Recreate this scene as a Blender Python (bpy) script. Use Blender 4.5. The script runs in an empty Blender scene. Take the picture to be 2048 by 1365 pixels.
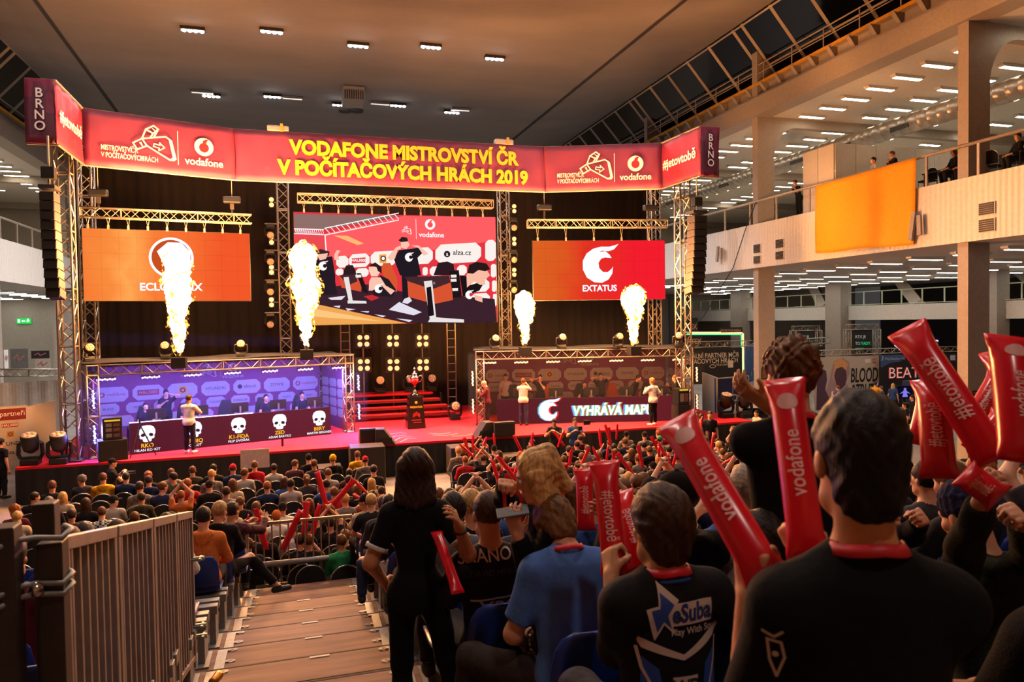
import bpy, bmesh, math, random
import numpy as np
from mathutils import Vector, Matrix
random.seed(11)
sc = bpy.context.scene
COL = sc.collection
PI = math.pi
R = math.radians
# ---------------------------------------------------------------- camera, world, exposure, large lights
YAW, PITCH, ROLL, EYE = R(16.6), R(1.6), R(0.9), 4.9
cf = Vector((math.sin(YAW)*math.cos(PITCH), math.cos(YAW)*math.cos(PITCH), -math.sin(PITCH)))
cr0 = Vector((math.cos(YAW), -math.sin(YAW), 0)); cu0 = cr0.cross(cf)
cr = cr0*math.cos(ROLL)-cu0*math.sin(ROLL); cu = cu0*math.cos(ROLL)+cr0*math.sin(ROLL)
cam = bpy.data.cameras.new('camera'); camo = bpy.data.objects.new('camera', cam); COL.objects.link(camo)
cam.sensor_width = 36; cam.lens = 1420/2048*36; cam.clip_start = .05; cam.clip_end = 300
camo.matrix_world = Matrix(((cr.x, cu.x, -cf.x, 0), (cr.y, cu.y, -cf.y, 0), (cr.z, cu.z, -cf.z, EYE), (0, 0, 0, 1)))
cam.dof.use_dof = True; cam.dof.focus_distance = 22; cam.dof.aperture_fstop = 5.0
sc.camera = camo
sc.view_settings.view_transform = 'Standard'; sc.view_settings.look = 'None'
sc.view_settings.exposure = 0.0; sc.view_settings.gamma = 1; sc.view_settings.use_curve_mapping = False
cy = sc.cycles
cy.max_bounces = 5; cy.diffuse_bounces = 3; cy.glossy_bounces = 2; cy.transmission_bounces = 2; cy.transparent_max_bounces = 6
cy.caustics_reflective = False; cy.caustics_refractive = False; cy.sample_clamp_indirect = 3; cy.use_denoising = True
w = bpy.data.worlds.new('night'); sc.world = w; w.use_nodes = True
w.node_tree.nodes['Background'].inputs[0].default_value = (.36, .33, .33, 1)
w.node_tree.nodes['Background'].inputs[1].default_value = .13

def lamp(kind, name, loc, aim, power, col, size=.2, spot=None, blend=.6):
    l = bpy.data.lights.new(name, kind); l.energy = power; l.color = col
    if kind == 'SPOT':
        l.spot_size = R(spot or 60); l.spot_blend = blend; l.shadow_soft_size = size
    elif kind == 'AREA':
        l.shape = 'RECTANGLE'; l.size = size if not isinstance(size, tuple) else size[0]; l.size_y = size if not isinstance(size, tuple) else size[1]
    else:
        l.shadow_soft_size = size
    o = bpy.data.objects.new(name, l); COL.objects.link(o); o.location = loc
    if aim is not None:
        o.rotation_euler = (Vector(aim)-Vector(loc)).to_track_quat('-Z', 'Y').to_euler()
    return o

# hall floodlights on the ceiling (their fixtures are built further down) : position, colour
SPOTS = [(-4.2, 34.1), (-.9, 33.4), (2.9, 34.1), (6.2, 33.4), (9.5, 34.1), (-4.5, 43.5), (-1.2, 42.8), (2.6, 43.5), (5.9, 42.8), (9.3, 43.4)]
for x, y in SPOTS:
    lamp('SPOT', 'flood_beam', (x, y, 17.7), (x, y-1, 0), 1700 if y < 40 else 5200, (.98, .92, .9), .3, 150)
# the same floods carry on over the audience, behind the camera
for x, y in [(-4.2, 12), (2.9, 8), (9.5, 12), (2.9, -4), (-3, 19), (9, 19)]:
    lamp('SPOT', 'flood_beam', (x, y, 17.6), (x, y, 0), 1500, (1, .82, .71), .4, 130)
# stage wash spots rigged behind the fascia
for x, y, tx, ty, e in [(-3, 25, -3, 23.3, 450), (1.6, 25.2, 1.8, 24, 700), (4.8, 25.2, 4.6, 25, 800), (8.5, 25.2, 8, 24, 500), (12, 24, 12, 23.2, 380)]:
    lamp('SPOT', 'stage_wash', (x, y, 9.6), (tx, ty, 1), e*3.2, (1, .72, .62), .25, 62)
# added spots without fixtures under the hall ceiling, brightening the fascia banners
for x, tx in ((-9, -4), (-1, 1.2), (8, 5.8), (16, 11)):
    lamp('SPOT', 'fascia_fill', (x, 11, 15.5), (tx, 25, 11.2), 1500, (1, .68, .66), .3, 34, .8)

# ---------------------------------------------------------------- pixel to plane, colours, materials
def at(x, y, X=None, Y=None, Z=None, D=None):
    d = cr*((x-1024)/1420)-cu*((y-682.5)/1420)+cf
    o = Vector((0, 0, EYE))
    if D is not None: return o+d*D
    if X is not None: return o+d*(X/d.x)
    if Y is not None: return o+d*(Y/d.y)
    return o+d*((Z-EYE)/d.z)

def lin(h):
    h = h.lstrip('#'); c = [int(h[i:i+2], 16)/255 for i in (0, 2, 4)]
    return tuple(v/12.92 if v <= .04045 else ((v+.055)/1.055)**2.4 for v in c)

MATS = {}
def mat(name, col, rough=.6, metal=0., var=.12, scale=8., bump=0., bscale=60., emit=0., ecol=None, alpha=None, obj=False, sheen=0., spec=None, stretch=None):
    if name in MATS: return MATS[name]
    m = bpy.data.materials.new(name); m.use_nodes = True; nt = m.node_tree; N = nt.nodes; L = nt.links
    b = N['Principled BSDF']; c = lin(col) if isinstance(col, str) else col
    tc = N.new('ShaderNodeTexCoord'); mp = N.new('ShaderNodeMapping'); L.new(tc.outputs['Object'], mp.inputs[0])
    if stretch: mp.inputs['Scale'].default_value = stretch
    no = N.new('ShaderNodeTexNoise'); no.inputs['Scale'].default_value = scale; no.inputs['Detail'].default_value = 4
    L.new(mp.outputs[0], no.inputs['Vector'])
    mr = N.new('ShaderNodeMapRange'); mr.inputs[3].default_value = 1-var; mr.inputs[4].default_value = 1+var; mr.inputs[1].default_value = .3; mr.inputs[2].default_value = .7
    L.new(no.outputs[0], mr.inputs[0])
    mx = N.new('ShaderNodeVectorMath'); mx.operation = 'SCALE'
    if obj:
        oi = N.new('ShaderNodeObjectInfo'); L.new(oi.outputs['Color'], mx.inputs[0])
    else:
        mx.inputs[0].default_value = c
    L.new(mr.outputs[0], mx.inputs['Scale']); L.new(mx.outputs[0], b.inputs['Base Color'])
    b.inputs['Roughness'].default_value = rough; b.inputs['Metallic'].default_value = metal
    if spec is not None: b.inputs['Specular IOR Level'].default_value = spec
    if sheen: b.inputs['Sheen Weight'].default_value = sheen
    if bump:
        n2 = N.new('ShaderNodeTexNoise'); n2.inputs['Scale'].default_value = bscale; n2.inputs['Detail'].default_value = 3; L.new(mp.outputs[0], n2.inputs['Vector'])
        bp = N.new('ShaderNodeBump'); bp.inputs['Strength'].default_value = bump; bp.inputs['Distance'].default_value = .01
        L.new(n2.outputs[0], bp.inputs['Height']); L.new(bp.outputs[0], b.inputs['Normal'])
    if emit:
        e = ecol or c
        b.inputs['Emission Color'].default_value = (*(lin(e) if isinstance(e, str) else e), 1); b.inputs['Emission Strength'].default_value = emit
    if alpha is not None: b.inputs['Alpha'].default_value = alpha
    MATS[name] = m
    return m

def screen(name, col, s=1.):            # picture colour shown by an LED wall or a lit sign
    if name in MATS: return MATS[name]
    return mat(name, '000000', .7, emit=s, ecol=col, spec=0.)

def cells(name, base, other, grid=(.12, .06), thr=.8, rough=.55, dots=None, emit=0.):   # printed blocks and dots on banner cloth
    m = bpy.data.materials.new(name); m.use_nodes = True; nt = m.node_tree; N = nt.nodes; L = nt.links; b = N['Principled BSDF']
    tc = N.new('ShaderNodeTexCoord'); sn = N.new('ShaderNodeVectorMath'); sn.operation = 'SNAP'; sn.inputs[1].default_value = (grid[0], grid[1], 10)
    wn = N.new('ShaderNodeTexWhiteNoise'); wn.noise_dimensions = '2D'
    L.new(tc.outputs['Object'], sn.inputs[0]); L.new(sn.outputs[0], wn.inputs[0])
    big = N.new('ShaderNodeTexNoise'); big.inputs['Scale'].default_value = .45; L.new(sn.outputs[0], big.inputs['Vector'])
    ad = N.new('ShaderNodeMath'); ad.operation = 'MULTIPLY'; L.new(wn.outputs[0], ad.inputs[0]); ad.inputs[1].default_value = .12
    ad2 = N.new('ShaderNodeMath'); ad2.operation = 'ADD'; L.new(ad.outputs[0], ad2.inputs[0]); L.new(big.outputs[0], ad2.inputs[1])
    rp = N.new('ShaderNodeValToRGB'); rp.color_ramp.interpolation = 'CONSTANT'
    rp.color_ramp.elements[0].color = (*lin(base), 1); rp.color_ramp.elements[1].position = thr-.18; rp.color_ramp.elements[1].color = (*lin(other), 1)
    L.new(ad2.outputs[0], rp.inputs[0]); out = rp.outputs[0]
    if dots:
        sc_ = N.new('ShaderNodeVectorMath'); sc_.operation = 'SCALE'; sc_.inputs['Scale'].default_value = 1/dots; L.new(tc.outputs['Object'], sc_.inputs[0])
        fr = N.new('ShaderNodeVectorMath'); fr.operation = 'FRACTION'; L.new(sc_.outputs[0], fr.inputs[0])
        di = N.new('ShaderNodeVectorMath'); di.operation = 'DISTANCE'; di.inputs[1].default_value = (.5, .5, 0); L.new(fr.outputs[0], di.inputs[0])
        ml = N.new('ShaderNodeVectorMath'); ml.operation = 'MULTIPLY'; ml.inputs[1].default_value = (1, 1, 0); L.new(fr.outputs[0], ml.inputs[0]); L.new(ml.outputs[0], di.inputs[0])
        lt = N.new('ShaderNodeMath'); lt.operation = 'LESS_THAN'; lt.inputs[1].default_value = .3; L.new(di.outputs['Value'], lt.inputs[0])
        sm = N.new('ShaderNodeMath'); sm.operation = 'MULTIPLY'; sm.inputs[1].default_value = .3; L.new(lt.outputs[0], sm.inputs[0])
        mi = N.new('ShaderNodeMix'); mi.data_type = 'RGBA'; L.new(sm.outputs[0], mi.inputs[0]); L.new(out, mi.inputs[6]); mi.inputs[7].default_value = (*lin('5a2038'), 1); out = mi.outputs[2]
    L.new(out, b.inputs['Base Color']); b.inputs['Roughness'].default_value = rough
    if emit:
        L.new(out, b.inputs['Emission Color']); b.inputs['Emission Strength'].default_value = emit
    wv = N.new('ShaderNodeTexNoise'); wv.inputs['Scale'].default_value = 1.3; wv.inputs['Detail'].default_value = 2; L.new(tc.outputs['Object'], wv.inputs['Vector'])
    bp = N.new('ShaderNodeBump'); bp.inputs['Strength'].default_value = .5; bp.inputs['Distance'].default_value = .08; L.new(wv.outputs[0], bp.inputs['Height']); L.new(bp.outputs[0], b.inputs['Normal'])
    MATS[name] = m
    return m

def checks(name, c1, c2, size):        # woven check shirt
    m = mat(name, c1, .9); nt = m.node_tree; N = nt.nodes; L = nt.links; b = N['Principled BSDF']
    tc = N.new('ShaderNodeTexCoord'); ck = N.new('ShaderNodeTexChecker'); ck.inputs['Scale'].default_value = 1/size
    ck.inputs[1].default_value = (*lin(c1), 1); ck.inputs[2].default_value = (*lin(c2), 1)
    L.new(tc.outputs['Object'], ck.inputs[0]); L.new(ck.outputs[0], b.inputs['Base Color'])
    return m

# ---------------------------------------------------------------- objects
WM = {}
def tag(o, label=None, cat=None, group=None, kind=None):
    for k, v in (('label', label), ('category', cat), ('group', group), ('kind', kind)):
        if v: o[k] = v
    return o
def link(data, name, parent=None, M=None, local=False):
    o = bpy.data.objects.new(name, data); COL.objects.link(o)
    M = M or Matrix()
    if parent is not None:
        P = WM[parent.name]; o.parent = parent
        if local: o.matrix_basis = M; M = P @ M
        else: o.matrix_basis = P.inverted() @ M
    else:
        o.matrix_basis = M
    WM[o.name] = M.copy()
    return o
def root(name, loc, label, cat, group=None, rz=0., kind=None):
    o = link(None, name, None, Matrix.Translation(Vector(loc)) @ Matrix.Rotation(rz, 4, 'Z'))
    o.empty_display_size = .1
    return tag(o, label, cat, group, kind)
def copy_tree(o, M, parent=None):
    c = o.copy(); COL.objects.link(c)
    if parent is None:
        c.matrix_basis = M
        for k in ('label', 'group'): pass
        WM[c.name] = M.copy()
    else:
        c.parent = parent; WM[c.name] = WM[parent.name] @ c.matrix_basis
    for ch in list(o.children): copy_tree(ch, None, c)
    return c
def TR(x, y, z, rz=0.): return Matrix.Translation(Vector((x, y, z))) @ Matrix.Rotation(rz, 4, 'Z')
def frame(o, right, up=(0, 0, 1)):      # local X right, local Y up, local Z towards the viewer
    r = Vector(right).normalized(); u = Vector(up); u = (u-r*u.dot(r)).normalized(); n = r.cross(u); o = Vector(o)
    return Matrix(((r.x, u.x, n.x, o.x), (r.y, u.y, n.y, o.y), (r.z, u.z, n.z, o.z), (0, 0, 0, 1)))

class MB:
    def __init__(s): s.v = []; s.f = []; s.m = []
    def add(s, v, f, mi=0):
        b = len(s.v); s.v += [tuple(p) for p in v]; s.f += [tuple(i+b for i in q) for q in f]; s.m += [mi]*len(f); return s
    def box(s, c, d, rz=0., mi=0, M=None):
        x, y, z = d[0]/2, d[1]/2, d[2]/2
        p = [Vector((i*x, j*y, k*z)) for k in (-1, 1) for i, j in ((-1, -1), (1, -1), (1, 1), (-1, 1))]
        T = M if M is not None else Matrix.Rotation(rz, 4, 'Z')
        p = [T @ q+Vector(c) for q in p]
        return s.add(p, [(3, 2, 1, 0), (4, 5, 6, 7), (0, 1, 5, 4), (1, 2, 6, 5), (2, 3, 7, 6), (3, 0, 4, 7)], mi)
    def tube(s, a, b, r, r2=None, n=6, mi=0, caps=True):
        a, b = Vector(a), Vector(b); d = b-a
        if d.length < 1e-6: return s
        q = d.to_track_quat('Z', 'Y'); r2 = r if r2 is None else r2
        ring = [q @ Vector((math.cos(2*PI*i/n), math.sin(2*PI*i/n), 0)) for i in range(n)]
        v = [a+p*r for p in ring]+[b+p*r2 for p in ring]
        f = [(i, (i+1) % n, n+(i+1) % n, n+i) for i in range(n)]
        if caps: f += [tuple(range(n-1, -1, -1)), tuple(range(n, 2*n))]
        return s.add(v, f, mi)
    def path(s, pts, r, n=6, mi=0, closed=False):
        P = [Vector(p) for p in pts]; m = len(P); v = []; up = None
        for i in range(m):
            t = (P[(i+1) % m if closed else min(i+1, m-1)]-P[(i-1) % m if closed else max(i-1, 0)]).normalized()
            if up is None: up = Vector((0, 0, 1)) if abs(t.z) < .9 else Vector((1, 0, 0))
            x = t.cross(up).normalized(); up = x.cross(t)
            rr = r[i] if isinstance(r, (list, tuple)) else r
            v += [P[i]+(x*math.cos(2*PI*k/n)+up*math.sin(2*PI*k/n))*rr for k in range(n)]
        f = [(i*n+k, i*n+(k+1) % n, ((i+1) % m)*n+(k+1) % n, ((i+1) % m)*n+k) for i in range(m if closed else m-1) for k in range(n)]
        if not closed: f += [tuple(range(n-1, -1, -1)), tuple(range((m-1)*n, m*n))]
        return s.add(v, f, mi)
    def lathe(s, prof, n=16, M=None, mi=0):
        M = M or Matrix(); v = [M @ Vector((r*math.cos(2*PI*k/n), r*math.sin(2*PI*k/n), z)) for r, z in prof for k in range(n)]
        f = [(i*n+k, i*n+(k+1) % n, (i+1)*n+(k+1) % n, (i+1)*n+k) for i in range(len(prof)-1) for k in range(n)]
        f += [tuple(range(n-1, -1, -1)), tuple(range((len(prof)-1)*n, len(prof)*n))]
        return s.add(v, f, mi)
    def prism(s, poly, z0, z1, M=None, mi=0):
        M = M or Matrix(); n = len(poly)
        a = sum(poly[i][0]*poly[(i+1) % n][1]-poly[(i+1) % n][0]*poly[i][1] for i in range(n))
        if a < 0: poly = poly[::-1]
        v = [M @ Vector((x, y, z)) for z in (z0, z1) for x, y in poly]
        return s.add(v, [tuple(range(n-1, -1, -1)), tuple(range(n, 2*n))]+[(i, (i+1) % n, n+(i+1) % n, n+i) for i in range(n)], mi)
    def flat(s, poly, z=0., mi=0):
        n = len(poly); a = sum(poly[i][0]*poly[(i+1) % n][1]-poly[(i+1) % n][0]*poly[i][1] for i in range(n))
        if a < 0: poly = poly[::-1]
        return s.add([(x, y, z) for x, y in poly], [tuple(range(n))], mi)
    def rect(s, x0, y0, x1, y1, z=0., mi=0): return s.flat([(x0, y0), (x1, y0), (x1, y1), (x0, y1)], z, mi)
    def disc(s, x, y, r, z=0., mi=0, n=28, ry=None):
        return s.flat([(x+r*math.cos(2*PI*i/n), y+(ry or r)*math.sin(2*PI*i/n)) for i in range(n)], z, mi)
    def stroke(s, pts, w, z=0., mi=0, closed=False):
        P = [Vector(p) for p in pts]
        for i in range(len(P) if closed else len(P)-1):
            a, b = P[i], P[(i+1) % len(P)]; d = (b-a)
            if d.length < 1e-9: continue
            d.normalize(); n = Vector((-d.y, d.x))*w/2; e = d*w*.4
            s.flat([tuple(a-e-n), tuple(b+e-n), tuple(b+e+n), tuple(a-e+n)], z+i*1e-5, mi)
        return s
    def text(s, t, x, y, size, z=0., mi=0, align='CENTER', bold=.0, sx=1., shear=0.):
        v, f = glyphs(t, align, bold, shear)
        return s.add([(x+p[0]*size*sx, y+p[1]*size, z) for p in v], f, mi)
    def build(s, name, mats, parent=None, M=None, smooth=False, bevel=0., local=False, label=None):
        me = bpy.data.meshes.new(name); me.from_pydata(s.v, [], s.f); me.update()
        mats = mats if isinstance(mats, (list, tuple)) else [mats]
        for m in mats: me.materials.append(m)
        if len(mats) > 1: me.polygons.foreach_set('material_index', s.m)
        if smooth: me.polygons.foreach_set('use_smooth', [True]*len(s.f))
        o = link(me, name, parent, M, local)
        if bevel:
            b = o.modifiers.new('bevel', 'BEVEL'); b.width = bevel; b.segments = 2; b.limit_method = 'ANGLE'
        if label: o['label'] = label
        return o

GL = {}
def glyphs(t, align='CENTER', bold=0., shear=0.):
    k = (t, align, bold, shear)
    if k not in GL:
        c = bpy.data.curves.new('lettering', 'FONT'); c.body = t; c.size = 1; c.align_x = align; c.align_y = 'CENTER'; c.offset = bold; c.shear = shear; c.resolution_u = 3
        o = bpy.data.objects.new('lettering', c); COL.objects.link(o)
        me = o.evaluated_get(bpy.context.evaluated_depsgraph_get()).to_mesh()
        GL[k] = ([tuple(v.co) for v in me.vertices], [tuple(p.vertices) for p in me.polygons])
        bpy.data.objects.remove(o); bpy.data.curves.remove(c)
    return GL[k]

# ---------------------------------------------------------------- rounded bodies: blended volumes turned into one surface
class Body:
    def __init__(s, vox=.012): s.vox = vox; s.p = []; s.sub = []; s.clip = []; s.fold = None
    def rc(s, a, b, ra, rb=None, k=.02, end=None, start=None):
        s.p.append(('c', np.array(a, float), np.array(b, float), ra, ra if rb is None else rb, k, end, start)); return s
    def el(s, c, r, k=.02, M=None):
        s.p.append(('e', np.array(c, float), np.array(r, float), None if M is None else np.array(M, float), 0, k, None, None)); return s
    def cut(s, a, b, ra, rb=None): s.sub.append((np.array(a, float), np.array(b, float), ra, ra if rb is None else rb)); return s
    def plane(s, p, n): s.clip.append((np.array(p, float), np.array(n, float)/np.linalg.norm(n))); return s
    def mesh(s, name, mats, smooth=True):
        lo = np.full(3, 1e9); hi = -lo
        bb = []
        for q in s.p:
            if q[0] == 'c':
                m = max(q[3], q[4]); l = np.minimum(q[1], q[2])-m; h = np.maximum(q[1], q[2])+m
            else:
                m = q[2].max(); l = q[1]-m; h = q[1]+m
            bb.append((l, h)); lo = np.minimum(lo, l); hi = np.maximum(hi, h)
        vx = s.vox; lo = lo-3*vx; n = np.ceil((hi+3*vx-lo)/vx).astype(int)+1
        D = np.full(n, .2, np.float32)
        ax = [(lo[i]+np.arange(n[i])*vx).astype(np.float32) for i in range(3)]
        for q, (l, h) in zip(s.p, bb):
            k = q[5]; mg = k+3*vx
            i0 = np.maximum(np.floor((l-mg-lo)/vx).astype(int), 0); i1 = np.minimum(np.ceil((h+mg-lo)/vx).astype(int)+1, n)
            sl = tuple(slice(a, b) for a, b in zip(i0, i1))
            X = ax[0][sl[0]][:, None, None]; Y = ax[1][sl[1]][None, :, None]; Z = ax[2][sl[2]][None, None, :]
            if q[0] == 'c':
                a, b = q[1], q[2]; d = b-a; L2 = max(d@d, 1e-9)
                px, py, pz = X-a[0], Y-a[1], Z-a[2]
                t = (px*d[0]+py*d[1]+pz*d[2])/L2; tc = np.clip(t, 0, 1)
                e = np.sqrt((px-tc*d[0])**2+(py-tc*d[1])**2+(pz-tc*d[2])**2)-(q[3]+(q[4]-q[3])*tc)
                if q[6] is not None: e = np.maximum(e, (t-1)*math.sqrt(L2)-q[6])
                if q[7] is not None: e = np.maximum(e, -t*math.sqrt(L2)-q[7])
            else:
                px, py, pz = X-q[1][0], Y-q[1][1], Z-q[1][2]
                if q[3] is not None:
                    m = q[3]; px, py, pz = (m[0, 0]*px+m[1, 0]*py+m[2, 0]*pz, m[0, 1]*px+m[1, 1]*py+m[2, 1]*pz, m[0, 2]*px+m[1, 2]*py+m[2, 2]*pz)
                r = q[2]; k0 = np.sqrt((px/r[0])**2+(py/r[1])**2+(pz/r[2])**2); k1 = np.sqrt((px/r[0]**2)**2+(py/r[1]**2)**2+(pz/r[2]**2)**2)+1e-9
                e = k0*(k0-1)/k1
            o = D[sl]
            if k > 0:
                hh = np.clip(.5+.5*(o-e)/k, 0, 1); D[sl] = o*(1-hh)+e*hh-k*hh*(1-hh)
            else: D[sl] = np.minimum(o, e)
        X = ax[0][:, None, None]; Y = ax[1][None, :, None]; Z = ax[2][None, None, :]
        if s.fold:
            for amp, fr, d, ph in s.fold: D += amp*np.sin(fr*(X*d[0]+Y*d[1]+Z*d[2])+ph+2*np.sin(fr*.43*(X*d[1]-Y*d[2]+Z*d[0])+ph*2))
        for a, b, ra, rb in s.sub:
            d = b-a; L2 = max(d@d, 1e-9); px, py, pz = X-a[0], Y-a[1], Z-a[2]
            t = np.clip((px*d[0]+py*d[1]+pz*d[2])/L2, 0, 1)
            D = np.maximum(D, (ra+(rb-ra)*t)-np.sqrt((px-t*d[0])**2+(py-t*d[1])**2+(pz-t*d[2])**2))
        for p, nn in s.clip: D = np.maximum(D, (X-p[0])*nn[0]+(Y-p[1])*nn[1]+(Z-p[2])*nn[2])
        for i in range(3):
            for j in (0, -1):
                t = [slice(None)]*3; t[i] = j; D[tuple(t)] = np.maximum(D[tuple(t)], vx)
        V, F = nets(D, lo, vx)
        me = bpy.data.meshes.new(name); me.vertices.add(len(V)); me.vertices.foreach_set('co', V.astype(np.float32).ravel())
        me.loops.add(F.size); me.loops.foreach_set('vertex_index', F.astype(np.int32).ravel())
        me.polygons.add(len(F)); me.polygons.foreach_set('loop_start', np.arange(0, F.size, 4, dtype=np.int32))
        me.polygons.foreach_set('use_smooth', [smooth]*len(F))
        for m in (mats if isinstance(mats, (list, tuple)) else [mats]): me.materials.append(m)
        me.update(calc_edges=True)
        return me

def nets(D, lo, vx):
    S = D < 0; c = np.array(D.shape)-1; FL = []; PO = []; edges = []
    for a in range(3):
        s0 = [slice(None)]*3; s1 = [slice(None)]*3; s0[a] = slice(0, -1); s1[a] = slice(1, None)
        idx = np.argwhere(S[tuple(s0)] != S[tuple(s1)])
        if len(idx) == 0: continue
        i0 = tuple(idx.T); d0 = D[tuple(s0)][i0]; d1 = D[tuple(s1)][i0]
        pos = idx.astype(np.float32); pos[:, a] += d0/(d0-d1)
        b, g = (a+1) % 3, (a+2) % 3; qs = []
        for u, v in ((-1, -1), (0, -1), (0, 0), (-1, 0)):
            j = idx.copy(); j[:, b] += u; j[:, g] += v
            fl = np.ravel_multi_index(tuple(j.T), tuple(c)); FL.append(fl); PO.append(pos); qs.append(fl)
        q = np.stack(qs, 1); sg = S[tuple(s0)][i0]; q[~sg] = q[~sg][:, ::-1]; edges.append(q)
    FL = np.concatenate(FL); PO = np.concatenate(PO)
    u, inv = np.unique(FL, return_inverse=True); cnt = np.bincount(inv)
    V = np.stack([np.bincount(inv, weights=PO[:, k])/cnt for k in range(3)], 1)*vx+lo
    q = np.concatenate(edges)
    return V, np.searchsorted(u, q)
# ---------------------------------------------------------------- people
def unit(v): v = np.array(v, float); return v/max(np.linalg.norm(v), 1e-9)
def rot(yaw=0, pitch=0, roll=0):        # columns: right, forward, up ; forward = +Y
    return np.array(Matrix.Rotation(yaw, 3, 'Z') @ Matrix.Rotation(-pitch, 3, 'X') @ Matrix.Rotation(roll, 3, 'Y'))
def ik(S, H, l1, l2, hint):
    d = H-S; L = np.linalg.norm(d)
    if L > (l1+l2)*.995: H = S+d/L*(l1+l2)*.995; d = H-S; L = np.linalg.norm(d)
    a = (l1*l1-l2*l2+L*L)/(2*L); h = math.sqrt(max(l1*l1-a*a, 0)); u = d/L
    n = hint-u*(hint@u); n = unit(n)
    return S+u*a+n*h, H

HANDS = {  # local targets (right hand; x mirrored for the left), elbow hint
    'lap': ((.12, .34, .20), (.6, -.3, -.7)), 'knee': ((.14, .44, .16), (.8, -.2, -.5)), 'cross': ((-.06, .26, .30), (.7, .1, -.7)),
    'phone': ((.08, .34, .66), (.6, 0, -.8)), 'up': ((.24, .16, .98), (.8, .3, 0)), 'clap': ((.02, .30, .60), (.8, -.1, -.6)),
    'high': ((.05, .18, .98), (.9, .4, 0)), 'side': ((.27, .02, -.06), (.4, -1, 0)), 'cam': ((.10, .30, .50), (.7, -.1, -.8)),
    'stick': ((.16, .30, .62), (.7, 0, -.8)), 'chin': ((.03, .16, .56), (.6, .2, -.8)), 'ear': ((.13, .06, .74), (1, .3, 0)), 'hip': ((.2, .02, .08), (1, -.5, 0))}

class Pose:
    def __init__(s, P):
        S = P.get('s', 1.); st = P.get('pose', 'sit'); s.S = S; s.st = st
        lean = P.get('lean', .06); side = P.get('side', 0.); yaw = P.get('yaw', 0.)
        hz = .095 if st == 'sit' else .93
        bz = 0 if st == 'sit' else hz-.095
        T = rot(yaw, lean, side); s.T = T
        rt, fw, up = T[:, 0], T[:, 1], T[:, 2]
        p = np.array([0, 0, hz]); s.pel = p; g = P.get('girth', 1.); s.g = g
        w_ = P.get('shoulder', .168)
        s.waist = p+up*.15; s.chest = p+up*.335+fw*.005; s.neck = p+up*.54-fw*.015; s.shl = p+up*.475-fw*.015
        dp_ = P.get('drop', .028); s.sh = [s.shl-rt*w_-up*dp_, s.shl+rt*w_-up*dp_]
        H = rot(yaw+P.get('hyaw', 0.), lean*.5+P.get('hpitch', 0.), side+P.get('hroll', 0.)); s.H = H
        s.head = s.neck+np.array(H[:, 2])*P.get('nk', .148)+np.array(H[:, 1])*.025
        s.hands = []; s.elb = []
        for i, sgn in ((0, -1), (1, 1)):
            h = (P.get('hl', 'lap'), P.get('hr', 'lap'))[i]; ww = P.get(('wl', 'wr')[i])
            if ww is not None: v = P['M'].inverted() @ Vector(ww[0]); h = (tuple(v/S), ww[1] if len(ww) > 1 else (.8*sgn, -.2, -.6))
            if isinstance(h, str):
                t, hi = HANDS[h]; t = np.array([t[0]*sgn, t[1], t[2]+bz]); hi = np.array([hi[0]*sgn, hi[1], hi[2]])
            else:
                t = np.array(h[0], float); hi = np.array(h[1] if len(h) > 1 else (.8*sgn, -.2, -.6), float)
            e, hh = ik(s.sh[i], t, .285, .255, hi); s.elb.append(e); s.hands.append(hh)
        s.hip = [p+np.array([-.09, 0, -.02]), p+np.array([.09, 0, -.02])]
        if st == 'sit':
            kn = P.get('knees', ((-.13, .42, .07), (.13, .42, .07))); an = P.get('ankles', ((-.13, .36, -.34), (.13, .36, -.34)))
            fd = P.get('feet', ((-.04, 1), (.04, 1)))
        else:
            an = P.get('ankles', ((-.11, 0, .08), (.11, 0, .08))); fd = P.get('feet', ((-.15, 1), (.15, 1)))
            kn = P.get('knees') or [tuple((np.array(s.hip[i])*.52+np.array(an[i])*.48)+np.array([0, .02, 0])) for i in (0, 1)]
        s.kn = [np.array(k, float) for k in kn]; s.an = [np.array(a, float) for a in an]; s.fd = [unit((f[0], f[1], 0)) for f in fd]
        for nm in ('pel', 'waist', 'chest', 'neck', 'shl', 'head'): setattr(s, nm, getattr(s, nm)*S)
        for nm in ('sh', 'hands', 'elb', 'hip', 'kn', 'an'): setattr(s, nm, [v*S for v in getattr(s, nm)])

def torso(B, q, d, k=.05, low=True, fem=0.):
    S, g = q.S, q.g; T = q.T
    up, fw, rt = T[:, 2], T[:, 1], T[:, 0]
    B.el(q.chest, np.array([.152*g, .105*g, .18])*S+d, k*S, T); B.el(q.waist+up*.02*S, np.array([.143*g-.022*fem, .098*g, .17])*S+d, k*S, T)
    B.rc(q.sh[0]+(q.shl-q.sh[0])*.2-up*.012*S, q.sh[1]+(q.shl-q.sh[1])*.2-up*.012*S, .056*S*min(g, 1.1)+d, None, k*S)
    B.rc(q.shl, q.neck-up*.025*S, .078*S*min(g, 1.1)+d*.6, .054*S+d*.3, k*S)
    for i in (0, 1): B.rc(q.shl+(q.sh[i]-q.shl)*.2+up*.025*S, q.sh[i], .05*S+d*.8, .05*S+d, .03*S)
    if fem:
        for i in (-1, 1): B.el(q.chest+fw*.085*S+rt*.065*S*i-up*.005*S, np.array([.06, .055, .06])*S*fem+d*.5, .03*S, T)
    if low: B.el(q.pel+np.array([0, -.01, 0])*S, np.array([.155*g+.01*fem, .115*g, .115])*S+d, k*S)

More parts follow.
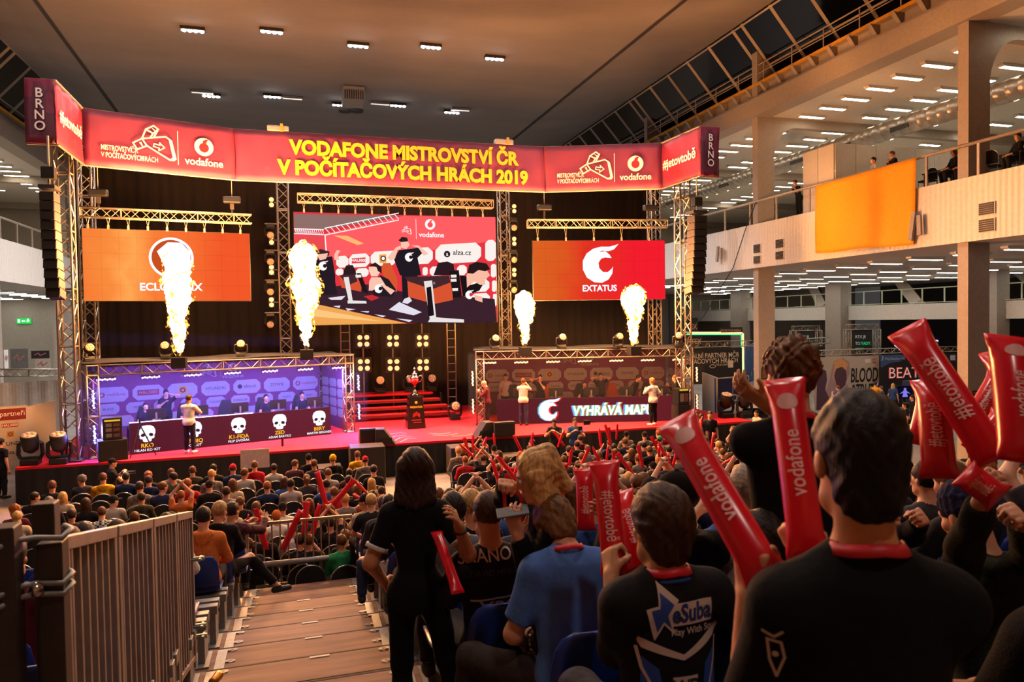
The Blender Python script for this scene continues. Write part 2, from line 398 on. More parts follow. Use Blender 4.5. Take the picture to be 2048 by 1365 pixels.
def arm(B, q, i, d, to=1., k=.025, mul=1.):  # to: 0..1 upper arm, 1..2 forearm
    S = q.S; a, b, c = q.sh[i], q.elb[i], q.hands[i]
    if to <= 1: B.rc(a, a+(b-a)*to, .052*S*mul+d, (.052-.010*to)*S*mul+d*1.15, k, end=0)
    else:
        B.rc(a, b, .052*S*mul+d, .040*S*mul+d, k); B.rc(b, b+(c-b)*(to-1), .041*S*mul+d, (.041-.013*(to-1))*S*mul+d, k, end=None if to == 2. else 0)

def hand(B, q, i, style='relax', axis=None, n=None, det=True):
    S = q.S; W = q.hands[i]; f = unit(W-q.elb[i]); sg = (-1, 1)[i]
    if n is None: n = np.array([-sg, .2, -.25])
    n = unit(np.array(n, float)-f*(np.array(n, float)@f)); r = np.cross(f, n)*sg   # n: palm normal, r towards the thumb
    if r@np.array([0, 0, 1]) < -.3 and axis is None: r = -r
    if not det:
        B.el(W+f*.075*S, np.array([.04, .095, .028])*S, .01, np.stack([np.cross(f, n), f, n], 1)); return
    kn = []
    for j in range(4):
        o = (1.5-j)*.0205; c = W+f*(.086-.004*abs(j-1.2))*S+r*o*S; kn.append(c)
        B.rc(W+f*.012*S+r*o*.6*S, c, .0145*S, .0125*S, .012)
    curl = {'relax': (.35, .5, .35), 'grip': (1.0, 1.25, .7), 'flat': (.08, .1, .1), 'point': (.3, .4, .3)}[style]
    for j in range(4):
        a = 0; p = kn[j]; L = (.036, .024, .019); m = (.95, 1.05, 1., .82)[j]
        cc = curl if not (style == 'point' and j == 0) else (.05, .05, .05)
        sp = r*(1.5-j)*.05*(0 if style == 'grip' else 1)
        for t in range(3):
            a += cc[t]; dr = unit(f*math.cos(a)+n*math.sin(a)+sp); e = p+dr*L[t]*m*S
            B.rc(p, e, (.0098-.0009*t)*S, (.0092-.0009*t)*S, .004); p = e
    b0 = W+f*.022*S+r*.02*S+n*.008*S
    if style == 'grip': b1 = b0+(r*.024+f*.026+n*.026)*S; b2 = b1+(f*.018+n*.03-r*.012)*S
    else: b1 = b0+(r*.03+f*.03+n*.012)*S; b2 = b1+(r*.014+f*.032+n*.008)*S
    B.rc(b0, b1, .0145*S, .0115*S, .012); B.rc(b1, b2, .0112*S, .0088*S, .005)

def headv(B, q, face=True, k=.02):
    S = q.S; H = q.H; c = q.head
    P = lambda x, y, z: c+H @ (np.array([x, y, z])*S)
    B.rc(q.neck-q.T[:, 2]*.03*S, c+H @ np.array([0, -.025, -.045])*S, .057*S, .052*S, .03*S)
    B.el(P(0, -.012, .035), np.array([.073, .094, .088])*S, .02*S, H)
    B.el(P(0, .022, -.035), np.array([.058, .068, .088])*S, .03*S, H)
    B.rc(P(-.035, .035, -.085), P(.035, .035, -.085), .026*S, None, .03*S); B.el(P(0, .068, -.10), np.array([.022, .018, .018])*S, .02*S, H)
    for sg in (-1, 1):
        B.el(P(sg*.076, -.012, -.005), np.array([.011, .021, .032])*S, .008*S, H)
        B.el(P(sg*.042, .058, -.022), np.array([.022, .02, .02])*S, .02*S, H)
    B.rc(P(0, .084, .018), P(0, .106, -.026), .0085*S, .0135*S, .012*S)
    B.rc(P(-.032, .078, .027), P(.032, .078, .027), .012*S, None, .015*S)
    B.rc(P(-.017, .083, -.062), P(.017, .083, -.062), .0085*S, None, .008*S)
    if face:
        for sg in (-1, 1): B.cut(P(sg*.031, .105, .008), P(sg*.033, .106, .008), .017*S)

def hairv(name, style, m, vox=.008, S=1.):   # in head space
    B = Body(vox); A = lambda *v: np.array(v)*S
    d = {'crop': .006, 'thick': .019, 'short': .011, 'curly': .02, 'long': .016, 'tail': .012, 'bob': .018}.get(style, .012)
    if style in ('cap', 'capback', 'beanie', 'hood'):
        if style in ('cap', 'capback'):
            B.el(A(0, -.012, .038), A(.084, .104, .098), 0); B.plane(A(0, 0, .02), (0, -.12, -1))
            sg = 1 if style == 'cap' else -1
            B.el(A(0, sg*.115-.005, .03), A(.07, .082, .011), .012)
            B.el(A(0, -.012, .137), A(.011, .011, .008), .004)
        elif style == 'beanie':
            B.el(A(0, -.018, .045), A(.087, .106, .105), 0); B.rc(A(-.0, -.018, .02), A(0, -.018, .025), .0, 0, 0); B.plane(A(0, 0, -.0), (0, .2, -1))
            B.fold = [(.002, 190, (1, 0, 0), 0), (.002, 190, (0, 1, 0), 0)]
        else:
            B.el(A(0, -.03, .02), A(.098, .112, .135), 0); B.cut(A(0, .10, -.02), A(0, .2, -.02), .085); B.rc(A(0, -.04, -.1), A(0, -.06, -.16), .085, .09, .04)
        return B.mesh(name, m)
    B.el(A(0, -.014, .037), A(.0735, .094, .09)+d*S, .0)
    if style == 'curly':
        rn = random.Random(5)
        for _ in range(90):
            v = unit((rn.gauss(0, 1), rn.gauss(-.3, 1), rn.gauss(.35, .8))); c = np.array([0, -.014, .037])+v*np.array([.083, .103, .1]); B.el(c*S, np.array([rn.uniform(.012, .02), rn.uniform(.012, .022), rn.uniform(.014, .024)])*S, .008)
    if style in ('long', 'bob', 'tail'): B.el(A(0, -.05, -.03), A(.066, .06, .08)+d*S*.6, .03)
    fr = 1 if style in ('short', 'crop', 'curly', 'thick') else .8
    B.plane(A(0, .073, .058), (0, .72*fr, -.62)) if style in ('short', 'crop', 'curly', 'thick') else B.plane(A(0, .07, .058), (0, .95, -.42))
    if style == 'thick': B.el(A(0, -.05, -.04), A(.07, .055, .075), .03)
    if style in ('short', 'crop', 'curly', 'thick'): B.plane(A(0, 0, -.088 if style != 'thick' else -.1), (0, 0, -1))
    if style == 'long':
        for x in (-.075, -.055, -.03, 0, .03, .055, .075): B.rc(A(x*.9, -.055+abs(x)*.5, .02), A(x*1.3, -.085+abs(x)*.55, -.27), .033, .022, .02)
    if style == 'bob':
        for x in (-.07, -.04, 0, .04, .07): B.rc(A(x, -.05+abs(x)*.55, .02), A(x*1.15, -.06+abs(x)*.55, -.13), .034, .026, .02)
    if style == 'tail':
        B.rc(A(0, -.1, .06), A(0, -.15, .03), .03, .035, .02); B.rc(A(0, -.15, .03), A(0, -.14, -.2), .036, .012, .02)
    a = {'crop': .0008, 'short': .0016, 'curly': .003}.get(style, .0016)
    if style == 'curly': B.fold = [(a, 120, (1, .3, .4), .3), (a, 175, (-.5, .6, .6), 1.7), (a*.7, 230, (.6, -.6, .4), 4.)]
    else: B.fold = [(a*1.3, 70, (1, .5, .1), .3), (a, 150, (.9, -.4, .15), 1.7), (a*.8, 260, (1, .2, -.1), 4.)]
    return B.mesh(name, m)

SKIN = mat('skin', 'd09a7c', .55, obj=True, var=.05, scale=14, bump=.05, bscale=200)
HAIR = mat('hair', '2a1c14', .55, obj=True, var=.4, scale=60, stretch=(1, 1, .12), bump=.35, bscale=220, spec=.25)
CLOTH = mat('cloth', '303030', .9, obj=True, var=.12, scale=18, bump=.25, bscale=45, spec=.2)
KNIT = mat('knitted_cloth', '303030', .95, obj=True, var=.2, scale=40, bump=.5, bscale=160, spec=.15)
DENIM = mat('denim', '24304a', .9, obj=True, var=.25, scale=30, bump=.2, bscale=90, spec=.2)
SHOE = mat('shoe_leather', '202020', .6, obj=True, var=.1)
WHITE = mat('white_plastic', 'e8e6e2', .5)
EYEM = mat('eye_white', 'ece6e0', .2); IRIS = mat('iris', '2a1a12', .2)
def col(o, c): o.color = (*(lin(c) if isinstance(c, str) else c), 1); return o

def person_meshes(P, vox=.012, det=False):
    """Returns pose and meshes: skin, top, trousers, shoes (all in the person's own space)."""
    q = Pose(P); S = q.S; fem = P.get('fem', 0.); slv = P.get('sleeve', .62)
    B = Body(vox); torso(B, q, 0., fem=fem); headv(B, q)
    for i in (0, 1):
        arm(B, q, i, 0., 2.); gs = P.get('grip', {}).get(i, 'relax')
        hand(B, q, i, gs, n=P.get('palm', {}).get(i), det=det)
        B.rc(q.hip[i], q.kn[i], .082*S, .055*S, .04); B.rc(q.kn[i], q.an[i], .056*S, .038*S, .03)
        c = q.kn[i]+(q.an[i]-q.kn[i])*.35; B.el(c-np.array([q.fd[i][0], q.fd[i][1], 0])*.018*S, np.array([.048, .05, .10])*S, .04)
        B.rc(q.an[i]-q.fd[i]*.03*S-np.array([0, 0, .045])*S, q.an[i]+q.fd[i]*.13*S-np.array([0, 0, .052])*S, .035*S, .028*S, .03)
    out = {'body': B.mesh('body', SKIN)}
    rnd = random.Random(P.get('seed', 1))
    T = Body(vox); d = P.get('ease', .014)*S; torso(T, q, d, .05, fem=fem)
    T.el(q.pel+q.T[:, 2]*.02*S, np.array([.165*q.g, .122*q.g, .12])*S+d, .05)
    if q.st == 'stand': T.el(q.pel-np.array([0, .01, .05])*S, np.array([.155, .115, .15])*S*q.g+d, .05)
    for i in (0, 1): arm(T, q, i, d+.003, slv, .03)
    if P.get('hoodie'):
        u, f = q.T[:, 2], q.T[:, 1]
        for j in range(7):
            a = PI*(.12+.76*j/6); c = q.neck-u*.02*S-f*.035*S
            p = c+q.T[:, 0]*math.cos(a)*.085*S-f*math.sin(a)*.06*S-u*.012*S
            T.el(p, np.array([.034, .034, .03])*S, .03, q.T)
        T.el(q.neck-u*.075*S-f*.10*S, np.array([.085, .03, .075])*S, .03, q.T)
    T.cut(q.neck-q.T[:, 2]*.05*S+q.T[:, 1]*.01*S, q.head, .060*S, .064*S)
    T.plane(q.pel-np.array([0, 0, .07 if q.st == 'sit' else .085])*S, (0, 0, -1))
    amp = P.get('amp', .003)
    T.fold = [(amp, 22, unit((rnd.uniform(-1, 1), rnd.uniform(-.5, .5), rnd.uniform(-1, 1))), rnd.uniform(0, 6)), (amp*.7, 41, unit((rnd.uniform(-1, 1), .3, rnd.uniform(-1, 1))), rnd.uniform(0, 6))]
    out['top'] = T.mesh('top', KNIT if P.get('hoodie') else CLOTH)
    L = Body(vox); d = P.get('leg_ease', .014)*S
    L.el(q.pel+np.array([0, -.01, 0])*S, np.array([.153*q.g+.008*fem, .114*q.g, .115])*S+d*.4, .05)
    for i in (0, 1):
        L.rc(q.hip[i], q.kn[i], .082*S+d, .057*S+d, .04); L.rc(q.kn[i], q.an[i]+(q.kn[i]-q.an[i])*P.get('hem', .06), .058*S+d, .045*S+d, .03, end=0)
        c = q.kn[i]+(q.an[i]-q.kn[i])*.35; L.el(c-np.array([q.fd[i][0], q.fd[i][1], 0])*.018*S, np.array([.048, .05, .10])*S+d*.8, .04)
    L.plane(q.pel+q.T[:, 2]*.11*S, q.T[:, 2])
    L.fold = [(.003, 30, unit((.3, .5, 1)), rnd.uniform(0, 6))]
    out['trousers'] = L.mesh('trousers', DENIM)
    F = Body(vox)
    for i in (0, 1):
        z = np.array([0, 0, 1.])*S; F.rc(q.an[i]-q.fd[i]*.035*S-z*.040, q.an[i]+q.fd[i]*.15*S-z*.047, .043*S, .035*S, .02); F.rc(q.an[i]-z*.03, q.an[i]+z*.02, .046*S, .044*S, .02, end=0)
    F.plane(np.minimum(q.an[0], q.an[1])-np.array([0, 0, .078])*S, (0, 0, -1)) if abs(q.an[0][2]-q.an[1][2]) < .02 else None
    out['shoes'] = F.mesh('shoes', SHOE)
    return q, out

HM = {}
def head_matrix(q):
    H = q.H; c = q.head; S = q.S
    return Matrix(((H[0, 0]*S, H[0, 1]*S, H[0, 2]*S, c[0]), (H[1, 0]*S, H[1, 1]*S, H[1, 2]*S, c[1]), (H[2, 0]*S, H[2, 1]*S, H[2, 2]*S, c[2]), (0, 0, 0, 1)))
def face_mesh():
    if 'face' not in HM:
        b = MB()
        for sg in (-1, 1):
            M = Matrix.Translation((sg*.031, .082, .008)); b.lathe([(.0001, -.0125), (.009, -.009), (.0125, 0), (.009, .009), (.0001, .0125)], 10, M, 0)
            b.lathe([(.006, .0), (.004, .003), (.0001, .0035)], 8, Matrix.Translation((sg*.030, .0925, .008)) @ Matrix.Rotation(-PI/2, 4, 'X'), 1)
            b.path([(sg*.018, .0945, .030), (sg*.032, .093, .034), (sg*.047, .082, .029)], [.003, .004, .002], 5, 2)
        b.path([(-.024, .080, -.062), (-.01, .0885, -.06), (0, .088, -.0615), (.01, .0885, -.06), (.024, .080, -.062)], [.002, .004, .004, .004, .002], 6, 3)
        me = bpy.data.meshes.new('face'); me.from_pydata(b.v, [], b.f)
        for m in (EYEM, IRIS, IRIS, mat('lips', '9a5548', .5)): me.materials.append(m)
        me.polygons.foreach_set('material_index', b.m); me.update(); HM['face'] = me
    return HM['face']
def hair_mesh(style, fine=False):
    k = (style, fine)
    if k not in HM: HM[k] = hairv('hair' if style not in ('cap', 'capback', 'beanie', 'hood') else 'cap', style, HAIR if style not in ('cap', 'capback', 'beanie', 'hood') else KNIT, .0045 if fine else .011)
    return HM[k]
POSES = {}
def person(P, M, label, group=None, fine=False, face=False):
    """One person: body with top, trousers, shoes and hair as parts. P['id'] lets people of one pose share meshes."""
    k = P.get('id'); P = dict(P); P['M'] = M
    if k and k in POSES: q, ms = POSES[k]
    else:
        q, ms = person_meshes(P, P.get('vox', .007 if fine else .016), fine or P.get('det', False))
        if k: POSES[k] = (q, ms)
    b = tag(link(ms['body'], 'person', None, M), label, 'person', group); col(b, P.get('skin', 'c8906f'))
    t = col(link(ms['top'], P.get('topname', 'shirt'), b, Matrix(), True), P.get('top', '202226'))
    if P.get('topmat'):
        t.data = t.data if len(t.data.users_material if hasattr(t.data, 'users_material') else []) else t.data
        t.material_slots[0].link = 'OBJECT'; t.material_slots[0].material = P['topmat']
    if P.get('top_label'): t['label'] = P['top_label']
    col(link(ms['trousers'], 'trousers', b, Matrix(), True), P.get('legs', '1c1e26'))
    col(link(ms['shoes'], 'shoes', b, Matrix(), True), P.get('shoe', '18181a'))
    st = P.get('hair', 'short')
    Mh = head_matrix(q)
    if st in ('cap', 'capback', 'beanie', 'hood'):
        if st != 'hood': col(link(hair_mesh('crop', fine), 'hair', b, Mh, True), P.get('hairc', '2a1c14'))
        hat = col(link(hair_mesh(st, fine), {'hood': 'hood'}.get(st, 'cap' if st != 'beanie' else 'beanie'), b, Mh, True), P.get('hatc', '1a1a1c'))
        if P.get('hat_label'): hat['label'] = P['hat_label']
    elif st: col(link(hair_mesh(st, fine), 'hair', b, Mh, True), P.get('hairc', '2a1c14'))
    if face: link(face_mesh(), 'face', b, Mh, True)
    if P.get('lanyard'):
        rt, fw, up = q.T[:, 0], q.T[:, 1], q.T[:, 2]; c = q.neck+(up*.012-fw*.004)*q.S; mb = MB(); n = 18; rows = []
        for j in range(n+1):
            a = PI*(1.0+(-.22+1.44*j/n)); f_ = max(0, math.sin(a)); p = c+(rt*math.cos(a)*(.071+.02*f_)+fw*math.sin(a)*(.071+.06*f_)-up*(.075*f_+.01*abs(math.cos(a))))*q.S
            o = (rt*math.cos(a)+fw*math.sin(a))*.006; rows.append((p-up*.011*q.S+o, p+up*.011*q.S-o))
        v = [x for r_ in rows for x in r_]; mb.add(v, [(2*j, 2*j+2, 2*j+3, 2*j+1) for j in range(n)])
        lo_ = mb.build('lanyard', mat('red_ribbon', 'c41826', .5), b, smooth=True, local=True); s_ = lo_.modifiers.new('thick', 'SOLIDIFY'); s_.thickness = .003; s_.offset = 1
    return b, q
# ---------------------------------------------------------------- hall
CONC = mat('concrete_floor', '7c746e', .55, var=.25, scale=1.2, bump=.1)
CEIL = mat('ceiling_plaster', '807876', .95, var=.10, scale=.5, stretch=(.3, 1, 1))
WALLM = mat('wall_paint', 'a89e92', .85, var=.06)
STEEL = mat('painted_steel', '9a8e84', .5, var=.08)
GWHITE = mat('gallery_white', 'cfc8c0', .6, var=.05)
DARK = mat('dark_steel', '2c2622', .6, var=.2)
GLASSN = mat('night_glass', '040508', .08, var=0)
BLACK = mat('black_plastic', '101012', .5)
YEL = mat('yellow_paint', 'c08a1a', .6)
def ribs(name, c, s):
    m = mat(name, c, .6, var=.06); nt = m.node_tree; N = nt.nodes; L = nt.links
    tc = N.new('ShaderNodeTexCoord'); wv = N.new('ShaderNodeTexWave'); wv.bands_direction = 'Y'; wv.inputs['Scale'].default_value = s
    L.new(tc.outputs['Object'], wv.inputs[0]); bp = N.new('ShaderNodeBump'); bp.inputs['Strength'].default_value = .6; bp.inputs['Distance'].default_value = .04
    L.new(wv.outputs[1], bp.inputs['Height']); L.new(bp.outputs[0], N['Principled BSDF'].inputs['Normal']); return m
RIB = ribs('ribbed_cladding', 'd8cfc6', 1.6)
def S(name, b, m, **k): return tag(b.build(name, m, **k), kind='structure')

b = MB(); b.box((8, 25, -.1), (110, 80, .2)); S('floor', b, CONC)
cR = lambda y: 15.18-.0195*(y-40); cL = lambda y: -10.05-.0348*(y-40)
b = MB()
y0, y1 = -14, 64
for (xa, za), (xb, zb) in (((cL, 18), (cR, 18)), ((cR, 18), (lambda y: 20.2, 18.75)), ((lambda y: -13.2, 18.6), (cL, 18))):
    b.add([(xa(y0), y0, za), (xb(y0), y0, zb), (xb(y1), y1, zb), (xa(y1), y1, za)], [(3, 2, 1, 0)])
b.box((3.5, 25, 19.2), (60, 80, .2)); S('ceiling', b, CEIL)
for n, c in ((1, cR), (2, cL)):
    b = MB(); b.add([(c(y0)-.09, y0, 17.96), (c(y0)+.09, y0, 17.96), (c(y1)+.09, y1, 17.96), (c(y1)-.09, y1, 17.96)]*1, [(0, 1, 2, 3)])
    S('trim_%d' % n, b, DARK)
b = MB(); b.box((3.5, 64.2, 9.5), (110, .3, 19.5)); S('wall_back', b, WALLM)
b = MB(); b.box((63, 25, 9.5), (.3, 80, 19.5)); S('wall_right', b, DARK)
b = MB(); b.box((-47, 25, 9.5), (.3, 80, 19.5)); S('wall_left', b, WALLM)
b = MB(); b.box((3.5, -14.5, 9.5), (110, .3, 19.5)); S('wall_front', b, WALLM)

def gallery(sg, nm, lo, hi):
    X = lambda d: 3.5+sg*d       # distance from the hall's centre line
    def bx(b, d0, d1, ya, yb, za, zb): b.box(((X(d0)+X(d1))/2, (ya+yb)/2, (za+zb)/2), (abs(d1-d0), yb-ya, zb-za)); return b
    S('gallery_floor_'+nm, bx(MB(), 17.7, 42, lo, hi, 7.27, 9.36), GWHITE)
    S('wall_gallery_front_'+nm, bx(MB(), 17.5, 17.72, lo, hi, 7.27, 9.37), RIB)
    S('gallery_ceiling_'+nm, bx(MB(), 18.3, 42, lo, hi, 14.55, 14.9), GWHITE)
    b = bx(MB(), 17.5, 18.4, lo, hi, 14.5, 15.35); bx(b, 17.65, 18.2, lo, hi, 15.35, 15.5); S('beam_'+nm, b, STEEL)
    # brackets below the catwalk, its deck and yellow edge
    b = bx(MB(), 18.0, 18.25, lo, hi, 15.4, 16.0); S('catwalk_wall_'+nm, b, STEEL)
    ys = [18.4-11.2*2+11.2*k for k in range(8) if lo < 18.4-22.4+11.2*k < hi]
    b = bx(MB(), 17.7, 19.3, lo, hi, 16.0, 16.08); S('catwalk_floor_'+nm, b, STEEL)
    b = bx(MB(), 17.66, 17.74, lo, hi, 15.98, 16.12); S('trim_catwalk_'+nm, b, YEL)
    for k, y in enumerate(ys):
        b = bx(MB(), 17.68, 18.6, y-.2, y+.2, 0, 18.7); S('column_%s_%d' % (nm, k), b, STEEL)
        b = MB(); pr = [(18.6, 14.6), (18.6, 12.4)]+[(18.6+1.3*(1-math.cos(a)), 12.4+1.7*math.sin(a)) for a in [R(t) for t in range(10, 91, 10)]]+[(42, 14.1), (42, 14.6)]
        b.prism([(X(d), z) for d, z in pr], y-.18, y+.18, Matrix(((1, 0, 0, 0), (0, 0, 1, 0), (0, 1, 0, 0), (0, 0, 0, 1)))); S('beam_cross_%s_%d' % (nm, k), b, STEEL)
    # leaning clerestory windows
    nwin = 0
    for ya, yb in zip(ys[:-1], ys[1:]):
        nwin += 1
        b = MB(); P = lambda y, t: (X(19.0-2.3*t), y, 16.1+2.6*t); r_ = .055
        b.add([P(ya, 0), P(yb, 0), P(yb, 1), P(ya, 1)], [(0, 1, 2, 3)], 1)
        for i in range(6):
            y = ya+.35+(yb-ya-.7)*i/5; b.tube(P(y, 0), P(y, 1), .09, None, 4)
        for t in (.02, .33, .98): b.tube(P(ya, t), P(yb, t), r_, None, 4)
        S('window_%s_%d' % (nm, nwin), b, [STEEL, GLASSN])
gallery(1, 'right', -14, 64)
gallery(-1, 'left', -14, 64)
# catwalk brackets and rails on the side the camera looks at
brk = MB()
for k in range(46):
    y = 10+k*1.12
    brk.add([(21.05, y-.09, 16), (21.05, y+.09, 16), (21.5, y+.09, 15.45), (21.5, y-.09, 15.45), (21.5, y-.09, 16), (21.5, y+.09, 16)], [(0, 1, 2, 3), (0, 3, 4), (1, 5, 2), (0, 4, 5, 1)])
S('trim_bracket', brk, STEEL)
t = root('railing', (21.2, 37, 16.08), 'thin steel handrail along the high catwalk under the clerestory windows', 'railing')
b = MB(); b.tube((21.25, 8, 16.95), (21.25, 62, 16.95), .03); b.tube((21.25, 8, 16.55), (21.25, 62, 16.55), .02); b.build('handrail', STEEL, t)
for k in range(27): MB().tube((21.25, 9+2*k, 16.06), (21.25, 9+2*k, 16.95), .028).build('post', STEEL, t)

# balcony handrails
def balcony_rail(X, ys, z0, z1, label, nm, y0, y1, m, glass=False):
    t = root('railing', (X, (y0+y1)/2, z0), label, 'railing')
    MB().tube((X, y0, z1), (X, y1, z1), .055, None, 10).build('handrail', m, t, smooth=True)
    for y in ys: MB().box((X, y, (z0+z1)/2), (.05, .09, z1-z0)).build('post', m, t)
    if glass:
        b = MB()
        b.tube((X, y0, z0+.08), (X, y1, z0+.08), .03, None, 6); b.build('bottom_rail', m, t)
    return t
RAIL = mat('rail_metal', 'b8a898', .35, metal=.3)
ys = [at(x, 400, X=21.1).y for x in (1450, 1500, 1553, 1619, 1680, 1740, 1853, 1957)]
ys += [ys[-1]-2, ys[-1]-4, ys[0]+2.6, ys[0]+5.2, ys[0]+8]
balcony_rail(21.1, ys, 9.36, 10.45, 'steel handrail along the balcony edge beside the yellow cloth', 'r', 8, 60, RAIL)
balcony_rail(-14.1, [30+2.2*k for k in range(12)], 9.36, 10.45, 'steel handrail along the balcony edge behind the stage-side speaker column', 'l', 20, 60, RAIL)

# fluorescent fittings
LAMPU = mat('tube_light_warm', 'fff0cc', .4, emit=16., ecol=(1, .84, .6)); LAMPL = mat('tube_light_white', 'fff8ea', .4, emit=22., ecol=(1, .96, .84))
def fitting(nm, M):
    t = root('ceiling_light', (0, 0, 0), 'x', 'light')
    b = MB(); b.prism([(-.75, 0), (.75, 0), (.75, -.06), (.66, -.12), (-.66, -.12), (-.75, -.06)], -.14, .14, Matrix(((1, 0, 0, 0), (0, 0, 1, 0), (0, 1, 0, 0), (0, 0, 0, 1)))); b.build('housing', GWHITE, t)
    MB().box((0, 0, -.125), (1.3, .2, .02)).build('diffuser', M, t)
    return t
fu, fl = fitting('u', LAMPU), fitting('l', LAMPL)
first = {id(fu): True, id(fl): True}
def hang(f, x, y, z, label, group, sx=1.):
    M = TR(x, y, z) @ Matrix.Diagonal((sx, 1, 1, 1))
    if first.pop(id(f), None): o = f; o.matrix_basis = M; WM[o.name] = M
    else: o = copy_tree(f, M)
    o['label'] = label; o['group'] = group
for i, (x, ya, yb) in enumerate(((23.7, 17.5, 50), (26.85, 18.3, 52), (30.3, 20, 56), (34.2, 22, 60))):
    y = ya
    while y < yb:
        if all(abs((y-18.4) % 11.2-o) > .5 for o in (0, 11.2)): hang(fu, x, y, 14.55, 'warm fluorescent fitting on the ceiling of the upper gallery over the balcony railing', 'upper gallery ceiling lights')
        y += 1.4
for i, (x, ya, yb) in enumerate(((24.7, 17, 46), (29.6, 19.5, 50), (33.8, 24, 56), (38, 28, 60))):
    y = ya
    while y < yb:
        hang(fl, x, y, 7.27, 'white fluorescent fitting under the balcony above the exhibition stands', 'lights under the balcony', 1.2); y += 2.05
for x in (-16.7, -19.9, -23.3):
    for k in range(16): hang(fu, x, 36+1.4*k, 14.55, 'warm fluorescent fitting on the ceiling of the far gallery behind the speaker column', 'gallery lights beyond the stage side')
for x in (-17.5, -21, -24.5):
    for k in range(13): hang(fl, x, 38+2.05*k, 7.27, 'white fluorescent fitting under the far balcony near the exit sign', 'lights near the exit sign', 1.2)

# spiral duct with grilles
ALU = mat('duct_metal', 'a8a098', .35, metal=.7, var=.1, scale=3)
t = root('air_duct', (26, 40, 13.0), 'long round ventilation duct hung under the upper gallery ceiling', 'duct')
pr = []
b = MB(); L = []
for k in range(90): L += [(.42, k*.5), (.42, k*.5+.46), (.435, k*.5+.48)]
b.lathe(L, 20, Matrix.Translation((26, 15, 13.35)) @ Matrix.Rotation(-PI/2, 4, 'X')); b.build('pipe', ALU, t, smooth=True)
for k in range(8): MB().box((25.6, 22+3.4*k, 13.2), (.04, 1.0, .2)).build('grille', DARK, t)

# vents and tilted panels on the balcony front
for x0, x1, y0_, y1_, w_ in ((1508, 1522, 490, 505, 'upper louvred vent by the dark cable on the balcony front'), (1508, 1522, 513, 526, 'lower louvred vent by the dark cable on the balcony front'), (1552, 1568, 480, 495, 'upper louvred vent between the dark cable and the yellow cloth'), (1552, 1568, 504, 518, 'lower louvred vent between the dark cable and the yellow cloth'), (1958, 1991, 407, 428, 'upper louvred vent on the balcony front below the seated couple'), (1958, 1991, 440, 462, 'lower louvred vent on the balcony front below the seated couple')):
    p, q = at(x0, (y0_+y1_)/2, X=20.98), at(x1, (y0_+y1_)/2, X=20.98); h = (y1_-y0_)/1420*(p.y+9); c = (p+q)/2
    t = root('vent_grille', c, w_, 'vent')
    MB().box(c, (.06, abs(p.y-q.y), h)).build('frame', GWHITE, t)
    b = MB()
    for k in range(6): b.box(c+Vector((-.04, 0, h*(-.4+.16*k))), (.03, abs(p.y-q.y)*.88, h*.13))
    b.build('slats', DARK, t)
for x, y, lb in ((1834, 452, 'pair of slanted boards hung on the balcony front next to the yellow cloth'), (1440, 508, 'pair of slanted boards hung on the balcony front near the speaker column')):
    c = at(x, y, X=20.85); t = root('slanted_board', c, lb, 'board'); s_ = 1 if x > 1600 else .8
    for dy, a, l in ((.15, .16, 1.0), (-.15, -.05, .7)):
        MB().box(c+Vector((-.05, dy, 0)), (.09, .16, l*s_), M=Matrix.Rotation(a, 4, 'X')).build('board', STEEL, t)
# yellow cloth over the rail
P = [at(1633, 372, X=20.9), at(1834, 315, X=20.9), at(1828, 488, X=20.9), at(1631, 507, X=20.9)]
b = MB(); n, m_ = 24, 16; v = []
for j in range(m_+1):
    for i in range(n+1):
        a, c = i/n, j/m_; p = P[0]*(1-a)*(1-c)+P[1]*a*(1-c)+P[2]*a*c+P[3]*(1-a)*c
        v.append(p+Vector((-.02-.03*math.sin(a*21+c*4)*(.2+c), 0, -.03*math.sin(a*9)*c)))
b.add(v, [(j*(n+1)+i, j*(n+1)+i+1, (j+1)*(n+1)+i+1, (j+1)*(n+1)+i) for j in range(m_) for i in range(n)])
o = b.build('yellow_cloth', mat('yellow_cloth', 'f5a312', .85, var=.05, bump=.1), smooth=True)
tag(o, 'large plain yellow cloth hung over the balcony rail', 'banner'); sm = o.modifiers.new('t', 'SOLIDIFY'); sm.thickness = .01
# white partition booth, tables, chairs on the balcony
p0 = at(1605, 420, X=21.5); p1 = at(1667, 400, X=21.5)
t = root('partition_wall', (21.5, p0.y, 9.36), 'white exhibition partition panels on the balcony behind the yellow cloth', 'partition')
PART = mat('partition_white', 'c8c0b6', .6, var=.04)
ym = (p0.y+p1.y)/2
for ya, yb in ((p0.y, ym), (ym, p1.y)): MB().box((21.55, (ya+yb)/2, 10.75), (.05, abs(ya-yb)-.03, 2.75)).build('panel', PART, t)
for k in range(6): MB().box((22.1+k*1.05, p1.y, 10.75), (1.02, .05, 2.75)).build('panel', PART, t)
# far lower gallery and its columns
b = MB(); b.box((38.2, 40, 5.1), (4, 60, .96)); S('gallery_floor_far', b, GWHITE)
RAILG = mat('rail_pale_green', 'b4c0a4', .4)
t = root('railing', (36.2, 40, 5.58), 'pale green glazed railing along the low gallery at the back of the hall', 'railing')
MB().tube((36.15, 12, 6.5), (36.15, 68, 6.5), .04).build('handrail', RAILG, t); MB().tube((36.15, 12, 5.64), (36.15, 68, 5.64), .03).build('bottom_rail', RAILG, t)
for k in range(34): MB().box((36.15, 14+1.55*k, 6.05), (.05, .07, .9)).build('post', RAILG, t)
for k, y in enumerate((22.5, 29.6, 41, 52.5, 63)):
    b = MB(); b.box((36, y, 3.7), (.9, 1.5, 7.4)); S('column_far_%d' % k, b, STEEL)
for k in range(5):
    b = MB(); b.tube((40, 20+9*k, 5.5), (43, 26+9*k, 9), .5, None, 4); S('stair_%d' % k, b, STEEL)
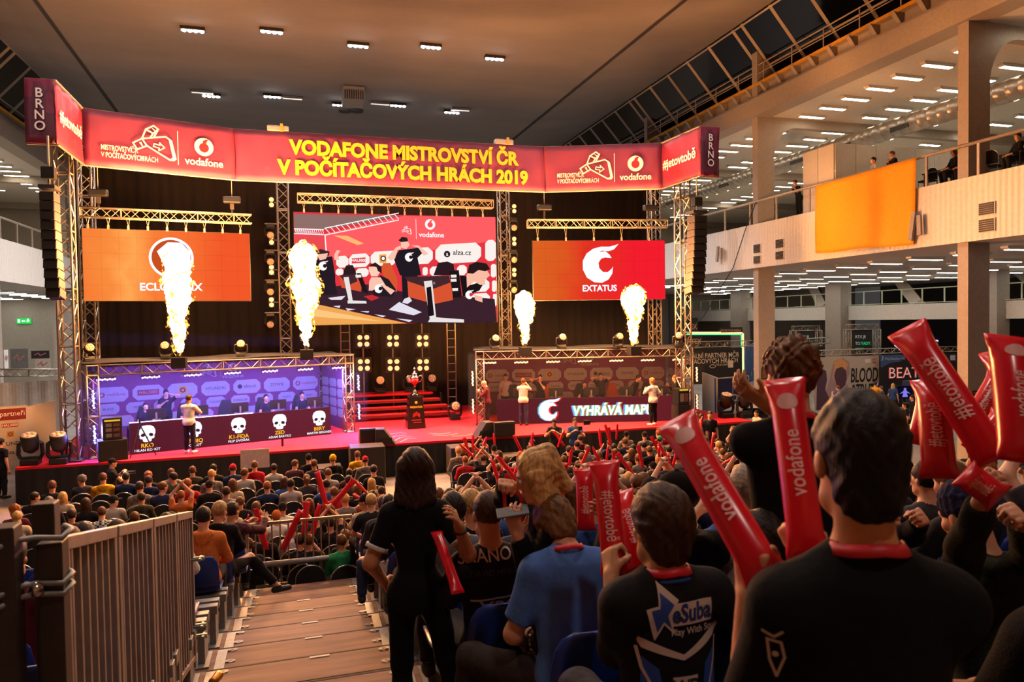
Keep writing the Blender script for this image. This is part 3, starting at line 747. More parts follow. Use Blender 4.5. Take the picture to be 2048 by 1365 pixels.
# ceiling floodlights, long fittings and the air unit
FL = mat('flood_lens', 'ffffff', .3, emit=90., ecol=(1, .97, .93))
for i, (x, y) in enumerate(SPOTS):
    t = root('flood_light', (x, y, 18), 'small bright ceiling floodlight made of four white lamps in a row', 'light', 'ceiling floodlights')
    MB().box((x, y, 17.92), (1.0, .3, .14)).build('housing', DARK, t)
    for k in range(4): MB().lathe([(.1, 0), (.1, -.03), (.06, -.06)], 10, Matrix.Translation((x-.36+.24*k, y, 17.85))).build('lens', FL, t)
LT = mat('long_fitting_lens', 'd8d0c0', .5, emit=.9, ecol=(1, .95, .85))
for px, py in ((404, 185), (585, 197), (760, 208), (921, 220)):
    p = at(px, py, Z=17.9); t = root('strip_light', p, 'long dim strip light on the hall ceiling beside a floodlight', 'light', 'dim strip lights on the hall ceiling')
    MB().box(p+Vector((0, 0, .02)), (1.15, .4, .12)).build('housing', STEEL, t); MB().box(p+Vector((0, -.05, -.05)), (1.05, .12, .02)).build('diffuser', LT, t)
p = at(706, 198, Z=17.5); t = root('air_handling_unit', p, 'grey boxy air unit with louvres hanging from the hall ceiling', 'air unit')
MB().box(p+Vector((0, 0, .1)), (1.15, 1.6, .7)).build('casing', STEEL, t)
b = MB()
for k in range(9): b.box(p+Vector((-.48+.12*k, -.82, 0)), (.05, .05, .5))
b.build('louvre', DARK, t)
for px in (690, 714):
    p = at(px, 222, Z=17.95); tag(MB().lathe([(.38, 0), (.38, -.05), (.3, -.07)], 18, Matrix.Translation(p)).build('ceiling_diffuser', DARK, None), 'round dark air diffuser on the hall ceiling behind the air unit', 'vent', 'round ceiling diffusers')
# loose cable drooping from the balcony rail
MB().path([(21, 29.3, 10.4), (20.9, 30, 9.2), (20.8, 30.9, 7.4), (20.4, 33, 5), (19.5, 36, 2.6)], .022, 5).build('cable', BLACK)
tag(bpy.data.objects['cable'], 'dark cable drooping from the balcony rail down past the vents', 'cable')
# ---------------------------------------------------------------- stage
TRUSS = mat('truss_aluminium', '94897a', .38, metal=.55, var=.08)
RED = mat('red_carpet', 'd81226', .95, var=.08, scale=3, bump=.1, bscale=150)
REDL = mat('red_panel', 'b01822', .6)
DRAPE = mat('black_drape', '1b1310', .95, var=.25, scale=1.2, stretch=(1, 1, .15))
SKIRT = mat('black_skirt', '0d0b0c', .95, var=.3)
def onp(px, py, A, B):                   # pixel onto the upright plane through the floor points A and B
    d = cr*((px-1024)/1420)-cu*((py-682.5)/1420)+cf; ux, uy = B[0]-A[0], B[1]-A[1]
    t = (A[0]*uy-A[1]*ux)/(d.x*uy-d.y*ux); return Vector((0, 0, EYE))+d*t
def truss(p0, p1, label=None, sz=.29, name='truss', side=(0, 1, 0), group=None, mt=None, parent=None, pitch=1., zig=True):
    p0, p1 = Vector(p0), Vector(p1); d = (p1-p0); L = d.length; d.normalize(); a = Vector(side); a = (a-d*a.dot(d)).normalized(); c = d.cross(a); mt = mt or TRUSS
    t = parent or root(name, p0, label, 'truss', group); h = sz/2; cs = [(a*i+c*j)*h for i, j in ((-1, -1), (1, -1), (1, 1), (-1, 1))]
    for o in cs: MB().tube(p0+o, p1+o, sz*.085, None, 6).build('chord', mt, t, smooth=True)
    b = MB(); n = max(2, round(L/(sz*pitch))); n += n % 2
    for k in range(4):
        u, v = cs[k], cs[(k+1) % 4]
        for i in range(n):
            A_, B_ = (u, v) if i % 2 == 0 else (v, u)
            b.tube(p0+d*L*i/n+A_, p0+d*L*(i+1)/n+B_, sz*.042, None, 4, caps=False)
        for i in range(0, n+1, 4 if L > 2 else n): b.tube(p0+d*L*i/n+u, p0+d*L*i/n+v, sz*.06, None, 4, caps=False)
    b.build('lattice', mt, t)
    return t
SY = 22.7
t = root('stage_platform', (4.2, 27, 0), 'long red carpeted stage with a black cloth skirt', 'stage')
MB().box((4.2, 27.3, 1.0), (23.7, 9.2, .1)).build('deck', RED, t)
b = MB(); v = []; n = 260
for i in range(n+1):
    x = -7.65+23.7*i/n; f = .035*math.sin(i*1.9)+.025*math.sin(i*.77)
    v += [(x, SY-.02+f*.3, .985), (x, SY-.05+f, .02)]
b.add(v, [(2*i+1, 2*i+3, 2*i+2, 2*i) for i in range(n)])
for X_ in (-7.65, 16.05): b.add([(X_, SY, .98), (X_, SY, .02), (X_, 31.9, .02), (X_, 31.9, .98)], [(0, 1, 2, 3)])
b.build('skirt', SKIRT, t, smooth=True)
# black backdrop drape
b = MB(); v = []; x0, x1 = -8.5, 17.4; n = 300
for i in range(n+1):
    x = x0+(x1-x0)*i/n; f = .06*math.sin(i*1.3)+.05*math.sin(i*.53+1); v += [(x, 32.1+f, .02), (x, 32.1+f*.6, 12.2)]
b.add(v, [(2*i, 2*i+2, 2*i+3, 2*i+1) for i in range(n)])
tag(b.build('stage_curtain', DRAPE, smooth=True), 'tall black drape closing the back of the stage', 'curtain')
# upright towers
towers = [('front', -6.4, 23.25, 'tall truss tower below the end of the fascia nearest the exit sign'), ('b', -6.82, 27.2, 'truss tower standing just behind the orange ring screen'), ('c', -.53, 28.9, 'truss tower between the orange ring screen and the big live picture'), ('d', 8.33, 28.9, 'truss tower between the big live picture and the screen with the white flame emblem'), ('e', 14.62, 27.5, 'truss tower behind the screen with the white flame emblem'), ('f', 13.58, 23.35, 'tall truss tower below the end of the fascia beside the balcony')]
for nm, x, y, lb in towers:
    t = truss((x, y, 0 if y < SY else 1.05), (x, y, 11.0), lb, .4, 'truss_tower', (1, 0, 0), pitch=1.05)
    MB().box((x, y, .03 if y < SY else 1.08), (.6, .6, .05)).build('base_plate', DARK, t)
# fascia banners
CX_ = 3.5
PB = [(-6.75, 21.5), (-6.03, 21.45), (-6.05, 24.0), (-1.95, 25.4), (8.95, 25.4), (13.05, 23.85), (13.2, 21.45), (13.95, 21.5)]
Z0, Z1 = 9.76, 11.44; H = Z1-Z0
BAN = cells('banner_print', 'bc3456', '7a2c4c', (.18, .1), .57, .6, dots=.055); BANR = cells('banner_red', 'b8102a', '7a1436', (.14, .11), .62, .6); BANP = cells('banner_plum', '4c1430', '6a1c3c', (.5, .2), .75, .6)
PW = mat('print_white', 'f4ece4', .6, var=.02); PR = mat('print_red', 'd8202c', .6, var=.02); PY = mat('print_yellow', 'f2b818', .6, var=.02); PD = mat('print_dark', '1c1418', .7, var=.02)
lbs = ['plum end panel of the stage fascia reading BRNO nearest the exit sign', 'red return panel of the stage fascia with a hashtag, on the exit sign side', 'red fascia banner with keyboard and speech-mark logos above the orange ring screen', 'central red fascia banner with two lines of yellow capitals', 'red fascia banner with keyboard and speech-mark logos above the flame emblem screen', 'red return panel of the stage fascia with a hashtag, on the balcony side', 'plum end panel of the stage fascia reading BRNO beside the balcony']
def voda(b, x, y, r, z, wi=0, ri=1):
    b.disc(x, y, r, z, wi, 36)
    pts = [(x+.52*r*math.cos(R(t)), y-.08*r+.52*r*math.sin(R(t))) for t in range(105, 445, 12)]
    pts += [(x+.30*r, y+.42*r), (x+.30*r, y+.62*r), (x+.52*r, y+.86*r), (x+.2*r, y+.86*r), (x-.08*r, y+.68*r)]
    b.flat(pts, z+.002, ri)
def keyb(b, x, y, s, z, wi=0):          # keyboard-key emblem
    w = .05*s; q = lambda *p: [(x+a*s, y+c*s) for a, c in p]
    b.stroke(q((-.35, .12), (.38, .28), (.50, .20), (.62, -.42), (.50, -.50), (-.20, -.10)), w, z, wi, True)
    b.stroke(q((.50, .20), (.56, .15), (.68, -.44), (.62, -.50), (.50, -.50)), w, z, wi)
    b.stroke(q((-.35, .12), (-.62, -.05), (-.50, -.26), (-.20, -.10)), w, z, wi, True)
    b.stroke(q((-.35, .12), (-.22, .45), (.02, .60), (.16, .50), (.02, .22)), w, z, wi); b.stroke(q((-.22, .45), (.0, .34), (.16, .50)), w, z, wi); b.stroke(q((-.0, .34), (-.1, .18)), w, z, wi)
    b.stroke(q((.02, -.0), (.2, -.04), (.19, .05), (.34, -.10), (.16, -.22), (.17, -.13), (0, -.1)), w*.7, z, wi, True)
    b.stroke(q((-.42, -.02), (-.34, -.12), (-.38, -.0)), w*.6, z, wi); b.stroke(q((-.02, .5), (.05, .45)), w*.6, z, wi)
def fascia_logos(b, cx, cy, k=1.):
    keyb(b, cx-.3*k, cy+.02*k, .92*k, .02); b.text('MISTROVSTVÍ', cx-1.74*k, cy-.27*k, .22*k, .02, 0, 'LEFT', .02, .62); b.text('ČR', cx-.93*k, cy-.27*k, .22*k, .02, 0, 'LEFT', 0, .66)
    b.text('V', cx-1.74*k, cy-.49*k, .22*k, .02, 0, 'LEFT', 0, .66); b.text('POČÍTAČOVÝCH', cx-1.62*k, cy-.49*k, .22*k, .02, 0, 'LEFT', .02, .60); b.text('HRÁCH', cx-.66*k, cy-.49*k, .22*k, .02, 0, 'LEFT', 0, .64)
    b.rect(cx+.39*k, cy-.56*k, cx+.41*k, cy+.5*k, .02); voda(b, cx+1.18*k, cy+.1*k, .29*k, .02); b.text('vodafone', cx+1.18*k, cy-.40*k, .34*k, .02, 0, 'CENTER', .018, .92)
for i in range(7):
    A_, B_ = PB[i], PB[i+1]; Lb = math.hypot(B_[0]-A_[0], B_[1]-A_[1]); M = frame((A_[0], A_[1], Z0), (B_[0]-A_[0], B_[1]-A_[1], 0))
    t = root('fascia_banner', ((A_[0]+B_[0])/2, (A_[1]+B_[1])/2, Z0), lbs[i], 'banner')
    b = MB(); nx, ny = max(6, int(Lb*5)), 8; rnd = random.Random(i)
    v = [(Lb*a/nx, H*c/ny, .018*math.sin(a*1.7+c*.5+i)+.012*math.sin(a*.6-c*1.1)) for c in range(ny+1) for a in range(nx+1)]
    f = [(c*(nx+1)+a, c*(nx+1)+a+1, (c+1)*(nx+1)+a+1, (c+1)*(nx+1)+a) for c in range(ny) for a in range(nx)]
    b.add(v, f); o = b.build('cloth', (BANP, BANR, BAN, BAN, BAN, BANR, BANP)[i], t, M, True); md = o.modifiers.new('t', 'SOLIDIFY'); md.thickness = .02; md.offset = -1
    b = MB(); g = .05
    if i in (0, 6):
        for k, ch in enumerate('BRNO'): b.text(ch, Lb/2, H*(.77-.17*k), .34, g, 0, 'CENTER', .015)
    elif i in (1, 5): b.text('#jetovtobě', Lb/2-.05, H*.48, .46, g, 0, 'CENTER', .02, .98)
    elif i == 3:
        b.text('VODAFONE MISTROVSTVÍ ČR', Lb/2+.35, H*.68, .66, g, 2, 'CENTER', .048, .915); b.text('V POČÍTAČOVÝCH HRÁCH 2019', Lb/2+.35, H*.27, .66, g, 2, 'CENTER', .048, .915)
    else:
        M2 = MB(); fascia_logos(b, Lb*.5+.02, H*.5)
        b.v = [(p[0], p[1], p[2]+.03) for p in b.v]
    b.build('lettering', [PW, PR, PY], t, M)
    b = MB(); b.tube(Vector((A_[0], A_[1]+.08, Z1)), Vector((B_[0], B_[1]+.08, Z1)), .03); b.tube(Vector((A_[0], A_[1]+.08, Z0)), Vector((B_[0], B_[1]+.08, Z0)), .03); b.build('pipe', TRUSS, t)
for px, py in ((556, 262), (1007, 285)):
    p = at(px, py-3, Y=25.52); t = root('chain_hoist', (p.x, p.y, 11.44), 'chain hoist with a yellow strap sitting on the central fascia, %s' % ('towards the orange ring screen' if px < 700 else 'towards the flame emblem screen'), 'hoist')
    MB().box((p.x, p.y, 11.54), (.7, .3, .2)).build('motor', STEEL, t, bevel=.04); MB().box((p.x+.12, p.y-.17, 11.56), (.09, .04, .26)).build('strap', YEL, t)

# ---- LED walls
def led_grad(name, ramp, s=1., rings=0.):
    m = bpy.data.materials.new(name); m.use_nodes = True; nt = m.node_tree; N = nt.nodes; L = nt.links; b = N['Principled BSDF']; b.inputs['Base Color'].default_value = (.0, .0, .0, 1); b.inputs['Specular IOR Level'].default_value = 0
    tc = N.new('ShaderNodeTexCoord'); sx = N.new('ShaderNodeSeparateXYZ'); L.new(tc.outputs['Object'], sx.inputs[0])
    nz = N.new('ShaderNodeTexNoise'); nz.inputs['Scale'].default_value = .9; nz.inputs['Detail'].default_value = 5; L.new(tc.outputs['Object'], nz.inputs['Vector'])
    a = N.new('ShaderNodeMath'); a.operation = 'MULTIPLY_ADD'; a.inputs[1].default_value = .35; L.new(nz.outputs[0], a.inputs[0])
    d = N.new('ShaderNodeMath'); d.operation = 'MULTIPLY'; d.inputs[1].default_value = .2; L.new(sx.outputs[0], d.inputs[0]); L.new(d.outputs[0], a.inputs[2])
    rp = N.new('ShaderNodeValToRGB'); el = rp.color_ramp.elements
    while len(el) < len(ramp): el.new(.5)
    for e, (p, c) in zip(el, ramp): e.position = p; e.color = (*lin(c), 1)
    L.new(a.outputs[0], rp.inputs[0])
    br = N.new('ShaderNodeTexBrick'); br.offset = 0; br.inputs['Scale'].default_value = 1; br.inputs['Brick Width'].default_value = .5; br.inputs['Row Height'].default_value = .5; br.inputs['Mortar Size'].default_value = .008; br.inputs[1].default_value = br.inputs[2].default_value = (1, 1, 1, 1); br.inputs[3].default_value = (.86, .86, .86, 1)
    L.new(tc.outputs['Object'], br.inputs[0]); mx = N.new('ShaderNodeMix'); mx.data_type = 'RGBA'; mx.blend_type = 'MULTIPLY'; mx.inputs[0].default_value = 1; L.new(rp.outputs[0], mx.inputs[6]); L.new(br.outputs[0], mx.inputs[7])
    L.new(mx.outputs[2], b.inputs['Emission Color']); b.inputs['Emission Strength'].default_value = s; MATS[name] = m; return m
LW = screen('led_white', 'f0f0ff', 1.25); LO = screen('led_glow', 'ff8a3a', 1.0)
def wall(name, A, B, z0, z1, m, label, th=.12):
    L = math.hypot(B[0]-A[0], B[1]-A[1]); M = frame((A[0], A[1], z0), (B[0]-A[0], B[1]-A[1], 0))
    t = root('led_screen', ((A[0]+B[0])/2, (A[1]+B[1])/2, z0), label, 'screen')
    MB().box((L/2, (z1-z0)/2, -th/2-.01), (L+.03, z1-z0+.03, th)).build('cabinet', BLACK, t, M)
    b = MB(); b.rect(0, 0, L, z1-z0); b.build('display', m, t, M)
    return t, M, L, z1-z0
LA, LB = (-6.42, 25.0), (-1.58, 25.7)
t, M, L, Hh = wall('l', LA, LB, 5.74, 8.0, led_grad('led_orange', [(.0, 'ee6428'), (.3, 'f58a3c'), (.42, 'ffa452'), (.6, 'f57a34'), (1., 'ee5628')], 1.05), 'orange screen with a white ring emblem partly hidden by the tallest flame')
b = MB(); c = onp(343, 516, LA, LB); Mi = M.inverted(); q = Mi @ c
b.disc(q.x, q.y, .66, .012, 0, 44); b.disc(q.x-.0, q.y, .58, .014, 1, 44)
b.flat([(q.x-.42, q.y+.2), (q.x-.1, q.y+.5), (q.x+.3, q.y+.5), (q.x+.56, q.y+.2), (q.x+.56, q.y-.2), (q.x+.3, q.y-.5), (q.x-.1, q.y-.52)], .016, 0)
b.text('ECLO', Mi @ onp(279, 577, LA, LB) @ Vector((1, 0, 0)) if False else (Mi @ onp(279, 577, LA, LB)).x, q.y-.96, .34, .012, 0, 'LEFT', .03); b.text('NX', (Mi @ onp(404, 577, LA, LB)).x, q.y-.96, .34, .012, 0, 'RIGHT', .03)
b.build('emblem', [LW, screen('led_orange_flat', 'c8501e', 1.)], t, M)
RA, RB = (8.64, 26.0), (13.8, 25.1)
def flame_logo(b, x, y, s, z, mi=0, sh=0.):
    P = [(.62, .62), (.48, .46), (.30, .40), (.12, .42), (.02, .38), (.22, .40), (.34, .30), (.40, .20), (.20, .22), (.08, .18), (.0, .06), (.02, -.1), (.14, -.22), (.28, -.22), (.40, -.12), (.44, -.05), (.42, -.26), (.30, -.44), (.10, -.54), (-.14, -.52), (-.36, -.38), (-.48, -.14), (-.48, .12), (-.36, .34), (-.16, .48), (.08, .54), (.34, .54), (.50, .58)]
    b.flat([(x+(a+.0)*s, y+(c)*s) for a, c in P], z, mi)
t, M, L, Hh = wall('r', RA, RB, 5.68, 7.98, led_grad('led_red', [(0., 'd86a26'), (.35, 'd8581f'), (.62, 'e02f22'), (1.2, 'ee1c2c')], 1.05), 'orange to red screen with a white flame emblem')
Mi = M.inverted(); q = Mi @ onp(1197, 530, RA, RB); b = MB(); flame_logo(b, q.x, q.y, 1.3, .012); b.text('EXTATUS', q.x+.03, q.y-.92, .33, .012, 0, 'CENTER', .03, .98); b.build('emblem', LW, t, M)
# centre: live picture of the players
CA, CB = (-.12, 26.), (7.18, 26.)
t, M, L, Hh = wall('c', CA, CB, 4.88, 8.83, screen('pic_red', 'd8323c', 1.15), 'big central screen showing a live picture of players at their desks')
Mi = M.inverted(); b = MB(); PM = []; PI_ = {}
def pc(c, s=1.1):
    k = 'pic_'+c
    if k not in PI_: PI_[k] = len(PM); PM.append(screen(k, c, s))
    return PI_[k]
zz = [.006]
def pg(c, pts):                          # outline in the zoomed crop of the screen (2048 wide, 420 photo pixels)
    zz[0] += .0012
    b.flat([tuple((Mi @ onp(580+x/4.876, 420+y/4.876, CA, CB))[:2]) for x, y in pts], zz[0], pc(c))
def oct_(c, x0, y0, x1, y1, sk=-.06):
    w_, h_ = x1-x0, y1-y0; e = min(w_, h_)*.28; m_ = (x0+x1)/2
    pg(c, [(x, y+(x-m_)*sk) for x, y in ((x0+e, y0), (x1-e, y0), (x1, y0+e), (x1, y1-e), (x1-e, y1), (x0+e, y1), (x0, y1-e), (x0, y0+e))])
pg('8a6a66', [(40, 40), (1060, 60), (330, 195), (40, 175)]); pg('c8909c', [(40, 180), (330, 235), (60, 235)])
pg('ff5a5e', [(340, 235), (1100, 60), (1998, 70), (2005, 300), (1200, 420), (360, 470)]); pg('e2484e', [(40, 235), (335, 240), (350, 420), (45, 430)])
for x0, y0, x1, y1 in ((335, 210, 1060, 62), (40, 205, 330, 215)):
    for k in range(14):
        a0, a1 = k/14, (k+1)/14; w_ = 34 if x0 > 300 else 24
        p = lambda a, o: (x0+(x1-x0)*a, y0+(y1-y0)*a+o)
        pg('fff4f2', [p(a0, -w_), p(a1, w_), (p(a1, w_)[0], p(a1, w_)[1]-9), (p(a0, -w_)[0]+9, p(a0, -w_)[1])])
    pg('fff4f2', [p(0, -w_), p(1, -w_), p(1, -w_+9), p(0, -w_+9)]); pg('fff4f2', [p(0, w_), p(1, w_), p(1, w_+9), p(0, w_+9)])
pg('ffb070', [(420, 250), (560, 255), (720, 330), (660, 345)])
pg('fff4f2', [(335, 240), (345, 240), (358, 400), (346, 400)])
for x0, y0, x1, y1 in ((1415, 330, 1860, 520), (1900, 295, 2004, 500), (575, 430, 775, 560), (785, 405, 1040, 545), (1190, 370, 1390, 530), (450, 450, 570, 565), (640, 572, 765, 655), (1290, 560, 1340, 640), (1360, 550, 1600, 640), (1625, 540, 1720, 640), (1955, 530, 2006, 660), (1760, 680, 1940, 800), (1760, 815, 1945, 940), (1965, 690, 2008, 800), (1975, 820, 2010, 940), (445, 575, 520, 640)): oct_('f2e8e2', x0, y0, x1, y1)
pg('d83840', [(600, 475), (735, 465), (735, 520), (600, 525)]); pg('e8a030', [(868, 440), (935, 435), (938, 515), (872, 522)])
# desk, monitors, chairs and the players, each a simple patch of the live picture
pg('38202a', [(230, 915), (300, 760), (700, 720), (1100, 800), (1990, 870), (2012, 1095), (1500, 1110), (1140, 1105)])
pg('e8a050', [(60, 925), (230, 915), (1140, 1108), (62, 1130)]); pg('f2c07a', [(200, 960), (620, 1035), (900, 1090), (200, 1040)])
pg('2a1a20', [(520, 600), (545, 545), (610, 540), (640, 600), (650, 690), (520, 690)]); pg('2a1a20', [(1395, 640), (1440, 520), (1530, 505), (1590, 530), (1610, 640)])
pg('d0522c', [(890, 580), (905, 520), (975, 520), (1045, 680), (1040, 800), (960, 800)])
pg('241a22', [(245, 480), (300, 470), (410, 455), (440, 640), (440, 700), (460, 830), (290, 830)]); pg('3a2428', [(250, 400), (300, 385), (385, 410), (380, 450), (255, 440)]); pg('f0b8a4', [(258, 435), (330, 430), (370, 425), (350, 480), (290, 495)]); pg('f0b8a4', [(430, 440), (455, 395), (490, 400), (465, 440), (480, 490), (430, 490)])
pg('201820', [(1010, 480), (1060, 395), (1160, 385), (1250, 370), (1290, 420), (1240, 470), (1275, 640), (1130, 650), (1070, 640)]); pg('f0bca8', [(945, 470), (1030, 370), (1075, 350), (1080, 385), (1045, 395), (1020, 480), (980, 498)]); pg('f0bca8', [(1180, 350), (1250, 350), (1345, 430), (1300, 450), (1250, 375)]); pg('f0bca8', [(1075, 300), (1140, 300), (1165, 345), (1130, 385), (1080, 370)]); pg('2c1c18', [(1055, 300), (1090, 265), (1140, 275), (1148, 310), (1080, 318)])
pg('201820', [(1085, 640), (1240, 640), (1240, 790), (1150, 870), (1095, 870)])
pg('241a22', [(800, 700), (880, 640), (960, 680), (1030, 780), (1000, 850), (810, 840)]); pg('f4c4b0', [(765, 560), (840, 555), (880, 600), (850, 650), (790, 650), (768, 600)]); pg('2c1a18', [(760, 545), (830, 515), (890, 560), (890, 620), (855, 600), (840, 560)]); pg('f0bca8', [(790, 660), (880, 660), (930, 740), (1020, 790), (980, 830), (880, 730), (800, 790), (765, 790), (770, 700)])
pg('181216', [(1650, 640), (1720, 650), (1740, 740), (1900, 690), (1840, 790), (1680, 850)]); pg('f0b49c', [(1715, 640), (1740, 590), (1900, 570), (1945, 640), (1890, 690), (1900, 730), (1850, 735), (1790, 700), (1720, 760)]); pg('26181a', [(1725, 620), (1740, 540), (1810, 510), (1910, 525), (1945, 580), (1900, 600), (1830, 590), (1780, 625)]); pg('f0b49c', [(1790, 830), (1870, 850), (1870, 905), (1800, 880)])
for pts in ([(480, 660), (660, 640), (695, 760), (690, 800), (500, 760)], [(1140, 690), (1320, 740), (1560, 700), (1585, 880), (1400, 920), (1150, 850)]): pg('d0502e', pts)
for pts in ([(480, 640), (640, 630), (655, 700), (560, 740)], [(1110, 655), (1545, 645), (1560, 710), (1400, 770), (1330, 760), (1150, 700)]): pg('42262c', pts)
for pts in ([(520, 660), (570, 655), (610, 890), (570, 890)], [(560, 885), (740, 890), (745, 915), (560, 915)], [(1300, 700), (1380, 690), (1420, 1050), (1360, 1080)], [(1370, 1045), (1690, 1070), (1690, 1100), (1340, 1095)]): pg('e0dad8', pts)
pg('1a1216', [(1325, 760), (1370, 750), (1400, 1030), (1345, 1040)])
pg('1c1418', [(645, 620), (690, 620), (760, 820), (710, 800)]); pg('1c1418', [(1545, 600), (1640, 590), (1670, 850), (1585, 860)])
for x, y in ((665, 650), (1590, 650), (1590, 690), (1605, 780)): pg('e8e4dc', [(x-30, y-14), (x+26, y-16), (x+28, y+12), (x-26, y+14)])
for pts in ([(960, 975), (1060, 900), (1280, 1000), (1200, 1030)], [(370, 860), (540, 840), (500, 880), (400, 880)], [(420, 940), (490, 935), (480, 960)], [(540, 960), (640, 970), (560, 985)], [(680, 990), (770, 990), (760, 1005)], [(820, 1020), (930, 1035), (900, 1050)], [(1030, 1060), (1190, 1075), (1160, 1095)], [(1110, 870), (1160, 850), (1185, 890), (1140, 920), (1090, 905)]): pg('dcd6e4', pts)
pg('c82a30', [(715, 845), (800, 830), (870, 860), (790, 890)])
bq = lambda x, y: (Mi @ onp(580+x/4.876, 420+y/4.876, CA, CB))
wi = pc('fff4f2'); z_ = zz[0]+.004
q = bq(1360, 147); voda(b, q.x, q.y, .19, z_, wi, pc('ff4a50')); q = bq(1375, 250); b.text('vodafone', q.x, q.y, .25, z_, wi, 'CENTER', .02); q = bq(1130, 205); keyb(b, q.x, q.y, .27, z_, wi); q = bq(1222, 195); b.rect(q.x, q.y-.35, q.x+.015, q.y+.38, z_, wi)
q = bq(125, 335); voda(b, q.x, q.y, .15, z_, wi, pc('e2484e')); q = bq(135, 402); b.text('vodafone', q.x, q.y, .2, z_, wi); q = bq(1670, 422); b.text('alza.cz', q.x, q.y, .27, z_, pc('2a1e2c'), 'CENTER', .01); q = bq(1525, 435); b.disc(q.x, q.y, .12, z_, pc('2a1e2c')); b.text('a', q.x, q.y, .2, z_+.002, wi)
for x, y in ((320, 550), (860, 770), (1155, 465), (1740, 830)): q = bq(x, y); flame_logo(b, q.x, q.y, .3, z_, wi)
q = bq(668, 497); b.text('HAL3000', q.x, q.y, .13, z_, wi, 'CENTER', .02); q = bq(905, 478); b.disc(q.x, q.y, .1, z_, pc('2a1e2c')); b.disc(q.x, q.y, .06, z_+.002, wi); q = bq(1400, 718); b.text('C', q.x, q.y, .1, z_, wi)
b.build('live_picture', PM, t, M)
# ---- hanging beams with straps and hoists above the screens
def hang_beam(A, B, pxs, ztop, label, straps, sidelabel):
    a = onp(pxs[0], pxs[1], A, B); c = onp(pxs[2], pxs[3], A, B); z = (a.z+c.z)/2
    a.z = c.z = z; t = truss(a, c, label, .29, 'hanging_truss', (0, 0, 1))
    d = (c-a)
    for k in range(straps):
        p = a+d*((k+.35)/straps); b = MB()
        for o in (-.05, .05): b.tube(p+Vector((o, 0, -.14)), Vector((p.x, p.y, ztop+.12)), .008, None, 4)
        b.box((p.x, p.y, ztop+.07), (.06, .05, .14)); b.build('strap', TRUSS, t)
    return a, c
a, c = hang_beam(LA, LB, (160, 418, 503, 445), 7.99, 'truss beam holding up the orange ring screen', 9, '')
for k, lb in ((.1, 'black chain hoist above the outer corner of the orange ring screen'), (.88, 'black chain hoist above the inner corner of the orange ring screen')):
    p = a+(c-a)*k; t = root('chain_hoist', (p.x, p.y, p.z+.25), lb, 'hoist'); MB().box((p.x, p.y, p.z+.62), (.55, .25, .22)).build('motor', BLACK, t, bevel=.04); b = MB(); b.tube((p.x, p.y, p.z+.1), (p.x, p.y, p.z+.5), .035); b.box((p.x, p.y, p.z+.4), (.12, .1, .2)); b.build('hook', DARK, t); MB().tube((p.x, p.y, p.z+.7), (p.x, p.y, 11.4), .012).build('chain', STEEL, t)
a, c = hang_beam(CA, CB, (595, 392, 985, 413), 8.82, 'truss beam holding up the big live picture', 12, '')
a, c = hang_beam(RA, RB, (1055, 450, 1333, 446), 7.97, 'truss beam holding up the flame emblem screen', 5, '')
for k, lb in ((.12, 'black chain hoist above the inner corner of the flame emblem screen'), (.88, 'black chain hoist above the outer corner of the flame emblem screen')):
    p = a+(c-a)*k; t = root('chain_hoist', (p.x, p.y, p.z+.25), lb, 'hoist'); MB().box((p.x, p.y, p.z+.62), (.55, .25, .22)).build('motor', BLACK, t, bevel=.04); MB().tube((p.x, p.y, p.z+.1), (p.x, p.y, p.z+.5), .035).build('hook', DARK, t); MB().tube((p.x, p.y, p.z+.7), (p.x, p.y, 11.4), .012).build('chain', STEEL, t)
# ---- line arrays
SPK = mat('speaker_paint', '2a211d', .7, var=.1); GRL = mat('speaker_grille', '1c1512', .6, metal=.3, bump=.6, bscale=300)
def line_array(px0, px1, py0, py1, Y, label):
    p0, p1 = at(px0, py0, Y=Y), at(px1, py1, Y=Y); cx = (p0.x+p1.x)/2; w_ = abs(p1.x-p0.x); n = 11; h = (p0.z-p1.z)/n
    t = root('line_array', (cx, Y, p1.z), label, 'speaker'); MB().box((cx, Y, p0.z+.12), (w_*1.1, .5, .1)).build('flying_frame', DARK, t)
    MB().tube((cx, Y, p0.z+.1), (cx, Y, 9.9), .03).build('chain', STEEL, t); MB().box((cx, Y, p0.z+.5), (.3, .25, .3)).build('hoist', BLACK, t)
    for k in range(n):
        z = p0.z-h*(k+.5); y = Y+.02*k*k*.12
        o = MB().box((cx, y, z), (w_, .5, h*.94), M=Matrix.Rotation(-.02*k, 4, 'X')).build('cabinet', SPK, t, bevel=.02)
        MB().box((cx, y-.25, z), (w_*.94, .03, h*.84), M=Matrix.Rotation(-.02*k, 4, 'X')).build('grille', GRL, o)
line_array(84, 121, 385, 597, 21.2, 'tall hanging speaker column by the exit sign end of the stage')
line_array(1381, 1408, 432, 587, 22.4, 'tall hanging speaker column in front of the balcony')

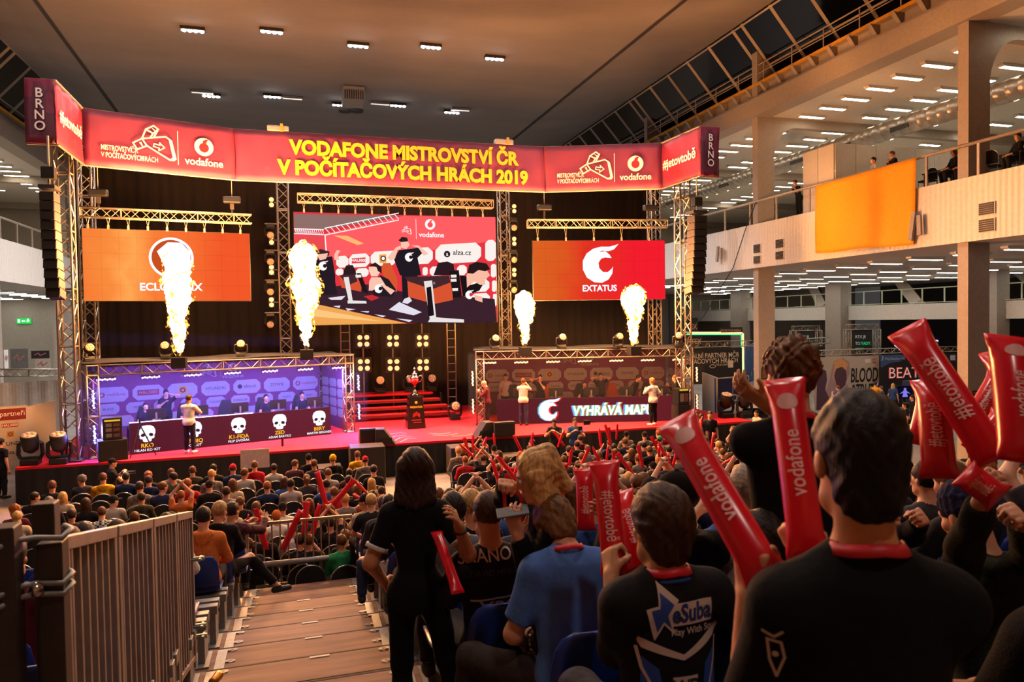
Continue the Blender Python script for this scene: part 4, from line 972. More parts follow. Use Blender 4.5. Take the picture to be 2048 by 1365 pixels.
# ---- lamps on the towers
BLM = mat('blinder_lens', 'ffcf90', .2, emit=.9, ecol=(1, .62, .3)); LENS = mat('lens_glass', '20242c', .1, metal=.3)
def moving_head(x, y, z, label, s=1., rz=0., tilt=.5, group=None, down=False):
    t = root('moving_head_light', (x, y, z), label, 'stage light', group, rz); f = -1 if down else 1
    M0 = Matrix.Diagonal((s, s, s*f, 1)); MB().box((0, 0, .06), (.30, .26, .12)).build('base', BLACK, t, M0, bevel=.02, local=True)
    b = MB(); b.path([(-.16, 0, .12), (-.2, 0, .2), (-.19, 0, .40), (-.15, 0, .42)], .035, 6); b.path([(.16, 0, .12), (.2, 0, .2), (.19, 0, .40), (.15, 0, .42)], .035, 6); b.tube((-.16, 0, .13), (.16, 0, .13), .035); b.build('yoke', BLACK, t, M0, local=True)
    Mh = M0 @ Matrix.Translation((0, 0, .40)) @ Matrix.Rotation(PI/2+tilt, 4, 'X')
    o = MB().lathe([(.06, -.18), (.13, -.12), (.15, 0), (.145, .16), (.135, .18)], 16, Mh).build('head', BLACK, t, None, True, local=True)
    b = MB(); b.lathe([(.125, .17), (.125, .186), (.0001, .19)], 16, Mh)
    for k in range(7): b.lathe([(.03, .186), (.03, .20), (.0001, .205)], 8, Mh @ Matrix.Translation((.08*math.cos(k)*(k > 0), .08*math.sin(k*1.047)*(k > 0), 0)))
    b.build('lens', mat('lens_warm', 'd8a878', .15, emit=.12, ecol=(1, .6, .35)), o, None, True, local=True)
    return t
def tower_lamps(px, ys_b, ys_m, Y, side, word):
    for i, y in enumerate(ys_b):
        p = at(px, y, Y=Y); t = root('blinder_light', p, 'two-lamp blinder number %d from the top on the tower %s' % (i+1, word), 'stage light')
        t['label'] = '%s two-lamp blinder on the tower %s' % (('topmost', 'second', 'third', 'lowest')[i], word)
        MB().box(p+Vector((0, .05, 0)), (.2, .14, .4)).build('housing', BLACK, t)
        for o in (-.1, .1): MB().lathe([(.085, 0), (.085, .03), (.04, .035)], 12, Matrix.Translation(p+Vector((0, -.02, o))) @ Matrix.Rotation(PI/2, 4, 'X')).build('lamp', BLM, t)
        MB().tube(p+Vector((0, .08, 0)), Vector((side, Y, p.z)), .02).build('bracket', TRUSS, t)
    for i, y in enumerate(ys_m):
        p = at(px-2, y, Y=Y); t = moving_head(p.x, p.y, p.z+.25, '%s moving head lamp clamped to the tower %s' % (('topmost', 'second', 'third', 'lowest')[i], word), 1., 0, -.2, down=True)
        MB().tube((p.x-.2, Y, p.z+.27), (side, Y, p.z+.27), .025).build('bracket', TRUSS, t)
tower_lamps(543, (405, 480, 540, 605), (462, 515, 575, 640), 28.7, -.75, 'beside the orange ring screen')
tower_lamps(1028, (418, 483, 545), (448, 512, 572), 28.7, 8.5, 'beside the flame emblem screen')
for i, px in enumerate((726, 785, 844)):
    zt = [at(px, y, Y=29.8).z for y in (652, 682, 730)]; x = at(px, 682, Y=29.8).x
    nm = ('nearest the orange screen', 'in the middle', 'nearest the flame emblem screen')[i]
    t = root('lamp_pole', (x, 29.8, 1.05), 'thin upright pole carrying four-lamp blinders above the red steps, pole '+nm, 'pole'); MB().tube((x, 29.8, 1.05), (x, 29.8, 5.2), .03).build('pole', TRUSS, t)
    for j, z in enumerate(zt[1:]):
        p = Vector((x, 29.7, z)); t2 = root('blinder_light', p, '%s four-lamp blinder on the pole %s above the red steps' % (('upper', 'lower')[j], nm), 'stage light')
        MB().box(p, (.62, .12, .62)).build('housing', BLACK, t2)
        for dx in (-.14, .14):
            for dz in (-.14, .14): MB().lathe([(.1, 0), (.1, .03), (.05, .04)], 12, Matrix.Translation(p+Vector((dx, -.06, dz))) @ Matrix.Rotation(PI/2, 4, 'X')).build('lamp', BLM, t2)
for px, lb in ((690, 'narrow ladder truss behind the stage on the skull desk side'), (902, 'narrow ladder truss behind the stage on the trophy side')):
    x = at(px, 660, Y=30.2).x; t = root('ladder_truss', (x, 30.2, 1.05), lb, 'truss'); b = MB()
    for o in (-.18, .18): MB().tube((x+o, 30.2, 1.05), (x+o, 30.2, 5.4), .03).build('rail', TRUSS, t)
    for k in range(12): b.tube((x-.18, 30.2, 1.3+.36*k), (x+.18, 30.2, 1.3+.36*k), .018)
    b.build('rungs', TRUSS, t)
# ---------------------------------------------------------------- player booths
WALLP = mat('sponsor_wall_cloth', '6e2450', .7, var=.1); OCT = mat('print_grey', '9c948e', .7, var=.04); WD = mat('table_black', '15100f', .5); SCRN = screen('desk_screen', '501824', .6)
CHAIRM = mat('gaming_chair_leather', '14100f', .5); CHAIRO = mat('gaming_chair_orange', 'a8481c', .6)
TOPZ = 2.74
def octo(b, x, y, w_, h, z, mi=0):
    e = h*.28; b.flat([(x-w_/2+e, y-h/2), (x+w_/2-e, y-h/2), (x+w_/2, y-h/2+e), (x+w_/2, y+h/2-e), (x+w_/2-e, y+h/2), (x-w_/2+e, y+h/2), (x-w_/2, y+h/2-e), (x-w_/2, y-h/2+e)], z, mi)
def sponsors(b, W, row1, row2, w1=.95, w2=.64):
    n = len(row1); st = W/n
    for k, tx in enumerate(row1):
        x = st*(k+.5); octo(b, x, 1.62, min(w1, st*.92), .5, .012)
        if tx == 'vodafone': voda(b, x-.3, 1.62, .09, .02, 2, 0); b.text(tx, x+.12, 1.62, .15, .02, 2)
        elif tx == 'o': b.rect(x-.13, 1.5, x+.13, 1.76, .02, 4); b.disc(x, 1.63, .09, .022, 3); b.disc(x, 1.63, .05, .024, 4)
        elif tx == 'HAL3000': b.rect(x-.33, 1.53, x+.33, 1.72, .02, 2); b.text(tx, x, 1.625, .15, .024, 1)
        elif tx == 'alza.cz': b.disc(x-.25, 1.63, .08, .02, 3); b.text(tx, x+.1, 1.63, .17, .02, 3)
        else: b.text(tx, x, 1.62, .15, .02, 3)
    n = len(row2); st = W/n
    for k, tx in enumerate(row2):
        x = st*(k+.5); octo(b, x, 1.14, min(w2, st*.92), .36, .012); b.text(tx, x, 1.14, .11, .02, 3)
        octo(b, x+st*.5, .72, min(w2, st*.92), .36, .012) if k < n-1 else None
def led_bar(t_parent_label, M, L_, colr, strength, label, n=8, vert=False):
    t = link(None, 'led_bar', None, M); tag(t, label, 'stage light')
    MB().box((0, 0, 0), (L_, .10, .10)).build('housing', BLACK, t, None, local=True)
    b = MB(); m = mat('led_%s' % t_parent_label, 'ffffff', .4, emit=strength, ecol=colr)
    for k in range(n): b.lathe([(.034, 0), (.03, .025), (.0001, .035)], 8, Matrix.Translation((-L_/2+L_*(k+.5)/n, -.05, .0+.018*(k % 2)-.009)) @ Matrix.Rotation(PI/2, 4, 'X'))
    b.build('lens_row', m, t, None, local=True)
    return t
def monitor(M, label):
    t = link(None, 'monitor', None, M); tag(t, label, 'monitor')
    MB().box((0, 0, .36), (.54, .04, .32)).build('screen_back', BLACK, t, local=True, bevel=.01); b = MB(); b.box((0, -.05, .2), (.05, .04, .4)); b.build('stand', mat('silver', 'b8b4b0', .3, metal=.8), t, local=True); MB().box((0, -.02, .01), (.26, .2, .02)).build('foot', BLACK, t, local=True)
def gaming_chair(M, label, cm):
    t = link(None, 'gaming_chair', None, M); tag(t, label, 'chair')
    MB().box((0, 0, .48), (.5, .5, .1)).build('seat', cm, t, local=True, bevel=.04)
    b = MB(); b.prism([(-.22, .5), (.22, .5), (.27, .75), (.24, 1.05), (.14, 1.32), (-.14, 1.32), (-.24, 1.05), (-.27, .75)], .24, .32, Matrix(((1, 0, 0, 0), (0, 0, 1, 0), (0, 1, 0, 0), (0, 0, 0, 1)))); b.build('backrest', cm, t, local=True, bevel=.03)
    for s_ in (-1, 1): MB().box((s_*.29, 0, .66), (.07, .3, .04)).build('armrest', BLACK, t, local=True)
    b = MB(); b.tube((0, 0, .06), (0, 0, .44), .03)
    for k in range(5): b.tube((0, 0, .08), (.3*math.cos(k*1.257), .3*math.sin(k*1.257), .05), .022)
    b.build('base', BLACK, t, local=True)
def booth(A, ang, W, dp, nm, where, colr, row1, row2, strength):
    T = TR(A[0], A[1], 1.05, ang); P = lambda x, y, z: T @ Vector((x, y, z)); ux = T.to_3x3() @ Vector((1, 0, 0)); uy = T.to_3x3() @ Vector((0, 1, 0))
    t = root('player_booth', P(W/2, 0, 0), where+' player booth framed in square truss with a printed sponsor back wall', 'booth', None, ang)
    h = TOPZ-.15
    for x, y in ((0, 0), (W, 0), (W, dp), (0, dp)):
        f = link(None, 'corner_post', t, Matrix.Translation(P(x, y, 0))); truss(P(x, y, .02), P(x, y, h-.15), parent=f, side=ux)
        MB().box(P(x, y, h), (.3, .3, .3), ang).build('corner_block', DARK, f) if y > 0 else None
        b = MB()
        for i in (-1, 1):
            for j in (-1, 1): b.tube(P(x+.145*i, y+.145*j, h-.15), P(x+.145*i, y+.145*j, h+.15), .025)
            for zz_ in (-.145, .145): b.tube(P(x+.145*i, y-.145, h+zz_), P(x+.145*i, y+.145, h+zz_), .025); b.tube(P(x-.145, y+.145*i, h+zz_), P(x+.145, y+.145*i, h+zz_), .025)
        b.build('corner_frame', TRUSS, f); MB().box(P(x, y, .01), (.4, .4, .02), ang).build('foot_plate', DARK, f)
    for a, c, sd in (((.15, 0, h), (W-.15, 0, h), (0, 0, 1)), ((0, .15, h), (0, dp-.15, h), (0, 0, 1)), ((W, .15, h), (W, dp-.15, h), (0, 0, 1))):
        f = link(None, 'roof_beam', t, Matrix.Translation(P(*a))); truss(P(*a), P(*c), parent=f, side=sd)
    b = MB(); n, m_ = 24, 8; v = [tuple(P(-.25+(W+.5)*i/n, -.05+(dp+.3)*j/m_, TOPZ+.02+.05*math.sin(i*1.1+j)*math.sin(j*.4)+.03*math.sin(i*.5))) for j in range(m_+1) for i in range(n+1)]
    b.add(v, [(j*(n+1)+i, j*(n+1)+i+1, (j+1)*(n+1)+i+1, (j+1)*(n+1)+i) for j in range(m_) for i in range(n)])
    o = b.build('roof_cloth', mat('roof_cloth', '171110', .9, var=.2), t, smooth=True); sm = o.modifiers.new('t', 'SOLIDIFY'); sm.thickness = .03; sm.offset = 1
    Mb = frame(P(.15, dp-.2, 0), ux); Wb = W-.3
    MB().box((Wb/2, TOPZ/2-.1, -.04), (Wb, TOPZ-.2, .04)).build('back_wall', WALLP, t, Mb)
    b = MB(); sponsors(b, Wb, row1, row2); keyb(b, Wb/2-.25, 2.25, .42, .012, 1); b.text('MISTROVSTVÍ ČR', Wb/2-.75, 2.12, .1, .012, 1, 'CENTER'); b.rect(Wb/2+.18, 2.0, Wb/2+.19, 2.5, .012, 1); voda(b, Wb/2+.6, 2.32, .17, .012, 0, 2); b.text('vodafone', Wb/2+.6, 2.03, .2, .012, 1)
    b.build('sponsor_print', [OCT, OCT, mat('print_dull_red', '8a1c22', .7), PD, mat('print_amber', 'c88a1c', .7)], t, Mb)
    for x, sgn in ((.0, 1), (W, -1)):
        Ms = frame(P(x+.02*sgn, dp-.15 if sgn < 0 else .2, 0), uy*(-1 if sgn < 0 else 1)); 
        if sgn > 0: Ms = frame(P(x+.03, .2, 0), uy)
        Ls = dp-.4; MB().box((Ls/2, TOPZ/2-.1, 0), (Ls, TOPZ-.25, .03)).build('side_wall', WALLP, t, Ms)
        b = MB()
        for k in range(3):
            for j in range(4): octo(b, Ls*(k+.5)/3, .6+.36*j, Ls/3*.9, .31, .02)
        voda(b, Ls*.66, 2.25, .13, .02); keyb(b, Ls*.35, 2.25, .3, .02); b.build('side_print', [OCT, OCT], t, Ms)
    for k in range(7):
        x = .35+(W-.7)*k/6
        led_bar(nm, Matrix.Translation(P(x, -.02, TOPZ-.42)) @ Matrix.Rotation(ang, 4, 'Z') @ Matrix.Rotation(.25, 4, 'X'), .52, colr, strength, '%s bar of lamps under the roof beam of the %s booth' % (('first', 'second', 'third', 'fourth', 'fifth', 'sixth', 'last')[k], where.lower()))
        lamp('AREA', 'bar_glow', P(x, .0, TOPZ-.46), P(x, 2.2, 0), 380 if nm == 'blue' else 50, colr, (.5, .06))
    return T, P, ux, uy, t
BLUE = (.2, .17, 1.); WARM = (1., .34, .16)
TL, PL, uxL, uyL, _ = booth((-5.9, 23.55), math.atan2(2.29, 7.5), 7.84, 2.9, 'blue', 'Blue lit', BLUE, ('vodafone', 'HAL3000', 'o', 'HYUNDAI', 'alza.cz', 'ZOWIE', 'vodafone'), ('BLAZE', 'WD', 'GOC', 'vodafone', 'COUGAR', 'DXRACER', 'adidas', 'ELKO', 'GOC'), 3.6)
TR_, PRr, uxR, uyR, _ = booth((6.4, 25.7), math.atan2(-1.95, 7.6), 7.84, 2.9, 'warm', 'Orange lit', WARM, ('vodafone', 'HAL3000', 'o', 'HYUNDAI', 'alza.cz', 'ZOWIE', 'vodafone'), ('BLAZE', 'WD', 'GOC', 'vodafone', 'COUGAR', 'DXRACER', 'adidas', 'ELKO', 'GOC'), 2.4)
for P, T, x, cl, nm, wh, ang in ((PL, TL, 0, BLUE, 'blue', 'blue booth post by the tripod', math.atan2(2.29, 7.5)), (PL, TL, 7.84+.28, BLUE, 'blue', 'blue booth post by the red steps', math.atan2(2.29, 7.5)), (PRr, TR_, -.28, WARM, 'warm', 'orange booth post by the red steps', math.atan2(-1.95, 7.6)), (PRr, TR_, 7.84+.26, WARM, 'warm', 'orange booth post by the car', math.atan2(-1.95, 7.6))):
    for z, w_ in ((1.75, 'upper'), (.72, 'lower')):
        led_bar(nm, Matrix.Translation(P(x, -.2, z)) @ Matrix.Rotation(ang, 4, 'Z') @ Matrix.Rotation(PI/2, 4, 'Y'), .55, cl, 30, '%s upright bar of lamps on the %s' % (w_, wh))
        lamp('AREA', 'bar_glow', P(x, -.27, z), P(x, -2, z-.6), 200 if nm == 'blue' else 50, cl, (.06, .5))
def haze(T, W, dp, name, label):           # thin stage haze hanging in and just before each booth
    m = bpy.data.materials.new(name); m.use_nodes = True; nt = m.node_tree; nt.nodes.remove(nt.nodes['Principled BSDF']); v = nt.nodes.new('ShaderNodeVolumeScatter'); v.inputs['Density'].default_value = .014; v.inputs['Anisotropy'].default_value = .2; v.inputs['Color'].default_value = (.95, .95, 1, 1)
    nt.links.new(v.outputs[0], nt.nodes['Material Output'].inputs['Volume']); b = MB(); b.box((W/2, dp/2-.5, 1.33), (W+.9, dp+.6, 2.62)); o = b.build('haze', m, None, T); tag(o, label, 'haze', kind='stuff')
haze(TL, 7.84, 2.9, 'haze_blue', 'faint stage haze glowing blue inside and before the booth by the tripod')
haze(TR_, 7.84, 2.9, 'haze_warm', 'faint stage haze glowing orange inside and before the booth by the car')
# desks with LED fronts
DK = led_grad('led_maroon', [(0, '5a1420'), (.5, '661626'), (1, '701828')], .75)
def desk(P, T, ux, x0, x1, off, label, h=.95):
    t = root('player_desk', P((x0+x1)/2, off, 0), label, 'desk'); L = x1-x0
    M = frame(P(x0, off, 0), ux); MB().box((L/2, h/2, -.06), (L, h, .1)).build('led_cabinet', BLACK, t, M); b = MB(); b.rect(0, .0, L, h, 0); b.build('display', DK, t, M)
    M2 = T @ Matrix.Translation((x0, off+.1, 0)); MB().box((L/2, .42, .75), (L, .8, .05)).build('table_top', WD, t, M2)
    for k in range(5): MB().box((L*(k+.5)/5-.6*(k == 0)+.6*(k == 4), .7, .36), (.06, .06, .72)).build('leg', WD, t, M2)
    return t, M, L
def skull(b, x, y, s, z, w_=0, d=1):
    o = [(.0, .5), (.2, .48), (.36, .38), (.44, .2), (.44, .02), (.38, -.12), (.40, -.22), (.34, -.30), (.24, -.31), (.22, -.44), (.14, -.48), (0, -.49)]
    b.flat([(x+a*s, y+c*s) for a, c in o+[(-a, c) for a, c in reversed(o[1:-1])]], z, w_)
    for sg in (-1, 1): b.flat([(x+sg*(.21+.115*math.cos(R(k))+.02*math.sin(R(k)))*s, y+(-.07+.095*math.sin(R(k))-.03*math.cos(R(k)))*s) for k in range(0, 360, 24)], z+.003, d)
    b.flat([(x-.06*s, y-.27*s), (x, y-.15*s), (x+.06*s, y-.27*s), (x, y-.24*s)], z+.003, d)
LY = screen('led_yellow', 'ffb81c', 1.15); LM = screen('led_maroon_flat', '4a1220', .6)
tL, ML, Ld = desk(PL, TL, uxL, .92, 7.12, -.13, 'long desk front with white skull emblems and player names')
b = MB(); Mi = ML.inverted(); uA, uB = PL(.92, -.13, 0), PL(7.12, -.13, 0); A2, B2 = (uA.x, uA.y), (uB.x, uB.y)
for px, py, n1, n2 in ((294, 866, 'RKO', 'MILAN KOHÚT'), (388, 856, 'KUBIQ', 'POHLOT'), (477, 847, 'K1-FIDA', 'FILIP DVOŘÁK'), (559, 840, 'ZED', 'ADAM BARTKO'), (638, 831, 'BERY', 'MARTIN BERÁNEK')):
    b = MB(); q = Mi @ onp(px, py, A2, B2); y = .60; skull(b, q.x, y, .52, .008); b.text(n1, q.x, .235, .17, .008, 2, 'CENTER', .02); b.text(n2, q.x, .10, .105, .008, 0, 'CENTER', .012); b.build('player_name', [LW, LM, LY], tL, ML)
b = MB(); b.box((Ld*.29, .96, -.05), (Ld*.58, .025, .06)); b.build('light_strip', mat('led_strip_blue', 'ffffff', emit=1.6, ecol=(.3, .35, 1)), tL, ML)
tR, MR, Ld2 = desk(PRr, TR_, uxR, .6, 7.5, -.1, 'long desk front with a flame emblem and glitching white capitals')
b = MB(); Mi = MR.inverted(); uA, uB = PRr(.6, -.1, 0), PRr(7.5, -.1, 0); A2, B2 = (uA.x, uA.y), (uB.x, uB.y); q = Mi @ onp(1097, 822, A2, B2)
cols = [LW, screen('led_cyan', '30e0e0', 1.), screen('led_hot_red', 'ff2038', 1.1), screen('led_green', '30d860', 1.), screen('led_violet', 'a080ff', 1.)]
for k, (dx, m_) in enumerate(((-.05, 1), (.06, 2), (-.02, 4), (0, 0))): flame_logo(b, q.x+dx, .5, .74, .006+.003*k, m_)
q2 = Mi @ onp(1226, 822, A2, B2)
for k, (dx, m_) in enumerate(((-.075, 4), (-.04, 1), (.075, 2), (.04, 3), (0, 0))): b.text('VYHRÁVÁ MAPU', q2.x+dx, .44, .5, .006+.003*k, m_, 'CENTER', .045, .82, .12)
b.build('glitch_lettering', cols, tR, MR)
for k in range(5):
    wd = ('first', 'second', 'third', 'fourth', 'fifth')[k]
    x = 1.5+1.25*k; monitor(TL @ Matrix.Translation((x+.2, .3, .78)), '%s monitor from the tripod end of the skull desk' % wd); gaming_chair(TL @ Matrix.Translation((x, 1.15, 0)) @ Matrix.Rotation(.2*(k % 2), 4, 'Z'), '%s gaming chair from the tripod end behind the skull desk' % wd, CHAIRM)
    x = 1.3+1.35*k; monitor(TR_ @ Matrix.Translation((x+.2, .3, .78)), '%s monitor from the red steps end of the flame emblem desk' % wd); gaming_chair(TR_ @ Matrix.Translation((x, 1.55, 0)) @ Matrix.Rotation(.3*(k % 2), 4, 'Z'), '%s gaming chair from the red steps end behind the flame emblem desk' % wd, CHAIRO if k % 2 else CHAIRM)
# people on the stage
def stand(P, loc, rz, label, group=None, face=False, **kw):
    d = dict(pose='stand', vox=.014, det=True); d.update(P); d.update(kw)
    return person(d, TR(loc[0], loc[1], loc[2], rz), label, group, False, face)
def sitp(P, loc, rz, label, group=None, face=False, **kw):
    d = dict(pose='sit', vox=.016); d.update(P); d.update(kw)
    return person(d, TR(loc[0], loc[1], loc[2], rz), label, group, False, face)
p = at(380, 907, Z=1.05); p.y += .0
stand(dict(hl='cam', hr='cam', lean=.03, s=1.02, legs='1c2030', top='d8d0c8', topname='white_t_shirt', shoe='e0dcd8', hairc='3a2416', sleeve=.8), (p.x, p.y, 1.05), -.35, 'man in a white T-shirt filming in front of the skull desk')
tb = MB(); 
for k, s_ in enumerate(('FOLLOW', 'YOUR', 'DREAMS')): tb.text(s_, 0, 1.36-.07*k, .07, 0)
p = at(1046, 849, Z=1.05)
def flat_man(px, depth_y, **k): 
    q = at(px, 700, Y=depth_y); return (q.x, q.y, 1.05)
pos = flat_man(1045, 24.9); stand(dict(hl='phone', hr='phone', top='d8c4b8', legs='28324a', hairc='6a4428', sleeve=.75, girth=1.05, s=1.0), pos, -.5, 'man in a pale pink T-shirt and jeans clapping before the flame emblem desk', topname='pale_t_shirt')
pos = flat_man(1305, 23.1); mb_, q_ = stand(dict(hl='cam', hr='hip', top='dcd4cc', legs='16161c', hairc='b0703c', hair='curly', sleeve=.85, shoe='e0dcd8', ease=.024, s=.98), pos, .3, 'person in a white T-shirt printed on the back beside the flame emblem desk', topname='white_t_shirt')
b = MB()
for k, s_ in enumerate(('FOLLOW', 'YOUR', 'DREAMS')): b.text(s_, 0, -.075*k, .075, .0, 0, 'CENTER', .01)
b.build('back_print', PD, mb_, frame((0, -.162, 1.36), (1, 0, 0)), local=True)
pos = PRr(.25, -.35, 0); stand(dict(hl='cam', hr='cam', hpitch=.5, top='4a1a22', topname='plaid_shirt', legs='14141a', hairc='a08468', sleeve=1.9, s=.97), pos, 1.2, 'man in a dark plaid shirt looking down by the orange booth')
pos = PRr(7.3, -.3, 0); stand(dict(hl='hip', hr='cam', top='141416', legs='2a2420', hairc='6a4a30', sleeve=1.9, s=1.0), pos, .9, 'man in black filming from the outer post of the orange lit booth')
kw = dict(top='1a181c', legs='16161c')
for x, y, rz, d, lb in ((1.0, 1.9, PI, dict(hl='side', hr='side', top='b8a8a0'), 'person in a pale shirt at the back wall of the orange lit booth'), (2.35, 1.3, PI-.2, dict(hl='chin', hr='ear'), 'player in a black T-shirt raising his fists behind the flame emblem desk'), (4.75, 1.5, PI, dict(hl='ear', hr='ear', girth=1.15), 'player with both hands at his ears in the middle of the orange lit booth'), (5.9, 1.1, PI+1, dict(hl='hip', hr='hip', lean=.5), 'player in black leaning sideways behind the flame emblem desk')):
    k_ = dict(kw); k_.update(d); stand(k_, PRr(x, y, 0), rz+math.atan2(-1.95, 7.6), lb, face=True)
sitp(dict(hl='lap', hr='lap', top='1a181c', hair='crop', hairc='1a1210'), PRr(4.1, 1.38, .53), PI-.3, 'player sitting low behind the flame emblem desk beside the standing one', face=True)
for k, (x, hc) in enumerate(((1.5, '1a1210'), (2.75, '4a2818'), (5.25, '201612'), (6.5, '1a1210'))):
    sitp(dict(id='player', hl='lap', hr='lap', top='1c1822', hairc=hc), PL(x, 1.12, .53), PI+math.atan2(2.29, 7.5), 'dark silhouetted player sitting %s behind the skull desk' % ('at the tripod end', 'second from the tripod end', 'second from the steps end', 'at the steps end')[k], face=True)
stand(dict(hl='ear', hr='cam', top='201c28'), PL(2.2, 1.9, 0), PI+.3, 'dim figure standing with a raised arm inside the blue lit booth', face=True)
# flame machines and flames
FW = mat('flame_core', 'fff0d0', .9, emit=16., ecol=(1, .8, .5)); nt = FW.node_tree; N = nt.nodes; tc = N.new('ShaderNodeTexCoord'); no = N.new('ShaderNodeTexNoise'); no.inputs['Scale'].default_value = 9; no.inputs['Detail'].default_value = 5; nt.links.new(tc.outputs['Object'], no.inputs[0])
rp = N.new('ShaderNodeValToRGB'); rp.color_ramp.elements[0].position = .31; rp.color_ramp.elements[0].color = (.5, .11, .008, 1); rp.color_ramp.elements[1].position = .44; rp.color_ramp.elements[1].color = (1, .8, .5, 1); nt.links.new(no.outputs[0], rp.inputs[0]); nt.links.new(rp.outputs[0], N['Principled BSDF'].inputs['Emission Color']); N['Principled BSDF'].inputs['Emission Strength'].default_value = 3.2
FO = bpy.data.materials.new('flame_fringe'); FO.use_nodes = True
nt = FO.node_tree; N = nt.nodes; b_ = N['Principled BSDF']; tc = N.new('ShaderNodeTexCoord'); no = N.new('ShaderNodeTexNoise'); no.inputs['Scale'].default_value = 7; no.inputs['Detail'].default_value = 6
nt.links.new(tc.outputs['Object'], no.inputs[0]); mr = N.new('ShaderNodeMapRange'); mr.inputs[1].default_value = .53; mr.inputs[2].default_value = .62; nt.links.new(no.outputs[0], mr.inputs[0]); nt.links.new(mr.outputs[0], b_.inputs['Alpha'])
b_.inputs['Base Color'].default_value = (.05, .02, 0, 1); b_.inputs['Emission Color'].default_value = (1, .36, .035, 1); b_.inputs['Emission Strength'].default_value = 3.2
def flame(px, py, prof, depth, lb, seed, sway=0.):
    base = at(px, py, D=depth); k = depth/1420; rnd = random.Random(seed); z0 = base.z
    t = root('flame_machine', (base.x, base.y, z0-.5), 'small black flame machine '+lb, 'machine')
    MB().box((base.x, base.y, z0-.32), (.42, .36, .34)).build('housing', BLACK, t, bevel=.02); b = MB(); b.tube((base.x, base.y, z0-.16), (base.x, base.y, z0-.03), .07, .06, 10); b.build('nozzle', DARK, t)
    f = root('flame', (base.x, base.y, z0), 'burning column of fire '+lb, 'flame')
    C = Body(.035); Fr = Body(.04); pts = []
    for i, (y, w_) in enumerate(prof):
        c = np.array([base.x+sway*(py-y)*k*.01+rnd.uniform(-.03, .03)*(i > 1), base.y+rnd.uniform(-.05, .05), z0+(py-y)*k]); pts.append((c, w_*k*.5))
    for (a, ra), (c, rb) in zip(pts[:-1], pts[1:]): C.rc(a, c, ra*.95, rb*.95, .08); Fr.rc(a, c, ra*.98+.03, rb*.98+.03, .08)
    for i in range(len(pts)*3):
        c, r_ = pts[rnd.randrange(2, len(pts))]; a = rnd.uniform(0, 2*PI); q = c+np.array([math.cos(a), math.sin(a), rnd.uniform(-.6, .6)])*r_*.85
        C.el(q, np.array([.35, .35, .5])*r_*rnd.uniform(.5, 1), .04); Fr.el(q+np.array([math.cos(a), math.sin(a), .4])*r_*.25, np.array([.3, .3, .5])*r_*rnd.uniform(.5, 1.1), .04)
    C.fold = [(.03, 13, (1, .4, .3), seed), (.02, 29, (.3, .7, -.6), seed*2), (.014, 52, (-.5, .4, .8), 1.)]; Fr.fold = [(.05, 11, (1, .5, -.3), seed), (.03, 27, (.3, -.7, .6), 2.), (.02, 55, (.6, .2, .8), 4.)]
    link(C.mesh('core', FW), 'core', f); link(Fr.mesh('fringe', FO), 'fringe', f)
    top = pts[-1][0]; m_ = pts[len(pts)*2//3][0]
    lamp('POINT', 'flame_light', (m_[0], m_[1]-.5, m_[2]+.5), None, 2600*len(pts)/8, (1, .42, .13), .3)
    for s_ in (-1, 1): lamp('POINT', 'flame_light', (m_[0]+.8*s_, m_[1]+.1, m_[2]+.3), None, 1300*len(pts)/8, (1, .42, .13), .3)
FLM = [(358, 705, [(705, 10), (690, 18), (670, 24), (650, 28), (625, 32), (600, 40), (575, 48), (555, 46), (538, 44), (522, 40), (510, 30), (502, 14)], 21.7, 'on the booth roof in front of the orange ring screen', 3, -.1), (613, 690, [(690, 8), (672, 16), (655, 22), (635, 28), (612, 36), (588, 48), (570, 50), (548, 38), (528, 44), (512, 50), (503, 34)], 23.1, 'on the booth roof before the near edge of the live picture', 5, 0), (1050, 686, [(686, 7), (672, 13), (655, 18), (640, 24), (622, 34), (608, 36), (598, 30), (592, 16)], 25.9, 'on the booth roof beside the tower by the flame emblem screen', 8, -.2), (1268, 684, [(684, 7), (670, 14), (652, 18), (635, 22), (618, 34), (602, 44), (592, 40), (582, 18)], 25.4, 'on the booth roof below the flame emblem screen', 9, -.4)]
for a in FLM: flame(*a)
# moving heads on roofs and stage
for px, py, D, lb in ((332, 708, 23.6, 'moving head lamp on the booth roof beside the tallest flame'), (482, 705, 24.2, 'moving head lamp on the booth roof between the two big flames'), (178, 712, 22.5, 'moving head lamp on the booth roof under the ring screen tower'), (990, 693, 26.6, 'moving head lamp at the inner corner of the orange lit booth roof'), (1123, 690, 26.6, 'moving head lamp on the orange lit booth roof between the two small flames'), (1236, 690, 26.4, 'moving head lamp just beside the flame under the emblem screen'), (1357, 692, 26, 'moving head lamp at the outer corner of the orange lit booth roof')):
    q = at(px, py, D=D); moving_head(q.x, q.y, 3.83, lb, 1.0, random.uniform(-.5, .5), -.3)
for px, py, z, s_, lb in ((62, 930, 1.05, 1.5, 'large moving head lamp on the stage corner nearest the sponsor board'), (120, 928, 1.05, 1.5, 'large moving head lamp on the stage corner beside the blue lit booth'), (1452, 836, 1.05, 1.6, 'large moving head lamp on the far stage corner nearest the orange lit booth'), (1489, 836, 1.05, 1.6, 'large moving head lamp on the far stage corner nearest the white car'), (910, 840, 1.05, 1.3, 'moving head lamp standing beside the foot of the red steps'), (712, 835, 1.05, 1.2, 'moving head lamp at the skull desk end of the red steps')):
    q = at(px, py, Z=z); moving_head(q.x, q.y, z, lb, s_, 0, -1.25 if s_ > 1.4 else -.2)
